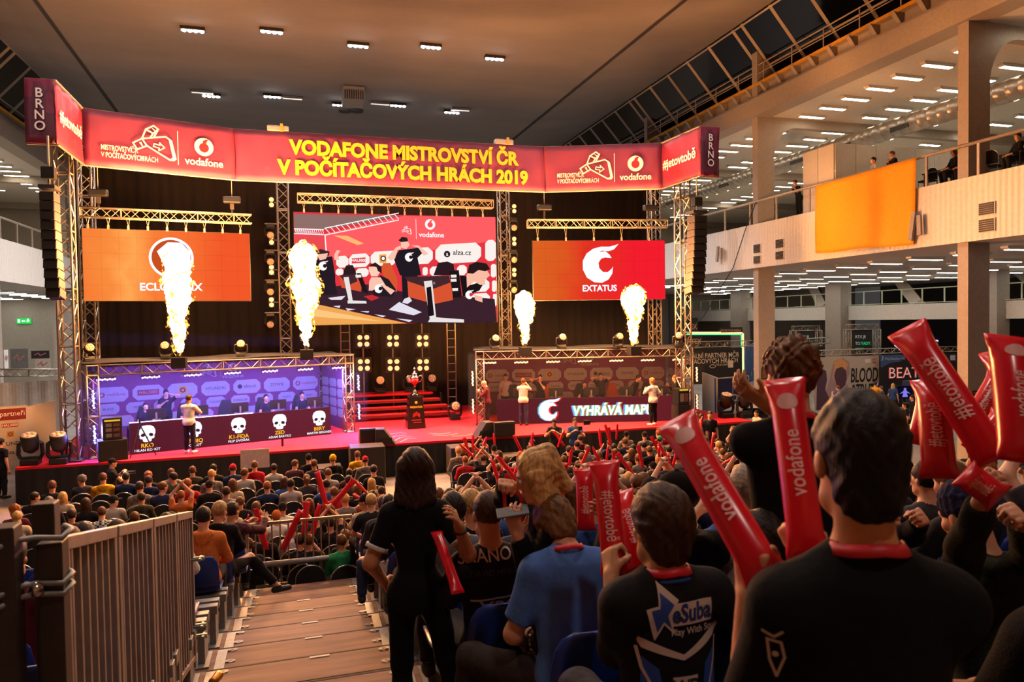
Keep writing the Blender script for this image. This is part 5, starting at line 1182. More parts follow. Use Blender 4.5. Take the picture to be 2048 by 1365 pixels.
for px, lb in ((760, 'moving head lamp on the top red step nearest the skull desk'), (820, 'moving head lamp on the top red step behind the trophy'), (863, 'moving head lamp on the top red step nearest the orange lit booth')):
    q = at(px, 785, Y=30.2); moving_head(q.x, 30.2, 1.95, lb, 1.3, 0, -.2)
# worn pale swirls printed on the carpet before the trophy
b = MB(); st_ = next(o for o in bpy.data.objects if o.name == 'stage_platform')
for pts in (((762, 878), (775, 870), (800, 866), (812, 867)), ((772, 882), (790, 873), (812, 871)), ((786, 884), (800, 876), (822, 874)), ((800, 885), (815, 878), (832, 877)), ((858, 867), (880, 869), (900, 866)), ((866, 871), (890, 872), (915, 868)), ((905, 873), (930, 872), (948, 868))):
    b.stroke([tuple(at(x, y, Z=1.05)[:2]) for x, y in pts], .05, 1.054)
b.build('carpet_print', mat('carpet_print', 'e88a90', .9), st_)
# red steps
t = root('stage_steps', (4.0, 28.2, 1.05), 'wide red steps at the back of the stage behind the trophy', 'steps')
for k in range(4):
    w_ = 4.15-.22*k; MB().box((3.9-.11*k, 28.2+.5*k+.25+.3*(k == 3), 1.05+.225*(k+1)-.03), (w_, .52+.7*(k == 3), .06)).build('tread', RED, t); 
    MB().box((3.9-.11*k, 28.2+.5*k, 1.05+.225*(k+1)-.05), (w_, .04, .09)).build('nosing', mat('step_edge', '6a1418', .5), t)
for x in (1.95, 3.9, 5.7):
    for y in (28.25, 29.9): MB().box((x, y, 1.05+.1+.33*(y > 29)), (.06, .06, .2+.66*(y > 29))).build('leg', DARK, t)
# trophy and its plinth
c = at(831, 856, Z=1.05); t = root('plinth', c, 'black tapered plinth with gold and red print carrying the trophy', 'plinth')
fz = lambda w_, d_, z: [(c.x-w_, c.y-d_, z), (c.x+w_, c.y-d_, z), (c.x+w_, c.y+d_, z), (c.x-w_, c.y+d_, z)]
b = MB(); b.add(fz(.33, .33, 1.06)+fz(.24, .24, 2.22), [(3, 2, 1, 0), (4, 5, 6, 7), (0, 1, 5, 4), (1, 2, 6, 5), (2, 3, 7, 6), (3, 0, 4, 7)]); b.build('column', mat('gloss_black', '120c0c', .2), t, bevel=.01)
b = MB(); b.text('PREDATOR', 0, .78, .1, 0, 0, 'CENTER', .02, .9); b.disc(0, .95, .05, 0, 0)
for k in range(9): b.rect(-.13+.03*k, .5-.03*abs(4-k)*.6-.02, -.115+.03*k, .62-.02*abs(4-k), 0, 1)
b.rect(-.18, .3, .16, .33, 0, 1); b.rect(-.12, .22, .18, .24, 0, 1); b.build('print', [mat('gold_print', 'c8962a', .4), mat('red_print', 'b01c1c', .4)], t, frame((c.x, c.y-.345, 1.06), (1, 0, 0), (0, .08, 1)))
SIL = mat('trophy_silver', 'd8d4d0', .18, metal=1., var=.02); RDE = mat('trophy_red', 'a81420', .2)
t = root('trophy', (c.x, c.y, 2.22), 'tall silver trophy cup with a red bowl and two handles', 'trophy'); Mt = Matrix.Translation((c.x, c.y, 2.22))
MB().lathe([(.17, 0), (.17, .06), (.13, .08), (.10, .16), (.05, .2), (.035, .3), (.05, .36)], 20, Mt).build('foot', mat('gloss_black', '120c0c', .2), t, None, True)
MB().lathe([(.05, .34), (.03, .4), (.07, .43), (.13, .5), (.155, .62)], 20, Mt).build('bowl', RDE, t, None, True); MB().lathe([(.155, .62), (.165, .68), (.13, .72), (.10, .76), (.12, .79), (.08, .85), (.03, .88), (.02, .95), (.05, .99), (.03, 1.03), (.0001, 1.06)], 20, Mt).build('lid', SIL, t, None, True)
for s_ in (-1, 1): MB().path([Mt @ Vector((s_*x, 0, z)) for x, z in ((.14, .68), (.24, .76), (.28, .66), (.23, .54), (.13, .5))], .018, 8).build('handle', SIL, t, smooth=True)
# monitors, subs, tripod and PC case
def wedge(px, py, w_, sgn, lb, h=.5):
    q = at(px, py, Z=1.05); t = root('stage_monitor', q, lb, 'speaker', None, .15*sgn)
    b = MB(); b.prism([(-.32, 0), (.32, 0), (.32, h), (.05, h)], -w_/2, w_/2, Matrix(((0, 0, 1, 0), (-1, 0, 0, 0), (0, 1, 0, 0), (0, 0, 0, 1))) if sgn == 0 else Matrix(((sgn, 0, 0, 0), (0, 0, 1, 0), (0, 1, 0, 0), (0, 0, 0, 1)))); b.build('cabinet', SPK, t, None, local=True, bevel=.015)
    MB().box((0 if sgn == 0 else .0, -.335 if sgn == 0 else -w_/2-.005, h*.5 if sgn == 0 else h*.25), (w_*.85 if sgn == 0 else .4, .02, h*.8 if sgn == 0 else h*.42)).build('grille', GRL, t, None, local=True)
wedge(735, 886, .52, 0, 'square stage monitor speaker at the front edge nearest the skull desk'); wedge(772, 888, .5, -1, 'wedge monitor speaker turned sideways beside the square one'); wedge(965, 874, .5, 1, 'wedge monitor speaker turned sideways at the flame emblem side'); wedge(1005, 872, .72, 0, 'wide stage monitor speaker at the flame emblem side front edge')
for px, py, w_, h, lb in ((735, 985, 1.05, 1.15, 'tall dark subwoofer on the floor below the stage near the central aisle'), (650, 940, .95, .6, 'low dark subwoofer below the stage behind the colourful beanie'), (922, 975, .8, .95, 'dark subwoofer on the floor beside the front chairs past the central aisle'), (1005, 955, 1.2, .55, 'low flat subwoofer under the stage edge behind the front row')):
    q = at(px, py, Y=22.2); t = root('subwoofer', (q.x, 22.15, 0), lb, 'speaker'); MB().box((q.x, 22.15, h/2), (w_, .8, h)).build('cabinet', SPK, t, bevel=.02); MB().box((q.x, 21.74, h/2), (w_*.88, .03, h*.85)).build('grille', GRL, t)
q = PL(.42, -.6, 0); t = root('cloth_box', q, 'box under black cloth standing beside the skull desk', 'box'); MB().box(q+Vector((0, 0, .3)), (.75, .6, .6), .3).build('cover', SKIRT, t, bevel=.02)
t = root('pc_case', q+Vector((0, 0, .6)), 'black computer case glowing inside on the cloth box by the skull desk', 'computer'); MB().box(q+Vector((0, 0, .93)), (.5, .48, .64), .3).build('case', BLACK, t, bevel=.02); b = MB(); b.rect(-.2, .52, .2, .57, 0, 0)
for y in (.42, .28, .12): b.rect(-.17, y-.05, -.02, y+.05, 0, 1); b.rect(.02, y-.05, .18, y+.04, 0, 2)
b.build('window', [mat('case_yellow', '000000', emit=.8, ecol='ffc83a'), mat('case_amber', '000000', emit=.35, ecol='a06a4a'), mat('case_red', '000000', emit=.35, ecol='8a3428')], t, frame(q+Vector((.075, -.25, .62)), (math.cos(.3), math.sin(.3), 0)))
q = PL(1.15, -.55, 0); t = root('camera_tripod', q, 'thin black tripod standing before the skull desk', 'tripod')
for a in (0, 2.1, 4.2): MB().tube(q+Vector((0, 0, .95)), q+Vector((.42*math.cos(a), .42*math.sin(a), .01)), .018).build('leg', BLACK, t)
MB().tube(q+Vector((0, 0, .8)), q+Vector((0, 0, 1.15)), .025).build('column', BLACK, t)
q = PRr(7.35, -.75, 0); t = root('pc_case', q, 'black computer case on a stand at the outer end of the flame emblem desk', 'computer'); MB().box(q+Vector((0, 0, .35)), (.5, .5, .68)).build('stand', SKIRT, t); MB().box(q+Vector((0, 0, 1.0)), (.46, .44, .6)).build('case', BLACK, t, bevel=.02); b = MB(); b.rect(-.18, .5, .18, .56, 0, 0); b.rect(-.16, .1, .0, .4, 0, 1); b.rect(.03, .1, .17, .4, 0, 2); b.build('window', [MATS['case_yellow'], MATS['case_amber'], MATS['case_red']], t, frame(q+Vector((0, -.225, .72)), (1, 0, 0)))
q = at(565, 893, Z=1.05); tag(MB().box(q+Vector((0, 0, .14)), (.07, .07, .28)).build('spray_can', BLACK), 'small dark can standing alone on the red stage edge', 'can')
# ---------------------------------------------------------------- seated audience on the hall floor
ORD = ['first', 'second', 'third', 'fourth', 'fifth', 'sixth', 'seventh', 'eighth', 'ninth', 'tenth', 'eleventh', 'twelfth', 'thirteenth', 'fourteenth', 'fifteenth', 'sixteenth', 'seventeenth', 'eighteenth', 'nineteenth', 'twentieth', 'twenty-first', 'twenty-second']
TOPC = dict(k=('1b1a1d', 'black'), d=('34323a', 'dark grey'), g=('6e6a66', 'grey'), l=('a09a92', 'light grey'), n=('1c2a4a', 'navy'), b=('2f5290', 'blue'), r=('a81c28', 'red'), y=('d8981c', 'yellow'), w=('d8d0c6', 'white'), o=('b8602a', 'orange'), e=('2f8a58', 'green'), c=('b8a488', 'cream'), m=('54202a', 'maroon'), v=('40402e', 'olive'))
HC = dict(k=('16100d', 'black-haired'), b=('33200f', 'dark-haired'), n=('573418', 'brown-haired'), g=('8a4a1e', 'ginger'), y=('b88c50', 'blond'), s=('625c58', 'grey-haired'))
CHB = mat('chair_fabric', '121114', .85, var=.15); CHR = mat('chrome', 'c8c4c0', .22, metal=.9, var=.03)
RUB = mat('inflatable_red', 'd01024', .25, var=.06, scale=3)
def chair_proto():
    t = root('banquet_chair', (0, 0, 0), 'x', 'chair'); o = MB().box((0, .02, .44), (.44, .42, .07)).build('seat', CHB, t, bevel=.02)
    pr = [(-.21, .5), (.21, .5), (.225, .72)]+[(.225*math.cos(a), .72+.22*math.sin(a)) for a in [R(k) for k in range(15, 166, 15)]]+[(-.225, .72)]
    Mx = Matrix(((1, 0, 0, 0), (0, 0, 1, -.24), (0, 1, 0, 0), (0, 0, 0, 1))); b = MB(); b.prism(pr, 0, .045, Mx); b.build('backrest', CHB, t)
    b = MB(); b.path([(.23, -.21, .44)]+[Mx @ Vector((x*1.05, z*1.0+.008, .022)) for x, z in pr[2:]]+[(-.23, -.21, .44)], .013, 6); b.build('back_frame', CHR, t, smooth=True)
    for sx in (-.21, .21):
        MB().path([(sx, .2, .42), (sx, .22, .01)], .012, 6).build('front_leg', CHR, t, smooth=True); MB().path([(sx, -.2, .46), (sx, -.24, .01)], .012, 6).build('rear_leg', CHR, t, smooth=True)
    return t
CH0 = chair_proto(); ch_used = []
def put_chair(x, y, rz, label, group):
    M = TR(x, y, 0, rz)
    if not ch_used: o = CH0; o.matrix_basis = M; WM[o.name] = M; ch_used.append(1)
    else: o = copy_tree(CH0, M)
    o['label'] = label; o['group'] = group
def stick_mesh():
    if 'stick' not in HM:
        b = MB(); n = 12; L = [(0, .055, .004), (.03, .055, .02), (.09, .047, .042), (.3, .046, .046), (.5, .046, .046), (.56, .05, .03), (.61, .058, .012), (.64, .06, .003)]
        v = [(rx*math.cos(2*PI*k/n), ry*math.sin(2*PI*k/n), z) for z, rx, ry in L for k in range(n)]
        b.add(v, [(i*n+k, i*n+(k+1) % n, (i+1)*n+(k+1) % n, (i+1)*n+k) for i in range(len(L)-1) for k in range(n)]+[tuple(range(n-1, -1, -1)), tuple(range((len(L)-1)*n, len(L)*n))])
        me = bpy.data.meshes.new('stick'); me.from_pydata(b.v, [], b.f); me.materials.append(RUB); me.polygons.foreach_set('use_smooth', [True]*len(b.f)); me.update(); HM['stick'] = me
    return HM['stick']
def stick(p, d, label, s=1., group='red cheering sticks', spin=0.):
    d = Vector(d).normalized(); M = Matrix.Translation(Vector(p)-d*.06) @ d.to_track_quat('Z', 'Y').to_matrix().to_4x4() @ Matrix.Rotation(spin, 4, 'Z') @ Matrix.Scale(s, 4)
    return tag(link(stick_mesh(), 'cheering_stick', None, M), label, 'inflatable stick', group)
PZ = {'a': dict(hl='lap', hr='lap'), 'b': dict(hl='knee', hr='knee', lean=.38), 'c': dict(hl='cross', hr='cross', hpitch=-.05), 'd': dict(hl='lap', hr='phone', hpitch=.1), 'e': dict(hl='clap', hr='clap'), 'f': dict(hl='high', hr='high'), 's': dict(hl='stick', hr='stick'),
      'h': dict(hl='lap', hr='knee', hyaw=.9), 'i': dict(hl='knee', hr='lap', hyaw=-.9), 'j': dict(hl='lap', hr='lap', hoodie=True, lean=.12), 'k': dict(hl='cross', hr='cross', hoodie=True, hyaw=-.5), 'm': dict(hl='lap', hr='lap', fem=.8, shoulder=.155, girth=.92), 'n': dict(hl='lap', hr='phone', fem=.8, shoulder=.155, girth=.92, hyaw=.4)}
PTXT = {'e': 'clapping', 'f': 'with arms raised', 'd': 'holding up a phone', 'b': 'leaning forward', 'h': 'looking sideways', 'i': 'looking sideways', 's': 'holding red sticks'}
STY = dict(s='short', c='crop', u='curly', l='long', b='bob', t='tail', K='cap', Q='capback', N='beanie', H='hood')
SK = ['c89070', 'b87e60', 'd6a084', 'c48a6c']
CK1 = checks('check_shirt_white', 'd0ccc4', '1c1c20', .045); CK2 = checks('check_shirt_green', '28483a', 'a8a088', .05); CK3 = checks('check_shirt_maroon', '5a1e2a', '2a1820', .05)
# zoom x, zoom y, hair style, hair colour (or hat colour), top, pose ; origin and scale of the zoomed photo crops
E1 = "680,440,u,s,d,h;935,450,s,n,y,j;425,510,s,n,k,a;290,575,s,k,k,i;510,580,l,y,c,m;355,635,s,s,k,a;720,640,l,b,k,m;910,625,K,k,l,i;195,690,u,g,m,h;115,765,s,y,c,b;600,760,s,b,d,a;790,720,s,n,1,b;1100,770,s,n,k,a;1145,430,s,k,n,a;1230,440,s,b,n,j;1305,410,u,g,k,a;1440,420,s,k,v,h;1480,385,s,n,g,a;1580,375,s,n,v,j;1795,360,s,k,k,a;1745,400,s,y,g,j;1960,370,K,r,n,j;2005,380,s,n,l,i;1155,510,s,b,g,j;1145,590,s,b,v,j;1350,520,s,n,n,i;1530,490,s,g,r,e;1480,580,c,g,o,f;1700,520,K,k,k,a;1885,510,l,n,c,m;1855,550,s,b,g,a;1885,680,c,g,c,a;1960,650,s,n,k,a"
E3 = "520,325,s,n,r,j;660,355,s,k,l,a;700,315,s,n,3,i;800,345,s,n,d,a;975,290,N,k,k,j;1128,290,N,y,k,j;1380,260,s,n,y,j;1440,300,Q,r,g,j;1505,375,s,k,k,a;1130,395,c,n,l,j;1295,390,s,k,3,a;960,445,t,n,d,m;780,470,l,b,b,m;820,490,s,k,l,a;640,510,s,g,n,a;1190,490,s,k,b,e;1365,510,l,n,k,m;1490,490,l,y,c,m;1480,560,s,b,d,a;1500,590,s,k,g,a;1145,700,s,n,k,s;1275,620,s,y,g,a;1390,670,s,g,c,a;1290,570,s,n,r,a;590,690,s,n,l,d;735,740,N,o,w,a;750,690,K,k,w,a;915,710,s,n,d,s;770,830,Q,w,w,a;670,900,s,y,k,a;940,670,l,n,k,m;975,960,s,n,k,d;900,930,s,b,k,a;1150,800,s,k,k,f;1245,960,s,n,e,a;1270,910,s,n,k,a;480,990,s,n,k,h;1240,445,s,k,d,a"
E5 = "750,215,s,y,g,j;880,225,s,n,g,s;995,210,K,k,k,a;1065,235,l,b,k,m;950,270,s,g,r,a;1145,260,l,g,w,m;1020,265,s,b,k,f;1040,360,s,n,k,f;1185,255,l,g,r,m;1460,180,s,k,k,a;1525,225,Q,r,k,j;1590,195,s,b,k,a;1700,160,s,b,k,a;1640,275,s,n,g,a;1790,265,s,n,k,a;2000,140,s,n,n,s;1630,440,K,k,d,d"
E7 = "585,340,s,n,d,a;665,285,K,k,g,i;775,300,K,k,g,j;905,295,s,g,r,j;940,340,K,e,2,i;995,315,N,d,d,a;570,390,s,k,k,a;680,395,s,k,g,e;740,370,s,k,d,a;810,410,s,n,k,j;310,470,s,n,g,a;690,465,s,n,g,a;830,525,K,k,d,a;700,535,s,g,c,a;545,590,s,n,l,s;900,560,K,k,d,a;150,640,K,k,d,d;1300,360,l,n,b,m;1450,470,u,n,d,e;1510,245,s,n,k,h;1530,330,s,b,k,f;1590,350,s,n,k,e;1580,300,K,k,k,a;1640,490,N,n,b,a;1420,430,s,n,d,e;1720,440,s,n,c,e"
ppl = []
for Ls, ox, oy, blk in ((E1, 0, 850, 'L'), (E3, 380, 850, 'L'), (E5, 740, 850, 'R'), (E7, 1100, 800, 'R')):
    for e in Ls.split(';'):
        a = e.split(','); p = at(ox+float(a[0])/4.096, oy+float(a[1])/4.096, Z=1.27); ppl.append([p.x, p.y, blk, a[2], a[3], a[4], a[5]])
PITCH_, Y0_ = .88, 20.1
rnd = random.Random(4)
rows = {}
for q in ppl:
    r_ = max(0, min(9, round((Y0_-q[1])/PITCH_))); yy = Y0_-PITCH_*r_; q[1] = yy+max(-.16, min(.16, q[1]-yy)); rows.setdefault((q[2], r_), []).append(q)
EXT = {'L': lambda r_: (-5.7 if r_ > 0 else -3.4, 1.75), 'R': lambda r_: (4.5+.0*r_, 13.6)}
for blk, n in (('L', 9), ('R', 6)):
    for r_ in range(n):
        L = rows.setdefault((blk, r_), []); x0, x1 = EXT[blk](r_); yy = Y0_-PITCH_*r_
        for _ in range(30):
            L.sort(key=lambda q: q[0])
            for a, c in zip(L[:-1], L[1:]):
                g = c[0]-a[0]
                if g < .5: a[0] -= (.5-g)/2; c[0] += (.5-g)/2
        x = x0
        while x < x1:
            near = [q for q in L if abs(q[0]-x) < .5]
            if not near:
                if blk == 'R' and rnd.random() < (.25 if r_ < 2 else .72):
                    L.append([x, yy+rnd.uniform(-.05, .05), blk, rnd.choice('sssssclbK'), rnd.choice('kbbnnnyg'), rnd.choice('kkkddgglnrbwcm'), rnd.choice('aaaeesssfjhi')])
                else: L.append([x, yy, blk, None])
                x += .52
            else: x = max(q[0] for q in near)+.505
BLK = {'L': 'left', 'R': 'right'}
n_people = 0
for (blk, r_), L in sorted(rows.items()):
    L.sort(key=lambda q: -q[0] if blk == 'L' else q[0])
    for k, q in enumerate(L):
        if k > 21: continue
        place = '%s row from stage, %s from central aisle, %s block' % (ORD[r_], ORD[k], BLK[blk])
        rz = rnd.uniform(-.12, .12)+(-.05 if blk == 'R' else .1)
        put_chair(q[0], q[1]-.02, rz, ('empty' if q[3] is None else 'occupied')+' chair, '+place, 'black banquet chairs on the hall floor')
        if q[3] is None: continue
        st = STY[q[3]]; n_people += 1; cl = q[5]
        d = dict(PZ[q[6]]); d.update(pose='sit', id='crowd_'+q[6], hair=st, skin=SK[n_people % 4], seed=ord(q[6]), sleeve=1.85 if q[6] in 'jkab' else .7, vox=.016)
        tm = {'1': CK1, '2': CK2, '3': CK3}.get(cl); tc = ('808080', ('checked',)[0]) if tm else TOPC[cl]
        d['top'] = tc[0]; d['topmat'] = tm; d['topname'] = 'hoodie' if d.get('hoodie') else 'shirt'
        if st in ('cap', 'capback', 'beanie', 'hood'):
            d['hatc'] = TOPC[q[4]][0]; who = TOPC[q[4]][1]+('-capped' if 'cap' in st else '-hatted')
        else: d['hairc'] = HC[q[4]][0]; who = HC[q[4]][1]
        d['legs'] = rnd.choice(['1c2030', '26304a', '161618', '3a3430'])
        lb = '%s spectator, %s top, %s' % (who, tc[1], place)
        s_ = rnd.uniform(.95, 1.04)
        M = TR(q[0], q[1], .47, rz) @ Matrix.Scale(s_, 4)
        pb, pq = person(d, M, lb, 'audience seated on the hall floor')
        if q[6] == 's' and blk == 'R':
            for i in (0, 1):
                h = M @ Vector(pq.hands[i]); stick(h+Vector((0, .05, .05)), (rnd.uniform(-.35, .35)+(.2 if i else -.2), rnd.uniform(-.1, .3), 1), 'red stick in %s hand, %s' % (('left', 'right')[i], place), .95, spin=rnd.uniform(0, 3))
        if q[6] == 'd':
            h = M @ Vector(pq.hands[1]); tag(MB().box((0, 0, 0), (.075, .01, .15)).build('phone', BLACK, None, Matrix.Translation(h+Vector((-.03, .03, .12)))), 'phone held up, '+place, 'phone', 'phones held up in the audience')
# raised sticks one by one: base, tip in the photograph, height of the hand
XS = [(946,901,946,884),(946,913,929,898),(967,910,954,899),(990,894,989,884),(1029,957,1005,926),(1126,890,1115,874),(1117,891,1124,872),(1221,887,1214,862),(1233,876,1234,862),(1200,928,1191,907),(1213,922,1215,905),(1285,932,1279,906),(1320,929,1318,909),(1266,951,1244,920),(1344,939,1350,917),(1346,941,1340,925),(1422,907,1426,880),(1442,932,1457,922),(652,1011,639,962),(664,1013,697,974),(731,984,717,970),(744,1021,722,1001),(608,1077,612,1026),(568,1095,592,1043),(624,1072,634,1031),(531,1094,517,1040),(492,1082,495,1052)]
WH = ['upright beside the front row end seat','slanting at the front row end seat','slanting before the third front seat','small upright below the wedge monitor','slanting by the raised hands of the second row','crossed left of the operator in blue','crossed right arm of the pair by the operator in blue','tall one before the white flame emblem','short one right of the emblem lettering','slanting before the red cap','upright behind the white patterned top','upright in the middle of the right block','upright before the green check shirt','slanting large one before the olive jacket','taller of the pair left of the big blurred stick','shorter of the pair left of the big blurred stick','upright beside the man with the lanyard','nearly level one below the clapping arms','tall one left of the raised arms in the left block','slanted one right of the raised arms in the left block','slanted one behind the wavy-haired woman','slanted one behind the railing post','middle one behind the railing gate','slanted one behind the railing gate','right one of the upright pair behind the gate','left leaning one behind the gate','stick at the outer end behind the gate']
for (x0, y0, x1, y1), lb in zip(XS, WH):
    p = at(x0, y0, Z=1.3 if y0 > 880 else 1.5); dd = (p-Vector((0, 0, EYE))).dot(cf); q = at(x1, y1, D=dd); l = (q-p).length
    stick(p, (q-p)+Vector((0, .0, .0)), 'red stick, '+lb, max(.7, min(1.25, (l+.25)/.64)), 'single raised sticks on the hall floor', rnd.uniform(0, 3))
# cardboard sign held up in the second row
q = at(510, 918, Y=20.6); t = tag(MB().box((0, 0, 0), (.75, .02, .52)).build('cardboard_sign', mat('cardboard', 'c8b4a4', .8), None, Matrix.Translation(q)), 'plain pale cardboard sign held up near the stage edge', 'sign')
# photographers below the stage
stand(dict(hl='cam', hr='cam', top='17171a', legs='15151a', hpitch=.35, lanyard=True, hairc='2a1c12'), (at(1110, 880, Y=21.6).x, 21.6, 0), 2.6, 'photographer in black with a red lanyard looking at a camera below the stage', face=True)
stand(dict(hl='cam', hr='cam', top='2c4a80', legs='2c2824', hairc='2a1c12', girth=1.1), (at(1150, 880, Y=21.4).x, 21.4, 0), 2.9, 'camera operator in a blue T-shirt carrying a stabiliser rig below the stage', face=True)
px_ = at(1150, 880, Y=21.4).x
t = root('camera_rig', (px_, 21.05, 1.1), 'black camera stabiliser rig held by the operator in blue', 'camera'); b = MB(); b.tube((px_-.3, 21.02, 1.32), (px_+.3, 21.02, 1.32), .015); b.tube((px_, 21.02, 1.0), (px_, 21.02, 1.4), .018); b.build('frame', BLACK, t); MB().box((px_, 21.0, 1.46), (.14, .16, .12)).build('camera_body', BLACK, t); MB().box((px_+.26, 21.0, 1.62), (.22, .05, .14)).build('monitor', BLACK, t)
stand(dict(hl='cam', hr='cam', top='17171a', hair='cap', hatc='141416', legs='1a1a20'), (at(222, 940, Y=21.2).x, 21.2, -.35), -1.2, 'photographer in a black cap crouching with a long lens below the skull desk')
x_ = at(222, 940, Y=21.2).x
tag(MB().lathe([(.05, 0), (.05, .12), (.04, .13), (.04, .3), (.05, .34)], 12, Matrix.Translation((x_+.22, 21.3, .97)) @ Matrix.Rotation(PI/2, 4, 'Y')).build('camera_lens', BLACK), 'long camera lens held by the photographer in the black cap', 'camera')
for px, y, rz, d, lb in ((1392, 21.6, 2.8, dict(hl='chin', hr='chin', top='a01c26', s=.98), 'man in red with both hands at his mouth below the stage'), (1420, 20.9, 2.7, dict(hl='side', hr='hip', top='17171a', lanyard=True, hairc='3a2416', s=1.02), 'man in a black T-shirt with a red lanyard turning to the audience below the stage'), (1402, 20.6, -1., dict(hl='side', hr='side', top='202024', hairc='2a1a10'), 'man with cropped hair standing before the one with the lanyard')):
    k_ = dict(legs='17171c'); k_.update(d); stand(k_, (at(px, 900, Y=y).x, y, 0), rz, lb, face=True)
# ---------------------------------------------------------------- grandstand
WOOD = mat('brown_board', '7c5947', .75, var=.3, scale=5, stretch=(.25, 2.5, 1), bump=.25, bscale=30); GALV = mat('galvanised_steel', '868682', .5, metal=.35, var=.15, scale=20)
GRY = mat('barrier_grey', '8d7f76', .5, metal=.4, var=.12, scale=12); GDK = mat('barrier_dark', '3a302b', .5, metal=.4, var=.15); BLUEP = mat('blue_plastic', '14307e', .35, var=.05); TAPE = mat('white_tape', 'd8c8b4', .7)
ek = lambda k: 11.75-.87*k
zk = lambda k: .756+.196*k
t = root('grandstand', (0, 6, 0), 'stepped grandstand of brown boards with steel seat rails either side of the aisle', 'grandstand')
for k in range(15):
    e, z = ek(k), zk(k)
    for o in (0, 1): MB().box((-.02, e-.218-.435*o, z-.02), (1.62, .425, .04)).build('aisle_board', WOOD, t, bevel=.004)
    for s_, xa, xb in ((1, .8, 10.5), (-1, -.84, -9.5)):
        if k < 13 or s_ < 0 or True: MB().box(((xa+xb)/2, e-.435, z-.02), (abs(xb-xa), .87, .04)).build('seat_deck', WOOD, t)
    MB().box((.5, e-.86, z+.1), (20, .02, .19)).build('riser', mat('riser_dark', '1a1412', .8), t)
    for s_, xa, xb in ((1, .86, 10.4), (-1, -.9, -9.4)):
        for o in (-.13, .03): MB().box(((xa+xb)/2, e-.14+o, z+.38), (abs(xb-xa), .1, .09)).build('seat_rail', GALV, t, bevel=.006)
        b = MB(); b.box((xa+.05*s_, e-.19, z+.17), (.06, .24, .34)); b.box((xa+.06*s_, e-.22, z+.01), (.16, .34, .015)); b.build('rail_support', GALV, t)
        MB().box((xa-.11*s_, e-.44, z+.006), (.09, .80, .012)).build('edge_plate', GALV, t)
        for yo in (.06, .3, .62, .8):
            M = Matrix.Translation((xa-.2*s_, e-yo, z+.008)); b = MB(); L_ = []
            for j in range(20): a = 2*PI*j/20; L_.append((math.cos(a), math.sin(a)))
            v = [(M @ Vector((.045*x, .028*y, 0))) for x, y in L_]+[(M @ Vector((.018*x, .012*y, 0))) for x, y in L_]; b.add(v, [(j, (j+1) % 20, 20+(j+1) % 20, 20+j) for j in range(20)]); b.box((xa-.16*s_, e-yo, z+.006), (.05, .04, .01)); b.build('connector_ring', GALV, t)
for k, x in ((2, -.04), (3, -.01), (4, .03), (5, .06), (6, .1)): MB().box((x, ek(k)-.03, zk(k)+.004), (.17, .03, .004)).build('tape_mark', TAPE, t)
def seat_proto():
    t = root('stadium_seat', (0, 0, 0), 'x', 'seat'); n = 9; b = MB()
    def shell(pr, W, th):   # profile in y,z swept across x with a dished middle
        v = []; m = 8
        for y, z, ww in pr:
            for i in range(m+1): u = -1+2*i/m; v.append((u*W*ww, y-.03*(1-u*u)*(z > .08), z-.02*(1-u*u)*(z <= .08)))
        return v, [(j*(m+1)+i, j*(m+1)+i+1, (j+1)*(m+1)+i+1, (j+1)*(m+1)+i) for j in range(len(pr)-1) for i in range(m)]
    v, f = shell([(.24, -.03, .9), (.2, .01, 1), (0, .0, 1), (-.14, .02, 1), (-.19, .07, 1)], .2, 0); b.add(v, f); o = b.build('seat_pan', BLUEP, t, smooth=True); m_ = o.modifiers.new('t', 'SOLIDIFY'); m_.thickness = .018
    b = MB(); v, f = shell([(-.19, .07, 1), (-.21, .16, 1.0), (-.22, .30, .98), (-.228, .39, .9), (-.232, .44, .74), (-.234, .465, .5)], .2, 0); b.add(v, f); o = b.build('seat_back', BLUEP, t, smooth=True); m_ = o.modifiers.new('t', 'SOLIDIFY'); m_.thickness = .018
    return t
ST0 = seat_proto(); st_used = []
def put_seat(k, x, label):
    M = TR(x, ek(k)-.14, zk(k)+.445)
    if not st_used: o = ST0; o.matrix_basis = M; WM[o.name] = M; st_used.append(1)
    else: o = copy_tree(ST0, M)
    o['label'] = label; o['group'] = 'blue seats on the grandstand'
SIDE = {1: 'right', -1: 'left'}
taken = {}
def rowname(k): return ORD[12-k]+' bench row from the camera end' if k < 12 else 'nearest bench row'
def sit_on(k, x, P, label, fine=False, group=None, dz=0., dy=0., rz=0., face=False, seat=True):
    taken.setdefault(k, []).append(x)
    if seat: put_seat(k, x, 'blue plastic seat under the '+label.split(',')[0][:90] if len(label.split(',')[0].split()) < 12 else 'blue plastic seat under the '+' '.join(label.split()[:8]))
    d = dict(pose='sit', vox=.0085 if fine else .013, det=True); d.update(P)
    return person(d, TR(x, ek(k)-.12+dy, zk(k)+.465+dz, rz), label, group, fine, face)
def decal(parent, name, origin, right, up, mats, draw, cyl=None):
    b = MB(); draw(b); M = frame(origin, right, up); return b.build(name, mats, parent, M)
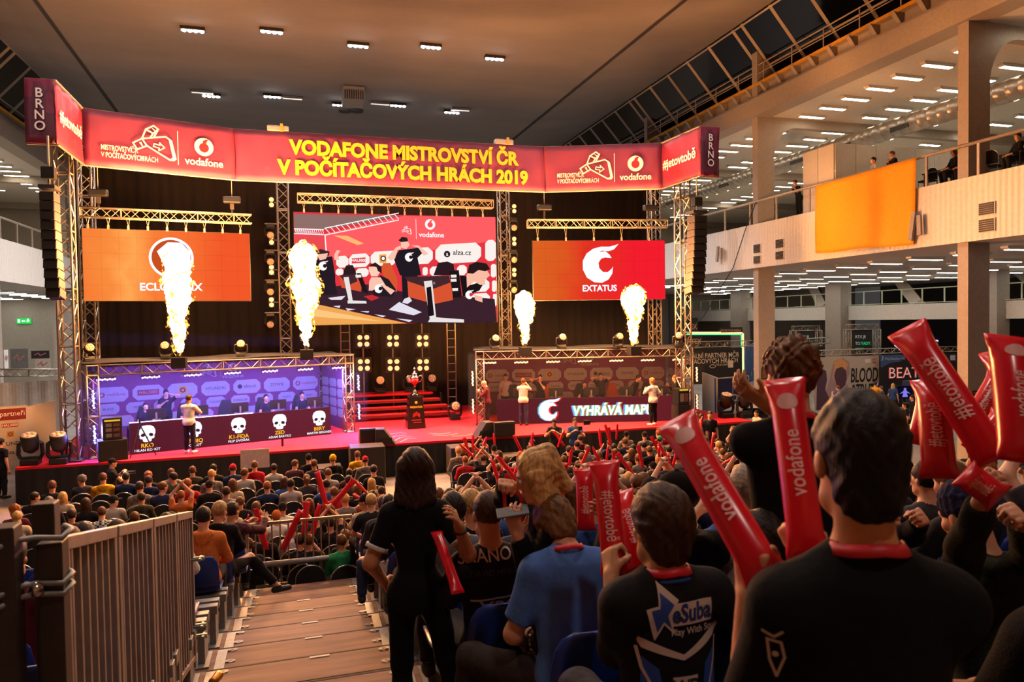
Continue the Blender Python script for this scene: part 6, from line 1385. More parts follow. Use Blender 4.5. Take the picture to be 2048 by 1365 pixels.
def on_back(o_top, b, mats, name, parent, M):    # drape flat artwork on the back of a shirt by casting each vertex onto it
    dg = bpy.context.evaluated_depsgraph_get(); W = WM[o_top.name]; inv = W.inverted(); nrm = (M.to_3x3() @ Vector((0, 0, 1))); R3 = inv.to_3x3(); out = []
    for v in b.v:
        p = M @ Vector(v); o = inv @ (p+nrm*.25); d = (R3 @ (-nrm)).normalized()
        ok, loc, _n, _i = o_top.ray_cast(o, d, distance=1.2)
        out.append((W @ loc)+nrm*(.0035+v[2]*.5) if ok else None)
    good = [i for i, p in enumerate(out) if p is not None]
    if not good: return None
    fs = [(f, m) for f, m in zip(b.f, b.m) if all(out[i] is not None for i in f)]
    b2 = MB(); b2.v = [tuple(p) if p is not None else tuple(out[good[0]]) for p in out]; b2.f = [f for f, _ in fs]; b2.m = [m for _, m in fs]
    return b2.build(name, mats, parent)
def dice(b, s=.03):                       # cut artwork into small faces so that it can follow folds
    bm = bmesh.new(); vs = [bm.verts.new(v) for v in b.v]
    for f, m in zip(b.f, b.m):
        try: bm.faces.new([vs[i] for i in f]).material_index = m
        except ValueError: pass
    bmesh.ops.triangulate(bm, faces=bm.faces[:])
    for _ in range(5):
        ed = [e for e in bm.edges if e.calc_length() > s]
        if not ed: break
        bmesh.ops.subdivide_edges(bm, edges=ed, cuts=1); bmesh.ops.triangulate(bm, faces=[f for f in bm.faces if len(f.verts) > 3])
    bm.verts.index_update(); b.v = [tuple(v.co) for v in bm.verts]; b.f = [tuple(v.index for v in f.verts) for f in bm.faces]; b.m = [f.material_index for f in bm.faces]; bm.free(); return b
def kid(o, nm): return next(c for c in o.children if c.name.split('.')[0] == nm)

# woman in black standing in the aisle
p = at(830, 935, D=3.9)
P = dict(pose='stand', s=.965, fem=1., shoulder=.143, girth=.86, yaw=-.05, hl=((-.19, .14, .95), (-.6, -.7, -.3)), wr=(at(917, 1052, D=3.72), (.6, -.3, -1)), hair=None, top='0c0c0e', topname='t_shirt', legs='08080a', shoe='101012', ankles=((-.10, 0, .08), (.24, .04, .08)), leg_ease=.004, ease=.009, sleeve=.72, skin='c08058', amp=.0025, hem=.02, vox=.0075, det=True)
g, q = person(P, TR(p.x, p.y, zk(9), -.12), 'woman with long dark hair in black standing in the aisle with her back turned', None, True)
B = Body(.0065); Hm = head_matrix(q); hp = lambda x, y, z: np.array(Hm @ Vector((x, y, z)))
B.el(hp(0, -.014, .035), np.array([.086, .106, .1]), .0, q.H)
for i, x in enumerate((-.085, -.06, -.03, 0, .03, .06, .085)):
    B.rc(hp(x*.85, -.05+abs(x)*.6, .03), hp(x*1.15, -.105+abs(x)*.35, -.185+abs(x)*.4), .034, .024, .025)
B.plane(hp(0, .07, .06), q.H @ np.array([0, .97, -.3])); B.fold = [(.002, 150, (1, .1, .05), .3), (.0015, 260, (.9, .3, .1), 2.)]
col(link(B.mesh('hair', HAIR), 'hair', g, Matrix(), True), '2a150d')
W = WM[g.name]; white = mat('white_trim', 'c8c0b8', .8)
for i in (0, 1):
    a, c = q.sh[i], q.elb[i]; e = a+(c-a)*.72; d = Vector(unit(c-a)); b = MB(); M = Matrix.Translation(Vector(e)) @ d.to_track_quat('Z', 'Y').to_matrix().to_4x4()
    b.lathe([(.0615, -.022), (.0635, -.02), (.0635, .0), (.0605, .002)], 20, M); b.build('sleeve_trim', white, g, W, True)
b = MB(); n = 12; v = []
for i in range(n+1):
    a = PI*(1.12+.76*i/n); pz = q.neck-q.T[:, 2]*(.035+.03*abs(math.cos(a)))+q.T[:, 0]*math.cos(a)*.092*.97+q.T[:, 1]*(math.sin(a)*.083)
    v += [pz, pz+q.T[:, 2]*.022+q.T[:, 1]*.012]
b.add(v, [(2*i, 2*i+2, 2*i+3, 2*i+1) for i in range(n)]); o = b.build('collar_trim', white, g, W, True); m_ = o.modifiers.new('t', 'SOLIDIFY'); m_.thickness = .006
e = q.elb[1]; h = q.hands[1]; c = e+(h-e)*.86; MB().lathe([(.034, -.006), (.038, 0), (.034, .006)], 16, Matrix.Translation(Vector(c)) @ Vector(h-e).to_track_quat('Z', 'Y').to_matrix().to_4x4()).build('wrist_band', BLACK, g, W, True)
hw = W @ Vector(q.hands[0]); stick(at(879, 1082, D=3.75), at(903, 1150, D=3.6)-at(879, 1082, D=3.75), 'red stick hanging down at the hip of the woman in the aisle', .6, None)

# blond woman in black handing out lanyards
p = at(1106, 942, D=3.45)
P = dict(pose='stand', s=1.0, fem=.9, shoulder=.14, girth=.86, wl=(at(1036, 1072, D=3.3), (.1, -.6, -1)), wr=(at(1012, 972, D=3.55), (.7, .1, -.25)), hpitch=.25, hair=None, top='0a0a0c', topname='jacket', legs='0c0c10', sleeve=1.96, skin='d09878', grip={0: 'relax', 1: 'grip'}, vox=.0075, det=True, palm={0: (.3, 0, 1)})
g, q = person(P, TR(p.x, p.y, p.z-1.63, 1.42), 'blond woman in a black jacket standing sideways, looking down and holding a red lanyard', None, True, True)
B = Body(.0065); Hm = head_matrix(q); hp = lambda x, y, z: np.array(Hm @ Vector((x, y, z)))
B.el(hp(0, -.018, .038), np.array([.086, .108, .102]), .0, q.H); B.el(hp(0, -.085, .10), (.03, .035, .03), .03); B.rc(hp(0, -.09, .1), hp(0, -.13, -.1), .035, .03, .03)
for x in (-.082, -.05, 0, .05, .082): B.rc(hp(x*.9, -.05+abs(x)*.7, .02), hp(x*1.05, -.085+abs(x)*.9, -.33), .034, .02, .025)
for x in (-.09, .09): B.rc(hp(x*.8, .03, .03), hp(x*.95, .05, -.33), .024, .016, .02)
B.plane(hp(0, .074, .06), q.H @ np.array([0, .98, -.15])); B.fold = [(.0025, 150, (1, .1, .05), .3), (.002, 260, (.9, .3, .1), 2.)]
col(link(B.mesh('hair', HAIR), 'hair', g, Matrix(), True), 'cfa46a')
W = WM[g.name]; h = W @ Vector(q.hands[1]); f = W.to_3x3() @ Vector(unit(q.hands[1]-q.elb[1])); h = h+f*.07
b = MB(); L = [h+Vector((0, 0, .03)), h+Vector((.012, .0, -.06)), h+Vector((.03, .0, -.14)), h+Vector((.055, 0, -.20)), h+Vector((.085, 0, -.16)), h+Vector((.08, 0, -.08)), h+Vector((.03, 0, .02))]
L = [h+Vector((cr.x*a, cr.y*a, z)) for a, z in ((0, .04), (-.012, -.05), (-.01, -.13), (.03, -.19), (.065, -.21), (.08, -.16), (.07, -.08), (.03, .0), (.005, .035))]
v = []
for pt in L: v += [pt-cu*.0-cr*.009, pt+cr*.009]
b.add(v, [(2*i, 2*i+2, 2*i+3, 2*i+1) for i in range(len(L)-1)]); o = b.build('lanyard', mat('red_ribbon', 'c41826', .5)); m_ = o.modifiers.new('t', 'SOLIDIFY'); m_.thickness = .003; tag(o, 'red lanyard dangling from the hand of the blond woman', 'lanyard')
h = W @ Vector(q.hands[0]); f = W.to_3x3() @ Vector(unit(q.hands[0]-q.elb[0])); o = MB().box((0, 0, 0), (.15, .078, .01)).build('phone', mat('phone_grey', '5a6468', .3), None, frame(h+f*.09+Vector((0, 0, .03)), (.9, -.2, .12), (.2, .9, .3)), bevel=.003); tag(o, 'grey phone held flat in the lower hand of the blond woman', 'phone')

PWD = mat('shirt_print_white', 'c8b8ae', .8, var=.03); PDM = mat('shirt_print_dim', '4a403c', .8); PBL = mat('shirt_print_blue', '24489a', .8)
# man in a printed dark polo
P = dict(s=1.06, hl=((-.24, .22, .08), (-.8, -.6, -.2)), hr=((.2, .34, .16), (.8, -.3, -.5)), hair=None, top='1c1a1c', topname='polo_shirt', sleeve=.8, skin='b8805c', girth=.98, shoulder=.155, hpitch=.12, lean=.03)
g, q = sit_on(9, .99, P, 'man with cropped brown hair in a dark polo printed with a white name', True)
col(link(hair_mesh('crop', True), 'hair', g, head_matrix(q), True), '3a2617')
b = MB(); b.text('SHANOBY', 0, .06, .088, 0, 0, 'CENTER', .008); b.text('DAVID MOLÍK', 0, -.03, .045, 0, 1); b.text('XPG', -.0, -.22, .10, 0, 0, 'CENTER', .012, 1.15, .25); b.stroke([(-.13, -.18), (0, -.165), (.14, -.165)], .01, 0, 0)
on_back(kid(g, 'polo_shirt'), dice(b), [PWD, PDM], 'back_print', g, WM[g.name] @ frame(tuple(Vector(q.chest)+Vector((0, 0, .12))), (1, 0, 0)))
# man in the blue T-shirt, bowed head
P = dict(s=1.05, nk=.12, lean=.2, hpitch=.75, hyaw=.12, hl=((-.15, .30, .14), (-.6, -.7, -.2)), hr=((.08, .38, .2), (.6, -.6, -.5)), top='4a70b4', topname='t_shirt', sleeve=.78, skin='c8906c', girth=1.0, shoulder=.142, hair=None, lanyard=True, legs='2c2320', knees=((-.38, .34, .07), (-.02, .42, .07)), ankles=((-.42, .36, -.34), (-.06, .42, -.34)), amp=.0045)
g, q = sit_on(10, 1.14, P, 'man in a plain blue T-shirt bowing his head on a blue seat', True, rz=-.05, dz=.02)
col(link(hair_mesh('thick', True), 'hair', g, head_matrix(q), True), '6a4826')
# boy in a printed gaming jersey
P = dict(s=1.06, nk=.122, lean=.04, wl=(at(1222, 1150, D=2.62), (-.05, -.1, -1)), hr=((.20, .34, .30), (.8, -.2, -.7)), hair=None, top='141214', topname='jersey', sleeve=.95, ease=.02, skin='c08a66', girth=.9, shoulder=.142, lanyard=True, legs='4a464a', grip={0: 'grip', 1: 'grip'}, hyaw=.05)
g, q = sit_on(11, 1.13, P, 'boy in a black and blue gaming jersey with a star print', True, dz=.03)
col(link(hair_mesh('thick', True), 'hair', g, head_matrix(q), True), '38220f')
b = MB(); S5 = [(.02+.0*0, 0)]
star = []
for i in range(10):
    a = PI/2+.12+2*PI*i/10; r_ = .085 if i % 2 == 0 else .03; star.append((-.075+r_*math.cos(a)*.8, .09+r_*math.sin(a)*1.25))
b.flat(star, 0, 0); b.flat([(-.075+(x+.075)*.68, .09+(y-.09)*.68) for x, y in star], .002, 2)
b.rect(-.05, .045, .13, .125, .0015, 0); b.text('eSuba', .042, .085, .088, .004, 1, 'CENTER', .03, .82); b.text('eSuba', .042, .085, .088, .006, 3, 'CENTER', .005, .82)
b.text('Play With Soul', .055, .022, .034, 0, 0, 'CENTER', .01)
b.flat([(-.165, -.005), (-.15, -.03), (0, -.075), (.15, -.02), (.165, .012), (.165, .03), (.0, -.055), (-.165, .012)], .001, 0)
b.rect(-.045, -.20, .055, -.13, 0, 0); b.text('WD', .006, -.165, .062, .003, 1, 'CENTER', .03, 1., .1); b.disc(.0, -.27, .024, 0, 4)
for sg in (-1, 1): b.flat([(sg*.15, -.06), (sg*.095, -.10), (sg*.08, -.17), (sg*.10, -.30), (sg*.16, -.34)], .0005, 2); b.stroke([(sg*.165, -.03), (sg*.15, -.1), (sg*.115, -.17), (sg*.13, -.25)], .01, .003, 0)
b.v = [(x*.84, .03+(y-.03)*.9, z) for x, y, z in b.v]
on_back(kid(g, 'jersey'), dice(b, .02), [PWD, mat('jersey_black', '141214', .9), PBL, mat('logo_blue', '1c3c88', .8), PDM], 'jersey_print', g, WM[g.name] @ frame(tuple(Vector(q.chest)+Vector((0, 0, .03))), (1, 0, 0)))
W = WM[g.name]; c = Vector(q.neck)-Vector((0, 0, .02)); b = MB(); b.path([c+Vector((math.cos(a)*.078, math.sin(a)*.074-.002, -.012-.02*math.sin(a))) for a in [2*PI*i/20 for i in range(20)]], .009, 6, closed=True); b.build('collar', PBL, g, W, True, local=True) if False else b.build('collar', PBL, g, None, True, local=True)
boy, boyq = g, q
# man in the black cap clapping
P = dict(s=1.03, hl=((-.16, .38, .62), (-.6, -.4, -.8)), hr=((-.10, .41, .60), (.5, 0, -.9)), hair=None, top='121013', topname='jacket', hoodie=True, sleeve=1.9, skin='b8805c', girth=1.15, shoulder=.19, hyaw=.9, palm={0: (1, 0, .2), 1: (-1, 0, .2)}, grip={0: 'flat', 1: 'flat'})
g, q = sit_on(10, 1.7, P, 'man in a black cap and black jacket clapping beside the bowed man in blue', True, dz=.06, rz=.1)
col(link(hair_mesh('crop', True), 'hair', g, head_matrix(q), True), '1c120c'); col(link(hair_mesh('cap', True), 'cap', g, head_matrix(q), True), '17120f')
b = MB(); b.text('NY', 0, 0, .03, 0, 0, 'CENTER', .01); b.build('cap_badge', mat('badge_gold', 'a08050', .6), g, WM[g.name] @ head_matrix(q) @ frame((.045, -.108, .05), (1, .5, 0)))
# big man nearest the camera
p = at(1737, 950, D=1.32)
P = dict(pose='stand', s=.97, wl=(at(1500, 1192, D=1.45), (-.1, -.15, -1)), wr=(at(1612, 1122, D=1.6), (.2, -.7, -.9)), hair=None, top='0a090a', topname='t_shirt', sleeve=.8, ease=.014, girth=.98, shoulder=.158, drop=.05, skin='c8885c', lanyard=True, legs='101014', grip={0: 'grip', 1: 'grip'}, vox=.006, det=True, hyaw=-.05, nk=.165, palm={0: (.6, .5, .2), 1: (.3, .6, .2)})
g, q = person(P, TR(p.x, p.y, p.z-(.93+.54+.165)*.97+.02, -.32), 'broad man with dark hair in a black T-shirt standing nearest the camera', None, True)
B = Body(.0042); Hm = head_matrix(q); B.el(np.array(Hm @ Vector((0, -.016, .040))), np.array([.0845, .107, .104])*.97, 0, q.H); B.el(np.array(Hm @ Vector((0, -.055, -.045))), np.array([.066, .055, .075])*.97, .03, q.H)
B.plane(np.array(Hm @ Vector((0, .073, .058))), q.H @ np.array([0, .70, -.62])); B.plane(np.array(Hm @ Vector((0, 0, -.118))), -q.H[:, 2])
B.fold = [(.0018, 75, (1, .3, .2), .3), (.0016, 150, (-.5, .5, .4), 1.7), (.0012, 290, (.9, -.3, .1), 4.)]
col(link(B.mesh('hair', HAIR), 'hair', g, Matrix(), True), '150c08'); big, bigq = g, q
b = MB(); b.stroke([(-.012, .028), (.012, .025), (.018, -.006), (.004, -.045), (-.008, -.012), (-.012, .028)], .005); b.disc(.002, 0, .006, 0, 0); b.stroke([(-.02, .042), (.0, .035), (.014, .046)], .005)
sh = WM[g.name] @ Vector(q.sh[0]+(q.elb[0]-q.sh[0])*.25)
dv = (Vector((0, 0, EYE))-sh); on_back(kid(g, 't_shirt'), dice(b, .012), [PWD], 'sleeve_print', g, frame(sh+dv.normalized()*.0, Vector((0, 0, 1)).cross(dv)))
# tall curly-haired man standing
p = at(1592, 764, D=2.75)
P = dict(pose='stand', s=1.06, wl=(at(1528, 806, D=2.8), (-.1, -.2, -1)), hr=((.24, .25, 1.05), (.9, -.4, -.5)), hair='curly', hairc='5a3619', top='0d0c0e', topname='t_shirt', sleeve=.78, skin='cc9468', lanyard=True, legs='14141a', girth=1.02, vox=.008, det=True)
g, q = person(P, TR(p.x, p.y, p.z-(.93+.54+.148)*1.06+.02, -.25), 'tall man with tousled brown hair in a black T-shirt standing with one arm raised', None, True)
# the rest of the near rows
sit_on(10, 2.1, dict(hl='stick', hr='stick', hoodie=True, top='c4bcb0', topname='sweatshirt', hair='short', hairc='8a8074', sleeve=1.9, s=1.04, girth=1.08, lean=.1), 'person in a cream sweatshirt with pale hair behind the huge red stick', True, dz=.05)
sit_on(10, 2.78, dict(wl=(at(1872, 962, D=2.55), (-.7, -.2, -.8)), wr=(at(1915, 985, D=2.8), (.8, 0, -.6)), hair='long', hairc='1a110c', top='141214', topname='jacket', sleeve=1.92, fem=.8, s=.98, shoulder=.16, grip={0: 'grip', 1: 'grip'}), 'dark-haired woman in a black jacket holding an upright stick overhead', True, rz=.15)
sit_on(11, 2.6, dict(wl=(at(1985, 935, D=2.3), (-.9, -.3, -.5)), wr=(at(2040, 940, D=2.2), (.8, 0, -.6)), hair='beanie', hatc='1a1c38', hairc='2a1a12', top='24251a', topname='jacket', hoodie=True, sleeve=1.92, girth=1.15, lean=.2, hpitch=.3, s=1.05, grip={0: 'grip', 1: 'grip'}), 'person in a dark olive jacket and navy beanie at the edge holding sticks', True, dz=-.1)
sit_on(12, 1.8, dict(hl='lap', hr='cross', hair='short', hairc='1a110c', top='0e0d10', topname='hoodie', hoodie=True, sleeve=1.92, girth=1.15, s=1.04, skin='c08a66'), 'person in a black hoodie beside the broad man, mostly outside the view', True)
sit_on(11, 3.05, dict(hl='lap', hr='lap', hair='short', hairc='1a110c', top='121214', topname='hoodie', hoodie=True, sleeve=1.92), 'person in black beyond the navy beanie at the edge of the view')
sit_on(11, 1.62, dict(hl='lap', hr='lap', hair='short', hairc='1a110c', top='24345a', topname='sweatshirt', sleeve=1.92, lean=.3, s=.96), 'person in a blue and grey sweatshirt bent down behind the broad man', True, dz=-.05)
sit_on(8, .97, dict(hl='lap', hr='lap', hair='short', hairc='1a110c', top='5a5e68', topname='jacket', sleeve=1.9, s=1.05), 'dark-haired man in a grey jacket just past the woman in the aisle', True)
sit_on(7, 1.3, dict(hl='lap', hr='lap', hair='short', hairc='a88450', top='1a1a1e', sleeve=1.9, s=1.04), 'fair-haired man in a black top two rows past the printed polo', True)
sit_on(4, .95, dict(hl='chin', hr='lap', hair='short', hairc='1a110c', top='121214', hoodie=True, sleeve=1.9, lean=.3, legs='2c3c5c', knees=((-.30, .36, .07), (.1, .42, .07)), ankles=((-.32, .38, -.34), (.1, .4, -.34))), 'man in a black hoodie and jeans on the aisle seat beside the end railing', True)
sit_on(5, .97, dict(hl='knee', hr='knee', hair='short', hairc='2a1a10', top='17171b', sleeve=1.9, lean=.2, legs='6a6c74'), 'man in pale grey jeans on the aisle seat behind the black hoodie', True)
# aisle seats on the other side
sit_on(4, -1.42, dict(hl='lap', hr='lap', hair='short', hairc='2a1a10', top='c4bcae', topname='jacket', sleeve=1.9, girth=1.08, lean=.25), 'person in a white patterned jacket on the aisle seat by the barrier', True, seat=True)
sit_on(3, -1.16, dict(hl='lap', hr='lap', hair='short', hairc='14100d', top='c06a34', topname='hoodie', hoodie=True, sleeve=1.9, s=1.03, lean=.18, girth=1.06), 'person in an orange hoodie on the aisle side of the bench', True)
sit_on(2, -1.1, dict(hl='lap', hr='knee', hair='short', hairc='a07c50', top='131216', topname='hoodie', hoodie=True, sleeve=1.9, s=1.08, lean=.28, girth=1.15, legs='121216', knees=((-.05, .44, .07), (.34, .36, .10)), ankles=((-.02, .40, -.34), (.66, .42, -.33)), feet=((.2, 1), (1, .3)), hyaw=-.5, hem=.14), 'man in a black hoodie stretching one leg into the aisle', True)
g, q = sit_on(1, -1.0, dict(hl=((.18, .42, .52), (-.3, 0, -1)), hr=((.42, .42, .56), (.7, 0, -.8)), hair='short', hairc='2c1c12', top='4a2028', topname='plaid_shirt', topmat=CK3, sleeve=1.85, s=1.06, hyaw=-.5), 'man in a dark plaid shirt stretching both arms to film with a phone', True)
h = WM[g.name] @ Vector(q.hands[1]); tag(MB().box((0, 0, 0), (.075, .01, .15)).build('phone', BLACK, None, Matrix.Translation(h+Vector((0.02, .07, .12)))), 'phone raised by the man in the plaid shirt', 'phone')
for k, px, D, P, lb in ((2, 340, 8.6, dict(hair='cap', hatc='4a4c3a', top='a89c8c'), 'man in an olive cap and beige top beyond the barrier rail'), (5, 231, 6.6, dict(hair='short', hairc='33200f', top='17171b'), 'brown-haired person sitting just beyond the barrier top rail'), (5, 165, 6.6, dict(hair='short', hairc='1e130d', top='1a1a1e'), 'dark-haired person sitting beyond the middle of the barrier'), (6, 133, 5.9, dict(hair='short', hairc='3a1c16', top='3a1a20'), 'reddish-haired person in maroon beyond the near end of the barrier')):
    x = at(px, 1040, Y=ek(k)-.12).x; sit_on(k, x, dict(P, hl='lap', hr='lap', sleeve=1.8), lb)
x = at(12, 1060, Y=ek(8)-.12).x
g, q = sit_on(8, x, dict(hl='lap', hr='lap', hair='short', hairc='2a1a10', top='5a1420', sleeve=1.8), 'person in a red striped top behind the dark gate posts')
# empty blue seats seen through the bars and beside the people
for k in range(2, 10):
    for j in range(9):
        x = -1.2-.5*j
        if all(abs(x-v) > .42 for v in taken.get(k, [])) and (k > 5 or j < 5): put_seat(k, x, 'empty blue seat, %s, %s from aisle, left bench' % (rowname(k), ORD[j])); taken.setdefault(k, []).append(x)
put_seat(9, 1.45, 'empty blue seat between the printed polo and the cream sweatshirt rows')
# people on the benches down to the floor audience
rnd = random.Random(21)
for k in range(0, 11):
    for j in range(11):
        x = .97+.52*j
        if any(abs(x-v) < .45 for v in taken.get(k, [])) or (k == 9 and j < 2) or (k == 10 and j < 5): continue
        place = '%s, %s from aisle, right bench' % (rowname(k).replace('bench row from the camera end', 'row'), ORD[j])
        if rnd.random() < .8:
            q6 = rnd.choice('aaabejhdcf'); cl = rnd.choice('kkkkddgnrbcv'); hc = rnd.choice('kbbnnyg'); st = rnd.choice(['short']*5+['crop', 'long', 'cap', 'bob'])
            d = dict(PZ[q6]); d.update(id='bench_'+q6, hair=st, skin=SK[j % 4], seed=ord(q6)+3, sleeve=1.85 if q6 in 'jka' else .72, vox=.013, det=True, top=TOPC[cl][0], hairc=HC[hc][0], hatc='1a1a1e', topname='hoodie' if d.get('hoodie') else 'shirt')
            sit_on(k, x, d, ('%s spectator' % HC[hc][1] if st != 'cap' else 'spectator in black cap')+', %s top, %s' % (TOPC[cl][1], place), False, 'spectators on the benches', rz=rnd.uniform(-.1, .2), seat=False)
            put_seat(k, x, 'occupied blue seat, '+place)
        else: put_seat(k, x, 'empty blue seat, '+place)
# big cheering sticks near the camera, with their print
PRT = mat('stick_print', 'e8b8b4', .4, var=.02)
def big_stick(x0, y0, d0, x1, y1, d1, label, text='#jetovtobě', s=1., w_=1., flip=False, spin=0.):
    p, q = at(x0, y0, D=d0), at(x1, y1, D=d1); dz = (q-p); L = dz.length; dz.normalize(); tc = (Vector((0, 0, EYE))-(p+q)/2); y = -(tc-dz*tc.dot(dz)).normalized(); x = y.cross(dz)
    c_, s_ = math.cos(spin), math.sin(spin); x, y = x*c_+y*s_, y*c_-x*s_
    k = L/.64; M = Matrix(((x.x*w_, y.x*w_, dz.x*k, p.x), (x.y*w_, y.y*w_, dz.y*k, p.y), (x.z*w_, y.z*w_, dz.z*k, p.z), (0, 0, 0, 1)))
    t = tag(link(stick_mesh(), 'cheering_stick', None, M), label, 'inflatable stick')
    b = MB()
    b.text(text, .31, 0, .062, 0, 0, 'CENTER', .01)
    if text.startswith('v'): voda(b, .53, 0, .03, 0, 0, 0)
    dice(b, .02); r_ = .0472; sg = -1 if flip else 1; out = []
    for u, v, z in b.v:   # wrap on the tube, side that faces -Y
        uu = u if not flip else .62-u
        a = -PI/2+(-v if not flip else v)/r_; out.append((r_*math.cos(a), r_*math.sin(a)*.98, uu))
    b.v = out; b.build('print', PRT, t, local=True)
    return t
big_stick(1540, 1168, 1.42, 1350, 838, 1.74, 'huge red stick held by the broad man, slanting up across the stage edge', 'vodafone', w_=.86)
big_stick(1618, 1122, 1.57, 1568, 758, 1.78, 'huge upright red stick held by the broad man before the curly-haired one', 'vodafone', w_=.84)
big_stick(1232, 1150, 2.68, 1208, 922, 2.85, 'red stick with readable white print held by the boy in the jersey', '#jetovtobě', w_=1.05, flip=True)
big_stick(1290, 1135, 2.75, 1238, 985, 2.95, 'shiny second red stick leaning behind the boy in the jersey', '#jetovtobě', w_=1.0)
big_stick(1108, 1090, 3.6, 1112, 925, 3.7, 'red stick standing upright just past the bowed man in blue', '#jetovtobě', w_=1.1)
big_stick(1172, 1062, 4.2, 1168, 938, 4.3, 'red stick standing behind the one with readable print', '#jetovtobě', w_=1.1)
big_stick(1385, 945, 8.6, 1352, 890, 8.8, 'red stick slanting just under the huge one of the broad man', '#jetovtobě')
big_stick(1880, 958, 2.35, 1862, 760, 2.5, 'upright red stick in the dark-haired woman’s hand below the orange-lit column', '#jetovtobě', w_=1.1)
big_stick(1992, 922, 2.2, 1812, 655, 2.5, 'long red stick crossing in front of the orange-lit column', '#jetovtobě', w_=1.12)
big_stick(2038, 925, 1.9, 2012, 672, 2.05, 'tall red stick at the edge of the view with a white ring logo', 'vodafone', w_=1.0, spin=.5)
big_stick(2060, 905, 2.3, 1996, 700, 2.5, 'red stick at the edge behind the one with the ring logo', '#jetovtobě', w_=1.)
big_stick(1930, 868, 3.4, 2003, 745, 3.5, 'thin red stick slanting behind the long one at the column', '#jetovtobě', w_=1.0)
big_stick(1945, 905, 2.9, 2010, 830, 3.0, 'red stick slanting below the thin one near the edge', 'vodafone', w_=.95)
big_stick(1836, 890, 3.2, 1858, 790, 3.3, 'small red stick held low beside the upright one at the column', '#jetovtobě', w_=1.0)
big_stick(1925, 945, 2.15, 2000, 1000, 2.1, 'red stick lying across under the raised hands at the edge', '#jetovtobě', w_=.9)
# ---------------------------------------------------------------- barriers
def tube_box(b, a, c, w_): 
    a, c = Vector(a), Vector(c); d = (c-a); l = d.length; M = d.to_track_quat('X', 'Z').to_matrix(); b.box((a+c)/2, (l, w_, w_), M=M.to_4x4()); return b
zt = lambda y: 4.05-.223*(y-3.17)
t = root('barrier', (-.93, 4.8, zk(7)), 'long grey steel barrier of upright bars down the aisle beside the camera', 'barrier')
segs = [3.16, 3.98, 4.86, 5.7, 6.5]
for i in range(4):
    ya, yb = segs[i]+.02, segs[i+1]-.02; x = -.93
    b = MB(); tube_box(b, (x, ya, zt(ya)), (x, yb, zt(yb)), .055); tube_box(b, (x, ya, zt(ya)-1.22), (x, yb, zt(yb)-1.22), .045)
    for y in (ya+.02, yb-.02): tube_box(b, (x, y, zt(y)), (x, y, zt(y)-1.3), .05)
    f = b.build('panel_frame', GRY, t, bevel=.004); n = 7
    for j in range(1, n): y = ya+(yb-ya)*j/n; MB().box((x, y, zt(y)-.62), (.024, .024, 1.2)).build('bar', GRY, f)
b = MB()
for y, z in ((6.45, zt(6.45)-.38), (6.45, zt(6.45)-.95), (6.5, zt(6.5)-1.05)): b.tube((-.96, y, z), (-.82, y, z), .02); b.tube((-.85, y-.05, z), (-.85, y+.05, z), .015)
b.build('coupling_bolt', GALV, t)
t = root('barrier_post', (-.98, 3.15, zk(10)), 'pair of thick dark steel posts clamped at the near end of the barrier', 'post')
MB().box((-1.0, 3.27, 3.45), (.08, .08, 1.5)).build('upright', GDK, t, bevel=.006); MB().box((-.915, 3.05, 3.4), (.085, .085, 1.4)).build('second_upright', GDK, t, bevel=.006)
b = MB()
for z in (4.13, 3.96, 3.92): b.path([(-1.05, 2.85, z), (-1.0, 2.93, z+.012), (-.95, 2.99, z), (-.87, 3.0, z-.012), (-.86, 3.08, z), (-.9, 3.14, z)], .011, 6)
b.build('clamp_ring', GALV, t, smooth=True); MB().lathe([(.0001, -.03), (.022, -.02), (.028, 0), (.022, .02), (.0001, .03)], 12, Matrix.Translation((-.95, 2.98, 3.94))).build('clamp_bolt', mat('bolt_shine', 'c0b8b0', .2, metal=1.), t, None, True)
t = root('gate_frame', (-1.4, 2.93, zk(10)), 'dark steel gate frame at the lower corner nearest the camera', 'gate')
b = MB(); b.box((-1.03, 2.93, 3.4), (.09, .09, 1.6)); b.box((-1.7, 2.93, 4.17), (1.3, .09, .06)); b.build('frame', GDK, t, bevel=.006)
for k in range(5): MB().box((-1.5-.2*k, 2.93, 3.4), (.03, .03, 1.5)).build('bar', GDK, t)
Yf = 12.12; xa, xb = at(493, 1045, Y=Yf).x, at(704, 1028, Y=Yf).x
t = root('railing_gate', ((xa+xb)/2, Yf, .6), 'grey barrier gate closing the foot of the aisle in front of the floor audience', 'barrier')
b = MB(); z0, z1 = .66, 1.68
for z in (z0, z1): tube_box(b, (xa, Yf, z), (xb, Yf, z), .045)
for x in (xa, xb): tube_box(b, (x, Yf, z0-.05), (x, Yf, z1), .05)
f = b.build('frame', GRY, t, bevel=.004)
for k in range(1, 13): MB().tube((xa+(xb-xa)*k/13, Yf, z0), (xa+(xb-xa)*k/13, Yf, z1), .012, None, 6).build('bar', GRY, f)
MB().tube((xa+.1, Yf-.07, 1.03), (xb+.05, Yf-.07, 1.03), .045, None, 10).build('scaffold_tube', GALV, t, smooth=True)
b = MB(); tube_box(b, (xb+.06, Yf, .55), (xb+.06, Yf, 1.7), .06); tube_box(b, (xb+.12, Yf, 1.68), (xb+3.2, Yf, 1.68), .045); tube_box(b, (xb+.12, Yf, .66), (xb+3.2, Yf, .66), .04); f = b.build('side_frame', GRY, t)
for k in range(16): MB().tube((xb+.2+.19*k, Yf, .66), (xb+.2+.19*k, Yf, 1.68), .012, None, 6).build('bar', GRY, f)
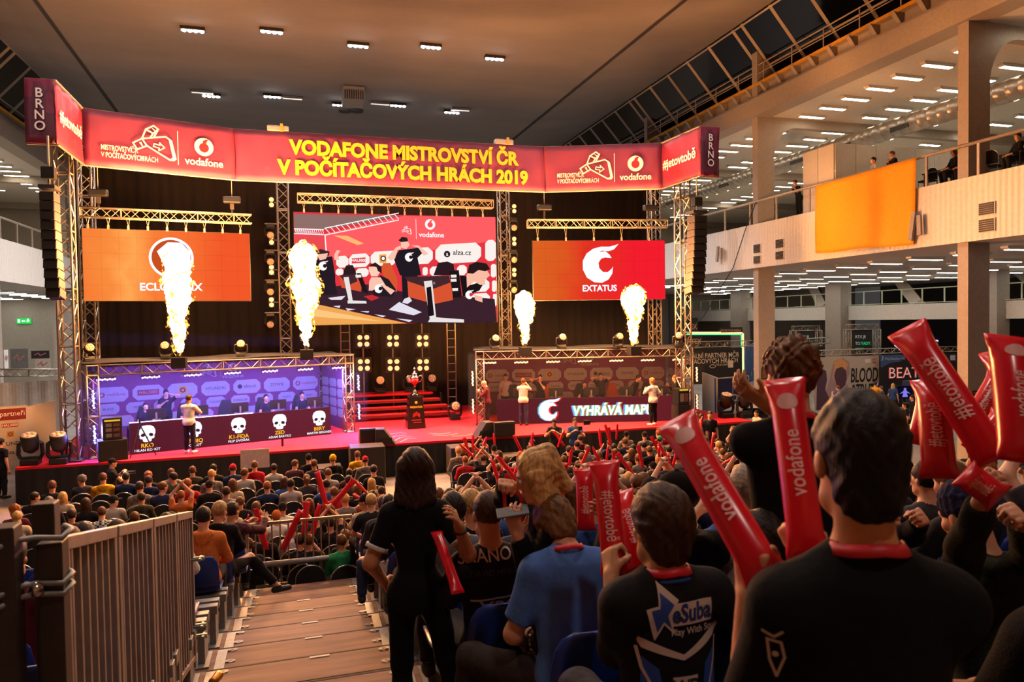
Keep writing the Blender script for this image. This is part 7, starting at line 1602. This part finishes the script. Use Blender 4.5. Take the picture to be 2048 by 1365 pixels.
# can lying on the step at the bottom of the view
p = at(432, 1358, Z=zk(9)+.05); t = root('drink_can', p, 'crushed gold drink can lying at the edge of the aisle boards', 'can'); M = Matrix.Translation(p) @ Matrix.Rotation(1.3, 4, 'Z') @ Matrix.Rotation(PI/2, 4, 'Y')
MB().lathe([(.024, -.06), (.031, -.05), (.028, -.01), (.031, .03), (.031, .05), (.024, .06)], 14, M).build('body', mat('can_gold', 'b87a1c', .3, metal=.7), t, None, True); MB().lathe([(.024, .06), (.022, .064), (.018, .062)], 14, M).build('lid', GALV, t)
# ---------------------------------------------------------------- exhibition stands around the hall
EGRY = mat('stand_grey', '8a8784', .7, var=.05); EBLU = mat('stand_blue', '141a4a', .5, var=.08); EBLK = mat('stand_black', '0f0e10', .7, var=.1)
def panel(x0, y0, d0, x1, y1, d1, zb, m, label=None, cat='panel', th=.08, name='display_wall', parent=None):
    a, c = at(x0, y0, D=d0), at(x1, y1, D=d1); zt_ = (a.z+c.z)/2; L = math.hypot(c.x-a.x, c.y-a.y); M = frame((a.x, a.y, zb), (c.x-a.x, c.y-a.y, 0))
    t = parent or root(name, ((a.x+c.x)/2, (a.y+c.y)/2, zb), label, cat)
    MB().box((L/2, (zt_-zb)/2, -th/2), (L, zt_-zb, th)).build('board', m, t, M)
    return t, M, L, zt_-zb
def pixq(M, x, y):          # pixel onto a panel's own plane
    n = M.to_3x3() @ Vector((0, 0, 1)); o = M.translation; d = cr*((x-1024)/1420)-cu*((y-682.5)/1420)+cf
    k = (o-Vector((0, 0, EYE))).dot(n)/d.dot(n); return (M.inverted() @ (Vector((0, 0, EYE))+d*k))
t, M, L, h = panel(1432, 757, 31, 1497, 752, 32.3, 0, EBLU, 'dark blue exhibition wall with a slanted oval car emblem', 'display')
panel(1404, 744, 34.2, 1432, 757, 31, 0, EGRY, parent=t)
b = MB(); q = pixq(M, 1468, 802); s_ = .42
b.stroke([(q.x+s_*math.cos(2*PI*i/36), q.y+s_*.62*math.sin(2*PI*i/36)) for i in range(36)], .05, .01, 0, True)
b.stroke([(q.x-.2, q.y-.16), (q.x-.1, q.y+.2)], .08, .011); b.stroke([(q.x+.1, q.y-.2), (q.x+.2, q.y+.16)], .08, .011); b.stroke([(q.x-.15, q.y-.03), (q.x+.15, q.y+.03)], .06, .012); b.text('HYUNDAI', q.x, q.y-.62, .3, .01, 0, 'CENTER', .02); b.rect(L*.5-.02, 0, L*.5+.02, h, .008)
for x in (0, L): b.rect(x-.03, 0, x+.03, h, .009)
b.rect(0, h-.04, L, h+.02, .009); b.build('emblem', mat('print_silver', 'a8a8b0', .5), t, M)
t, M, L, h = panel(1385, 697, 37.5, 1484, 697, 38.5, 1.4, EBLK, 'black partner banner with white capitals above the blue car stand', 'banner', name='hanging_banner')
b = MB(); q = pixq(M, 1478, 710); b.text('GENERÁLNÍ PARTNER MČR', q.x, q.y, .36, .01, 0, 'RIGHT', .01, .9); q = pixq(M, 1476, 719); b.text('V POČÍTAČOVÝCH HRÁCH', q.x, q.y-.05, .36, .01, 0, 'RIGHT', .01, .9)
q = pixq(M, 1425, 733); b.disc(q.x, q.y, .2, .01, 0, 20, .1); b.disc(q.x, q.y, .16, .012, 1, 20, .07); q = pixq(M, 1447, 730); b.text('TRUE GAMING', q.x, q.y, .15, .01); q = pixq(M, 1460, 729); b.rect(q.x-.12, q.y-.18, q.x+.2, q.y+.2, .01); b.build('lettering', [mat('print_pale', 'b8b4ac', .6), EBLK], t, M)
truss(at(1378, 690, D=37.9), at(1506, 687, D=39.3), 'level truss above the black partner banner', .3, side=(0, 0, 1))
OR_ = mat('neon_orange', '000000', emit=2.2, ecol=(1, .42, .18)); GR_ = mat('neon_green', '000000', emit=1.6, ecol=(.1, 1, .3))
t = root('neon_frame', at(1487, 745, D=40), 'neon frame glowing orange and green around the entrance of a stand', 'neon light'); MB().path([at(1373, 666, D=40), at(1482, 666, D=41), at(1486, 668, D=41), at(1487, 755, D=41)], .06, 6).build('orange_tube', OR_, t); MB().path([at(1373, 669, D=40), at(1480, 669, D=41), at(1483, 671, D=41), at(1484, 755, D=41)], .04, 6).build('green_tube', GR_, t)
for x0, y0, x1, y1, tx, sz, lb in ((1375, 636, 1396, 664, 'VERTEX', .42, 'black sign with orange letters ending above the neon frame'), (1375, 672, 1405, 690, 'VERTEX', .42, 'black sign with orange letters just under the neon frame'), (1443, 655, 1485, 665, 'CHOOSE YOUR ENERGY', .2, 'thin black sign with tiny amber lettering on the neon frame')):
    a, c = at(x0, y0, D=40.5), at(x1, y1, D=40.5); t, M, L, h = panel(x0, y0, 40.5, x1, y0, 40.7, c.z, EBLK, lb, 'sign', name='sign_board'); b = MB(); b.text(tx[-3:] if x1 == 1396 else tx[-4:] if len(tx) < 8 else tx, L-.08, h*.35, sz, .01, 0, 'RIGHT', .01, .85 if len(tx) < 8 else .6); b.build('lettering', mat('sign_amber', '000000', emit=.55, ecol='c88048'), t, M)
t, M, L, h = panel(1491, 690, 40, 1509, 688, 41.5, 1.2, mat('poster_blue', '3c5a8a', .6), 'tall bright poster in blue, green and red beside the column', 'poster', name='poster'); b = MB(); rn = random.Random(5)
for k in range(14): x, y = rn.uniform(.05, L-.15), rn.uniform(.1, h-.3); b.rect(x, y, x+rn.uniform(.05, .14), y+rn.uniform(.1, .3), .01+.001*k, k % 4)
b.build('artwork', [mat('poster_green', '3a8a4a'), mat('poster_red', 'a84030'), mat('poster_pale', 'c8ccd8'), mat('poster_navy', '20306a')], t, M)
truss(at(1546, 689, D=37.5), at(1655, 681, D=40), 'level truss over a black panel behind the tall man with tousled hair', .32, side=(0, 0, 1))
panel(1554, 698, 37.2, 1650, 692, 39.6, 1.6, EBLK, 'black panel hanging from the truss behind the tall man', 'panel')
def rtx(x0, y0, x1, y1, D, lb, lb2):
    w_ = (x1-x0)/1420*D; c = at((x0+x1)/2, y1, D=D); M = frame(at(x0, y1, D=D), (cr.x, cr.y, 0)); h = (y1-y0)/1420*D
    t = root('sign_board', c, lb, 'sign'); MB().box((w_/2, h/2, -.04), (w_*.7, h, .06)).build('board', EBLK, t, M); b = MB(); k = w_/2.6
    b.text('RTX JE', w_*.2, h*.72, .42*k, .01, 0, 'LEFT', .01, .85); b.text('TO', w_*.2, h*.46, .42*k, .01, 0, 'LEFT', .01, .85); b.text('TADY.', w_*.42, h*.46, .42*k, .01, 1, 'LEFT', .01, .85); b.text('GEFORCE', w_*.2, h*.27, .2*k, .01, 1, 'LEFT'); b.build('lettering', [mat('sign_white', '000000', emit=.5, ecol='c8c8c0'), mat('sign_green', '000000', emit=.9, ecol='18c878')], t, M)
    f = root('square_truss', c, lb2, 'truss')
    for a, e in (((-.1, 0), (-.1, h)), ((w_+.1, 0), (w_+.1, h)), ((-.1, h+.15), (w_+.1, h+.15))):
        f2 = link(None, 'truss_side', f, Matrix()); truss(M @ Vector((a[0], a[1]-.4 if a[1] == 0 else a[1], -.1)), M @ Vector((e[0], e[1], -.1)), parent=f2, sz=.3, side=(cr.x, cr.y, 0) if a[0] == e[0] else (0, 0, 1))
rtx(1700, 660, 1752, 712, 41, 'black sign with white and green capitals framed in truss above the poster walls', 'truss frame around the white and green capitals above the poster walls')
rtx(1590, 662, 1636, 706, 47, 'more distant black sign with white and green capitals behind the tall man', 'truss frame around the more distant sign with green capitals')
M = frame(at(1788, 702, D=40), (cr.x, cr.y, 0)); t = root('lit_sign', at(1830, 702, D=40), 'white lit emblem and letters partly covered by the long red stick', 'sign'); b = MB(); b.flat([(.0, .3), (.5, .75), (.7, .7), (.35, .35), (.75, .45), (.35, .0)], 0); b.text('AORUS', 1.55, .35, .55, 0, 0, 'CENTER', .03, 1., .2); b.build('letters', mat('sign_lit', '000000', emit=1.1, ecol='d8dcff'), t, M)
t, M, L, h = panel(1628, 716, 37, 1758, 711, 38, 0, mat('poster_wall', 'a8a29a', .7, var=.04), 'pale poster wall with two painted heads and bold black capitals', 'poster', name='poster_wall')
b = MB(); Q = lambda x, y: tuple(pixq(M, x, y)[:2])
b.flat([Q(*p) for p in ((1635, 850), (1640, 800), (1655, 775), (1662, 745), (1668, 722), (1685, 716), (1698, 724), (1700, 745), (1692, 765), (1705, 790), (1712, 850))], .004, 0); b.flat([Q(*p) for p in ((1664, 755), (1668, 738), (1680, 733), (1690, 740), (1690, 757), (1682, 768), (1672, 768))], .006, 1); b.flat([Q(*p) for p in ((1668, 724), (1682, 717), (1696, 728), (1692, 742), (1680, 735), (1668, 742))], .008, 3)
b.flat([Q(*p) for p in ((1665, 840), (1668, 800), (1680, 780), (1672, 768), (1668, 752), (1672, 738), (1684, 734), (1692, 742), (1693, 758), (1690, 770), (1680, 782), (1700, 795), (1712, 840))], .012, 2)
b.flat([Q(*p) for p in ((1632, 840), (1634, 760), (1642, 738), (1652, 742), (1654, 760), (1650, 780), (1660, 800), (1662, 845))], .010, 2)
q = pixq(M, 1728, 752); b.text('BLOOD', q.x, q.y, 1.05, .014, 4, 'CENTER', .02, .48, .12); q = pixq(M, 1730, 783); b.text('&TRUTH', q.x, q.y, 1.0, .014, 4, 'CENTER', .02, .46, .12)
q = pixq(M, 1748, 722); b.rect(q.x-.1, q.y-.12, q.x+.1, q.y+.12, .014, 5); b.text('15', q.x, q.y, .16, .016, 6); q = pixq(M, 1737, 722); b.rect(q.x-.22, q.y-.1, q.x+.12, q.y+.1, .014, 6)
b.build('artwork', [mat('art_mauve', '96808a'), mat('art_skin', 'b08a84'), mat('art_plum', '4c3448'), mat('art_hair', 'c0905c'), mat('art_ink', '1a1822'), mat('art_brick', 'a8604a'), mat('art_pale', 'd0ccc8')], t, M)
truss(at(1610, 707, D=37.3), at(1922, 698, D=38.8), 'long level truss along the top of the poster walls', .26, side=(0, 0, 1))
t, M, L, h = panel(1760, 711, 37.6, 1922, 707, 38.2, 0, mat('poster_black', '121017', .6), 'black poster wall with neon style capitals behind the crossing red sticks', 'poster', name='poster_wall')
b = MB(); b.flat([Q_ for Q_ in [tuple(pixq(M, *p)[:2]) for p in ((1760, 711), (1815, 710), (1800, 724), (1782, 726), (1762, 736))]], .004, 0); q = pixq(M, 1790, 718); b.text('PlayStation VR', q.x, q.y, .2, .008, 3); q = pixq(M, 1765, 718); b.flat([(q.x-.1, q.y-.1), (q.x+.02, q.y-.08), (q.x+.05, q.y+.13), (q.x-.0, q.y+.15), (q.x-.02, q.y-.03)], .008, 3)
q = pixq(M, 1808, 747); b.text('BEAT', q.x-.03, q.y, .82, .008, 1, 'CENTER', .022, .95); b.text('BEAT', q.x, q.y, .82, .012, 2, 'CENTER', -.012, .95); b.flat([tuple(pixq(M, *p)[:2]) for p in ((1836, 735), (1856, 735), (1856, 762), (1836, 760))], .005, 0)
q = pixq(M, 1872, 746); b.text('SABER', q.x, q.y, .82, .008, 4, 'CENTER', .012, .9); b.text('SABER', q.x, q.y, .82, .012, 5, 'CENTER', -.014, .9); q = pixq(M, 1907, 716)
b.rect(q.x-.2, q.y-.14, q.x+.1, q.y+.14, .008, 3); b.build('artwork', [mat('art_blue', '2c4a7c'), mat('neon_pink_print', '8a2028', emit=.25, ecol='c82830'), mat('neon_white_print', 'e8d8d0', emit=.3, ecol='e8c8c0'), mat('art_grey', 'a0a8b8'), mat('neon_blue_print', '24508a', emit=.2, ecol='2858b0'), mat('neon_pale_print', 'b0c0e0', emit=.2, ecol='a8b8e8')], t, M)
def screen_on(x0, y0, x1, y1, D, c, lb, fig=False):
    a, e = at(x0, y1, D=D), at(x1, y0, D=D); w_, h = (x1-x0)/1420*D, (y1-y0)/1420*D; M = frame(a, (cr.x, cr.y, 0)); t = root('display_screen', (a.x, a.y, a.z), lb, 'screen')
    MB().box((w_/2, h/2, -.05), (w_+.06, h+.06, .07)).build('cabinet', BLACK, t, M); b = MB(); b.rect(0, 0, w_, h, 0, 0)
    if fig: b.flat([(w_*x, h*y) for x, y in ((.3, .1), (.7, .1), (.62, .45), (.9, .35), (.6, .62), (.58, .85), (.42, .85), (.4, .62), (.1, .35), (.38, .45))], .006, 1)
    b.build('picture', [screen('scr_'+c, c, .9), screen('scr_violet', '8a80f0', .9)], t, M); MB().box((w_/2, -a.z/2-.02, -.06), (.12, a.z, .05)).build('stand', BLACK, t, M)
screen_on(1693, 778, 1721, 797, 33, '3450b0', 'glowing blue game screen in front of the pale poster wall'); screen_on(1796, 773, 1824, 797, 35, '0c0c20', 'game screen showing a violet figure before the black poster wall', True); screen_on(1838, 808, 1858, 818, 33, '6a58d0', 'small violet screen on the dark blue kiosk')
t, M, L, h = panel(1826, 764, 35, 1864, 760, 35.5, 0, mat('kiosk_blue', '1c2444', .5), 'tall dark blue game kiosk behind the crossing sticks', 'kiosk', .6, 'game_kiosk'); b = MB(); q = pixq(M, 1833, 775); b.flat([(q.x-.1, q.y-.1), (q.x+.02, q.y-.08), (q.x+.05, q.y+.13), (q.x, q.y+.15), (q.x-.02, q.y-.03)], .01); b.rect(.05, h*.25, L*.95, h*.3, .01); b.build('print', mat('kiosk_print', 'b0a0a0'), t, M)
# flyers on the columns
for X0, Y0f, zf, lb in ((21.55, 18.19, 1.75, 'brown flyer taped to the column nearest the camera'), (21.5, 29.39, 1.9, 'upper brown flyer taped to the column behind the tall man'), (21.5, 29.39, 1.1, 'lower brown flyer taped to the column behind the tall man')):
    t = root('flyer', (X0, Y0f, zf), lb, 'poster'); M = frame((X0-.2, Y0f-.012, zf), (1, 0, 0)); MB().box((.2, .3, 0), (.4, .6, .01)).build('sheet', mat('flyer_brown', '3a2416', .7), t, M); b = MB(); b.rect(.05, .48, .35, .54, .008, 0)
    for k in range(6): b.rect(.05+.02*(k % 2), .08+.06*k, .32-.03*(k % 3), .11+.06*k, .008, 1)
    b.build('print', [mat('flyer_orange', 'a85a20'), mat('flyer_tan', '8a6a50')], t, M)
# white car
CARP = mat('car_paint', 'b8b8b4', .2, var=.02); CGL = mat('car_glass', '0a0b0d', .05, var=0); TYRE = mat('tyre', '111111', .8)
p = at(1540, 878, Z=0); t = root('car', (p.x, p.y, 0), 'white hatchback car parked behind the far stage corner', 'car', None, -.55); M0 = Matrix()
C = Body(.03); C.rc((-1.75, -.62, .55), (1.85, -.62, .55), .26, .24, .05); C.rc((-1.75, .62, .55), (1.85, .62, .55), .26, .24, .05); C.rc((-1.8, 0, .6), (1.85, 0, .55), .3, .28, .1)
for y in (-.45, 0, .45): C.rc((-1.1, y, 1.2), (.1, y, 1.24), .2, .2, .12); C.rc((.1, y, 1.24), (1.1, y, .78), .2, .14, .12); C.rc((-1.1, y, 1.2), (-1.75, y, .8), .2, .2, .12); C.rc((-1.6, y, .85), (1.0, y, .8), .22, .2, .12)
for x in (-1.3, 1.3):
    for y in (-1, 1): C.cut((x, y*1.2, .34), (x, y*.6, .34), .38)
link(C.mesh('body', CARP), 'body', t, M0, True)
b = MB()
for sg in (-1, 1): b.prism([(-1.25, .93), (-1.05, 1.3), (.1, 1.34), (.8, .93)], .0, .02, Matrix(((1, 0, 0, 0), (0, 0, sg, sg*.66), (0, 1, 0, 0), (0, 0, 0, 1))) @ Matrix.Rotation(-.0, 4, 'X'))
b.build('side_window', CGL, t, local=True); MB().box((.72, 0, 1.16), (1.0, 1.02, .02), M=Matrix.Rotation(.44, 4, 'Y')).build('windscreen', CGL, t, local=True)
for x in (-1.3, 1.3):
    for y in (-.78, .78): MB().lathe([(.2, -.1), (.33, -.1), (.35, 0), (.33, .1), (.2, .1)], 20, Matrix.Translation((x, y, .34)) @ Matrix.Rotation(PI/2, 4, 'X')).build('wheel', TYRE, t, None, True, local=True)
for sg in (-1, 1): MB().box((.55, sg*.88, .98), (.16, .2, .13)).build('mirror', BLACK, t, local=True, bevel=.03); MB().box((1.95, sg*.55, .62), (.12, .3, .14)).build('headlight', CHR, t, local=True, bevel=.03)
# visitors around the stands
VIS = [(1677, 776, 34, dict(top='24408a', hairc='6a4a2c', hl='cam', hr='cam'), .3, 'visitor in a blue hoodie looking down before the pale poster wall'), (1690, 802, 31, dict(top='c0b4a8', hair='long', hairc='5a3a22', fem=.8, shoulder=.16), 2.5, 'long-haired visitor in a pale top left of the blue screen'), (1718, 788, 30.5, dict(top='121214', hairc='1a110c'), 1.8, 'dark-haired visitor in a black jacket beside the blue screen'), (1750, 768, 34.5, dict(top='d89418', hairc='3a2416', hl='cam', hr='cam'), -1.2, 'visitor in a yellow jacket wearing a virtual reality headset'), (1764, 778, 33.5, dict(top='5a564a', hairc='5a4028'), .4, 'visitor in a grey green jacket behind the yellow one'), (1786, 775, 34.6, dict(top='2c4878', hair='long', hairc='c09a60', fem=.8, shoulder=.16), -.9, 'blond visitor in blue facing the violet game screen'), (1773, 806, 29.5, dict(top='1e1c1e', hairc='33200f'), .5, 'visitor in black with dark hair below the violet game screen'), (1826, 806, 29.5, dict(top='17171a', hairc='1a110c'), 1.2, 'bearded visitor in black before the kiosk'), (1812, 818, 27, dict(top='1a1a1e', hair='tail', hairc='2a1a10', fem=.8, shoulder=.16), 1.0, 'visitor with tied back hair in black before the kiosk'), (1838, 812, 28, dict(top='201c1a', hairc='1a110c'), 1.0, 'second dark visitor beside the bearded one'), (1804, 838, 22.5, dict(top='2e2c1e', hairc='5a3c20', hair='short'), 2.0, 'young man in an olive jumper standing beyond the benches'), (1515, 862, 25.5, dict(top='b0a498', hairc='1a110c'), 1.7, 'dark-haired man in a pale shirt standing beside the white car')]
for px, py, D, P, rz, lb in VIS:
    p = at(px, py, D=D); d = dict(hl='side', hr='side', s=max(.9, min(1.08, p.z/1.645))); d.update(P); g, q = stand(d, (p.x, p.y, 0), rz, lb, face=True)
    if 'headset' in lb: MB().box((0, .085, .012), (.17, .08, .09)).build('headset', mat('headset_white', '8088c0', .3, emit=.6, ecol='8088ff'), g, head_matrix(q), local=True, bevel=.02)
# people and furniture on the balcony
ZB = 9.36
def on_balc(px, py, X, P, rz, lb):
    p = at(px, py, X=X); d = dict(hl='side', hr='side'); d.update(P); d.setdefault('s', max(.9, min(1.1, (p.z-ZB)/1.6))); return stand(d, (X, p.y, ZB), rz, lb, face=True)
on_balc(1598, 366, 21.75, dict(top='121214', legs='101014', hairc='2a1a10', lean=.3, hl='cam', hr='cam'), 1.5, 'man in black leaning on the balcony rail beside the white partition')
on_balc(1749, 322, 22.0, dict(top='c8c4c0', hairc='1a110c', lanyard=True), 1.3, 'man in a white shirt and red lanyard standing behind the yellow cloth'); on_balc(1795, 308, 21.7, dict(top='2a1a1c', hairc='6a4428', lean=.3, hl='cam', hr='cam', sleeve=1.9), 1.0, 'man in a dark jacket leaning over the top of the yellow cloth')
BP = balc = None
for px, dx, lb, P in ((1910, 22.3, 'woman in black sitting at the balcony railing', dict(top='141416', hair='long', hairc='4a2c18', fem=.8, shoulder=.16)), (1932, 22.5, 'man in black sitting beside the woman at the balcony railing', dict(top='121214', hairc='16100d')), (2038, 22.4, 'person in black sitting at the table by the balcony railing', dict(top='121214', hairc='2a1a10'))):
    y = at(px, 330, X=dx).y; sitp(dict(P, hl='lap', hr='lap', sleeve=1.8), (dx, y, ZB+.47), 1.2, lb, face=True)
    put_chair(dx, y, ZB and 1.2, 'dark chair on the balcony under the '+lb.split(' sitting')[0], 'chairs on the balcony'); 
    o = bpy.data.objects[[o.name for o in bpy.data.objects if o.get('label') == 'dark chair on the balcony under the '+lb.split(' sitting')[0]][0]]; o.location.z = ZB; WM[o.name] = o.matrix_basis.copy()
for px, rz, lb in ((1855, 1.6, 'empty dark chair on the balcony next to the yellow cloth'), (1985, -1.2, 'empty dark chair on the balcony between the couple and the table')):
    y = at(px, 350, X=22.2).y; put_chair(22.2, y, rz, lb, 'chairs on the balcony'); o = [o for o in bpy.data.objects if o.get('label') == lb][0]; o.location.z = ZB; WM[o.name] = o.matrix_basis.copy()
for px, lb in ((1880, 'low dark table on the balcony near the couple'), (2010, 'dark table on the balcony near the edge of the view')):
    y = at(px, 345, X=22.3).y; t = root('table', (22.5, y, ZB), lb, 'table'); MB().box((22.5, y, ZB+.72), (.7, 1.3, .04)).build('table_top', WD, t)
    for a in (-.3, .3):
        for c in (-.58, .58): MB().tube((22.5+a, y+c, ZB), (22.5+a, y+c, ZB+.7), .02).build('leg', DARK, t)
# exit sign, sponsor board and fence on the far side
t = root('exit_sign', at(48, 643, Y=63.9), 'green lit exit sign high on the far wall', 'sign'); p, q = at(34, 648, Y=63.95), at(62, 637, Y=63.95); M = frame(p, (1, 0, 0)); w_, h = q.x-p.x, q.z-p.z
MB().box((w_/2, h/2, -.0), (w_, h, .1)).build('box', mat('exit_green', '000000', emit=1.3, ecol='08c048'), t, M); b = MB(); b.rect(w_*.08, h*.2, w_*.24, h*.82, .06); b.flat([(w_*.34, h*.5), (w_*.44, h*.75), (w_*.44, h*.58), (w_*.62, h*.58), (w_*.62, h*.42), (w_*.44, h*.42), (w_*.44, h*.25)], .06); b.flat([(w_*.66, h*.2), (w_*.74, h*.5), (w_*.7, h*.75), (w_*.86, h*.8), (w_*.92, h*.5), (w_*.82, h*.5), (w_*.9, h*.2), (w_*.8, h*.38)], .06); b.disc(w_*.8, h*.88, h*.09, .06); b.build('pictogram', mat('exit_white', '000000', emit=1.5, ecol='f0fff4'), t, M)
t, M, L, h = panel(-60, 818, 24.2, 54, 812, 25.2, 0, mat('sponsor_board', 'c0b4a8', .6, var=.04), 'white sponsor board with a dark red header beside the stage end', 'display', name='sponsor_board'); panel(54, 812, 25.2, 110, 804, 27.4, 0, MATS['sponsor_board'], parent=t)
b = MB(); a = pixq(M, 53, 838); b.rect(0, a.y, L-.04, h-.08, .01, 0); q = pixq(M, 50, 826); b.text('Generální partneři', q.x, q.y, .24, .014, 1, 'RIGHT', 0, .95)
q = pixq(M, 20, 851); b.rect(q.x-.24, q.y-.07, q.x+.24, q.y+.07, .01, 2); b.text('HAL3000', q.x, q.y, .12, .014, 1, 'CENTER', .01); q = pixq(M, 21, 869); b.rect(q.x-.1, q.y-.1, q.x+.1, q.y+.1, .01, 3); b.disc(q.x, q.y, .065, .013, 4); b.disc(q.x, q.y, .04, .015, 3)
q = pixq(M, 24, 888); b.text('HYUNDAI', q.x, q.y, .19, .01, 4, 'CENTER', .01); b.disc(q.x-.55, q.y, .12, .01, 4, 20, .07); q = pixq(M, 26, 905); b.text('alza.cz', q.x, q.y, .19, .01, 4, 'CENTER', .01); b.disc(q.x-.38, q.y, .09, .01, 4)
b.build('print', [mat('header_red', '7a1a1c'), PW, mat('print_brick', 'a04038'), mat('print_amber2', 'c08030'), mat('print_ink', '3a3432')], t, M)
truss(at(-10, 746, D=29.5), at(122, 746, D=31), 'level truss along the top of the white cloth fence', .3, side=(0, 0, 1))
a, c = at(-20, 752, D=29.5), at(122, 752, D=31); b = MB(); v = []; n = 60
for i in range(n+1):
    k = i/n; f = .03*math.sin(i*.5)+.012*math.sin(i*2.3); x, y = a.x+(c.x-a.x)*k, a.y+(c.y-a.y)*k; v += [(x, y+f, 2.65), (x, y+f*.6, 1.6), (x, y, .0)]
b.add(v, [(3*i+j, 3*i+3+j, 3*i+4+j, 3*i+1+j) for i in range(n) for j in (0, 1)]); tag(b.build('cloth_fence', mat('white_cloth', 'd0c8bc', .85, var=.08), smooth=True), 'crumpled white cloth fence under the truss by the exit sign wall', 'fence')
for x0, x1, y0, y1, D, c, lb in ((8, 16, 700, 738, 38, 'c8c4c0', 'narrow pale banner with red marks among the far stands'), (62, 98, 702, 718, 40, '1c1618', 'dark stand sign with a pale scribble among the far stands'), (20, 55, 698, 738, 42, '5a5652', 'grey patterned stand wall beyond the white fence'), (70, 100, 719, 740, 39, 'a89c8c', 'blank pale stand panel under the dark sign')):
    p = at(x0, y1, D=D); t, M, L, h = panel(x0, y0, D, x1, y0, D+.3, max(.02, p.z), mat('stand_'+c, c, .7, var=.15), lb, 'panel')
    b = MB(); b.stroke([(L*.2, h*.5), (L*.4, h*.7), (L*.5, h*.4), (L*.8, h*.65)], .06, .01); b.build('print', mat('print_faded', '9a5a58'), t, M)
rn = random.Random(9)
for k in range(7):
    px = 4+16*k+9*(k == 2); D = 32+k % 2; p = at(px, 735, D=D); stand(dict(hl='side', hr='side', id='far_visitor', top=rn.choice(['202024', '8a2c28', '2c3c5c', '6a645c', 'a89c8c']), hairc=rn.choice(['1a110c', '4a2c18', '8a6a40'])), (p.x, p.y, 0), rn.uniform(0, 6), '%s visitor from the edge among the stands beyond the white fence' % ORD[k])
p = at(2, 960, D=20.5); stand(dict(hl='side', hr='side', top='17171a', legs='17171a', hairc='1a110c'), (p.x, p.y, 0), -.5, 'person in dark clothes cut by the edge of the view beside the stage')
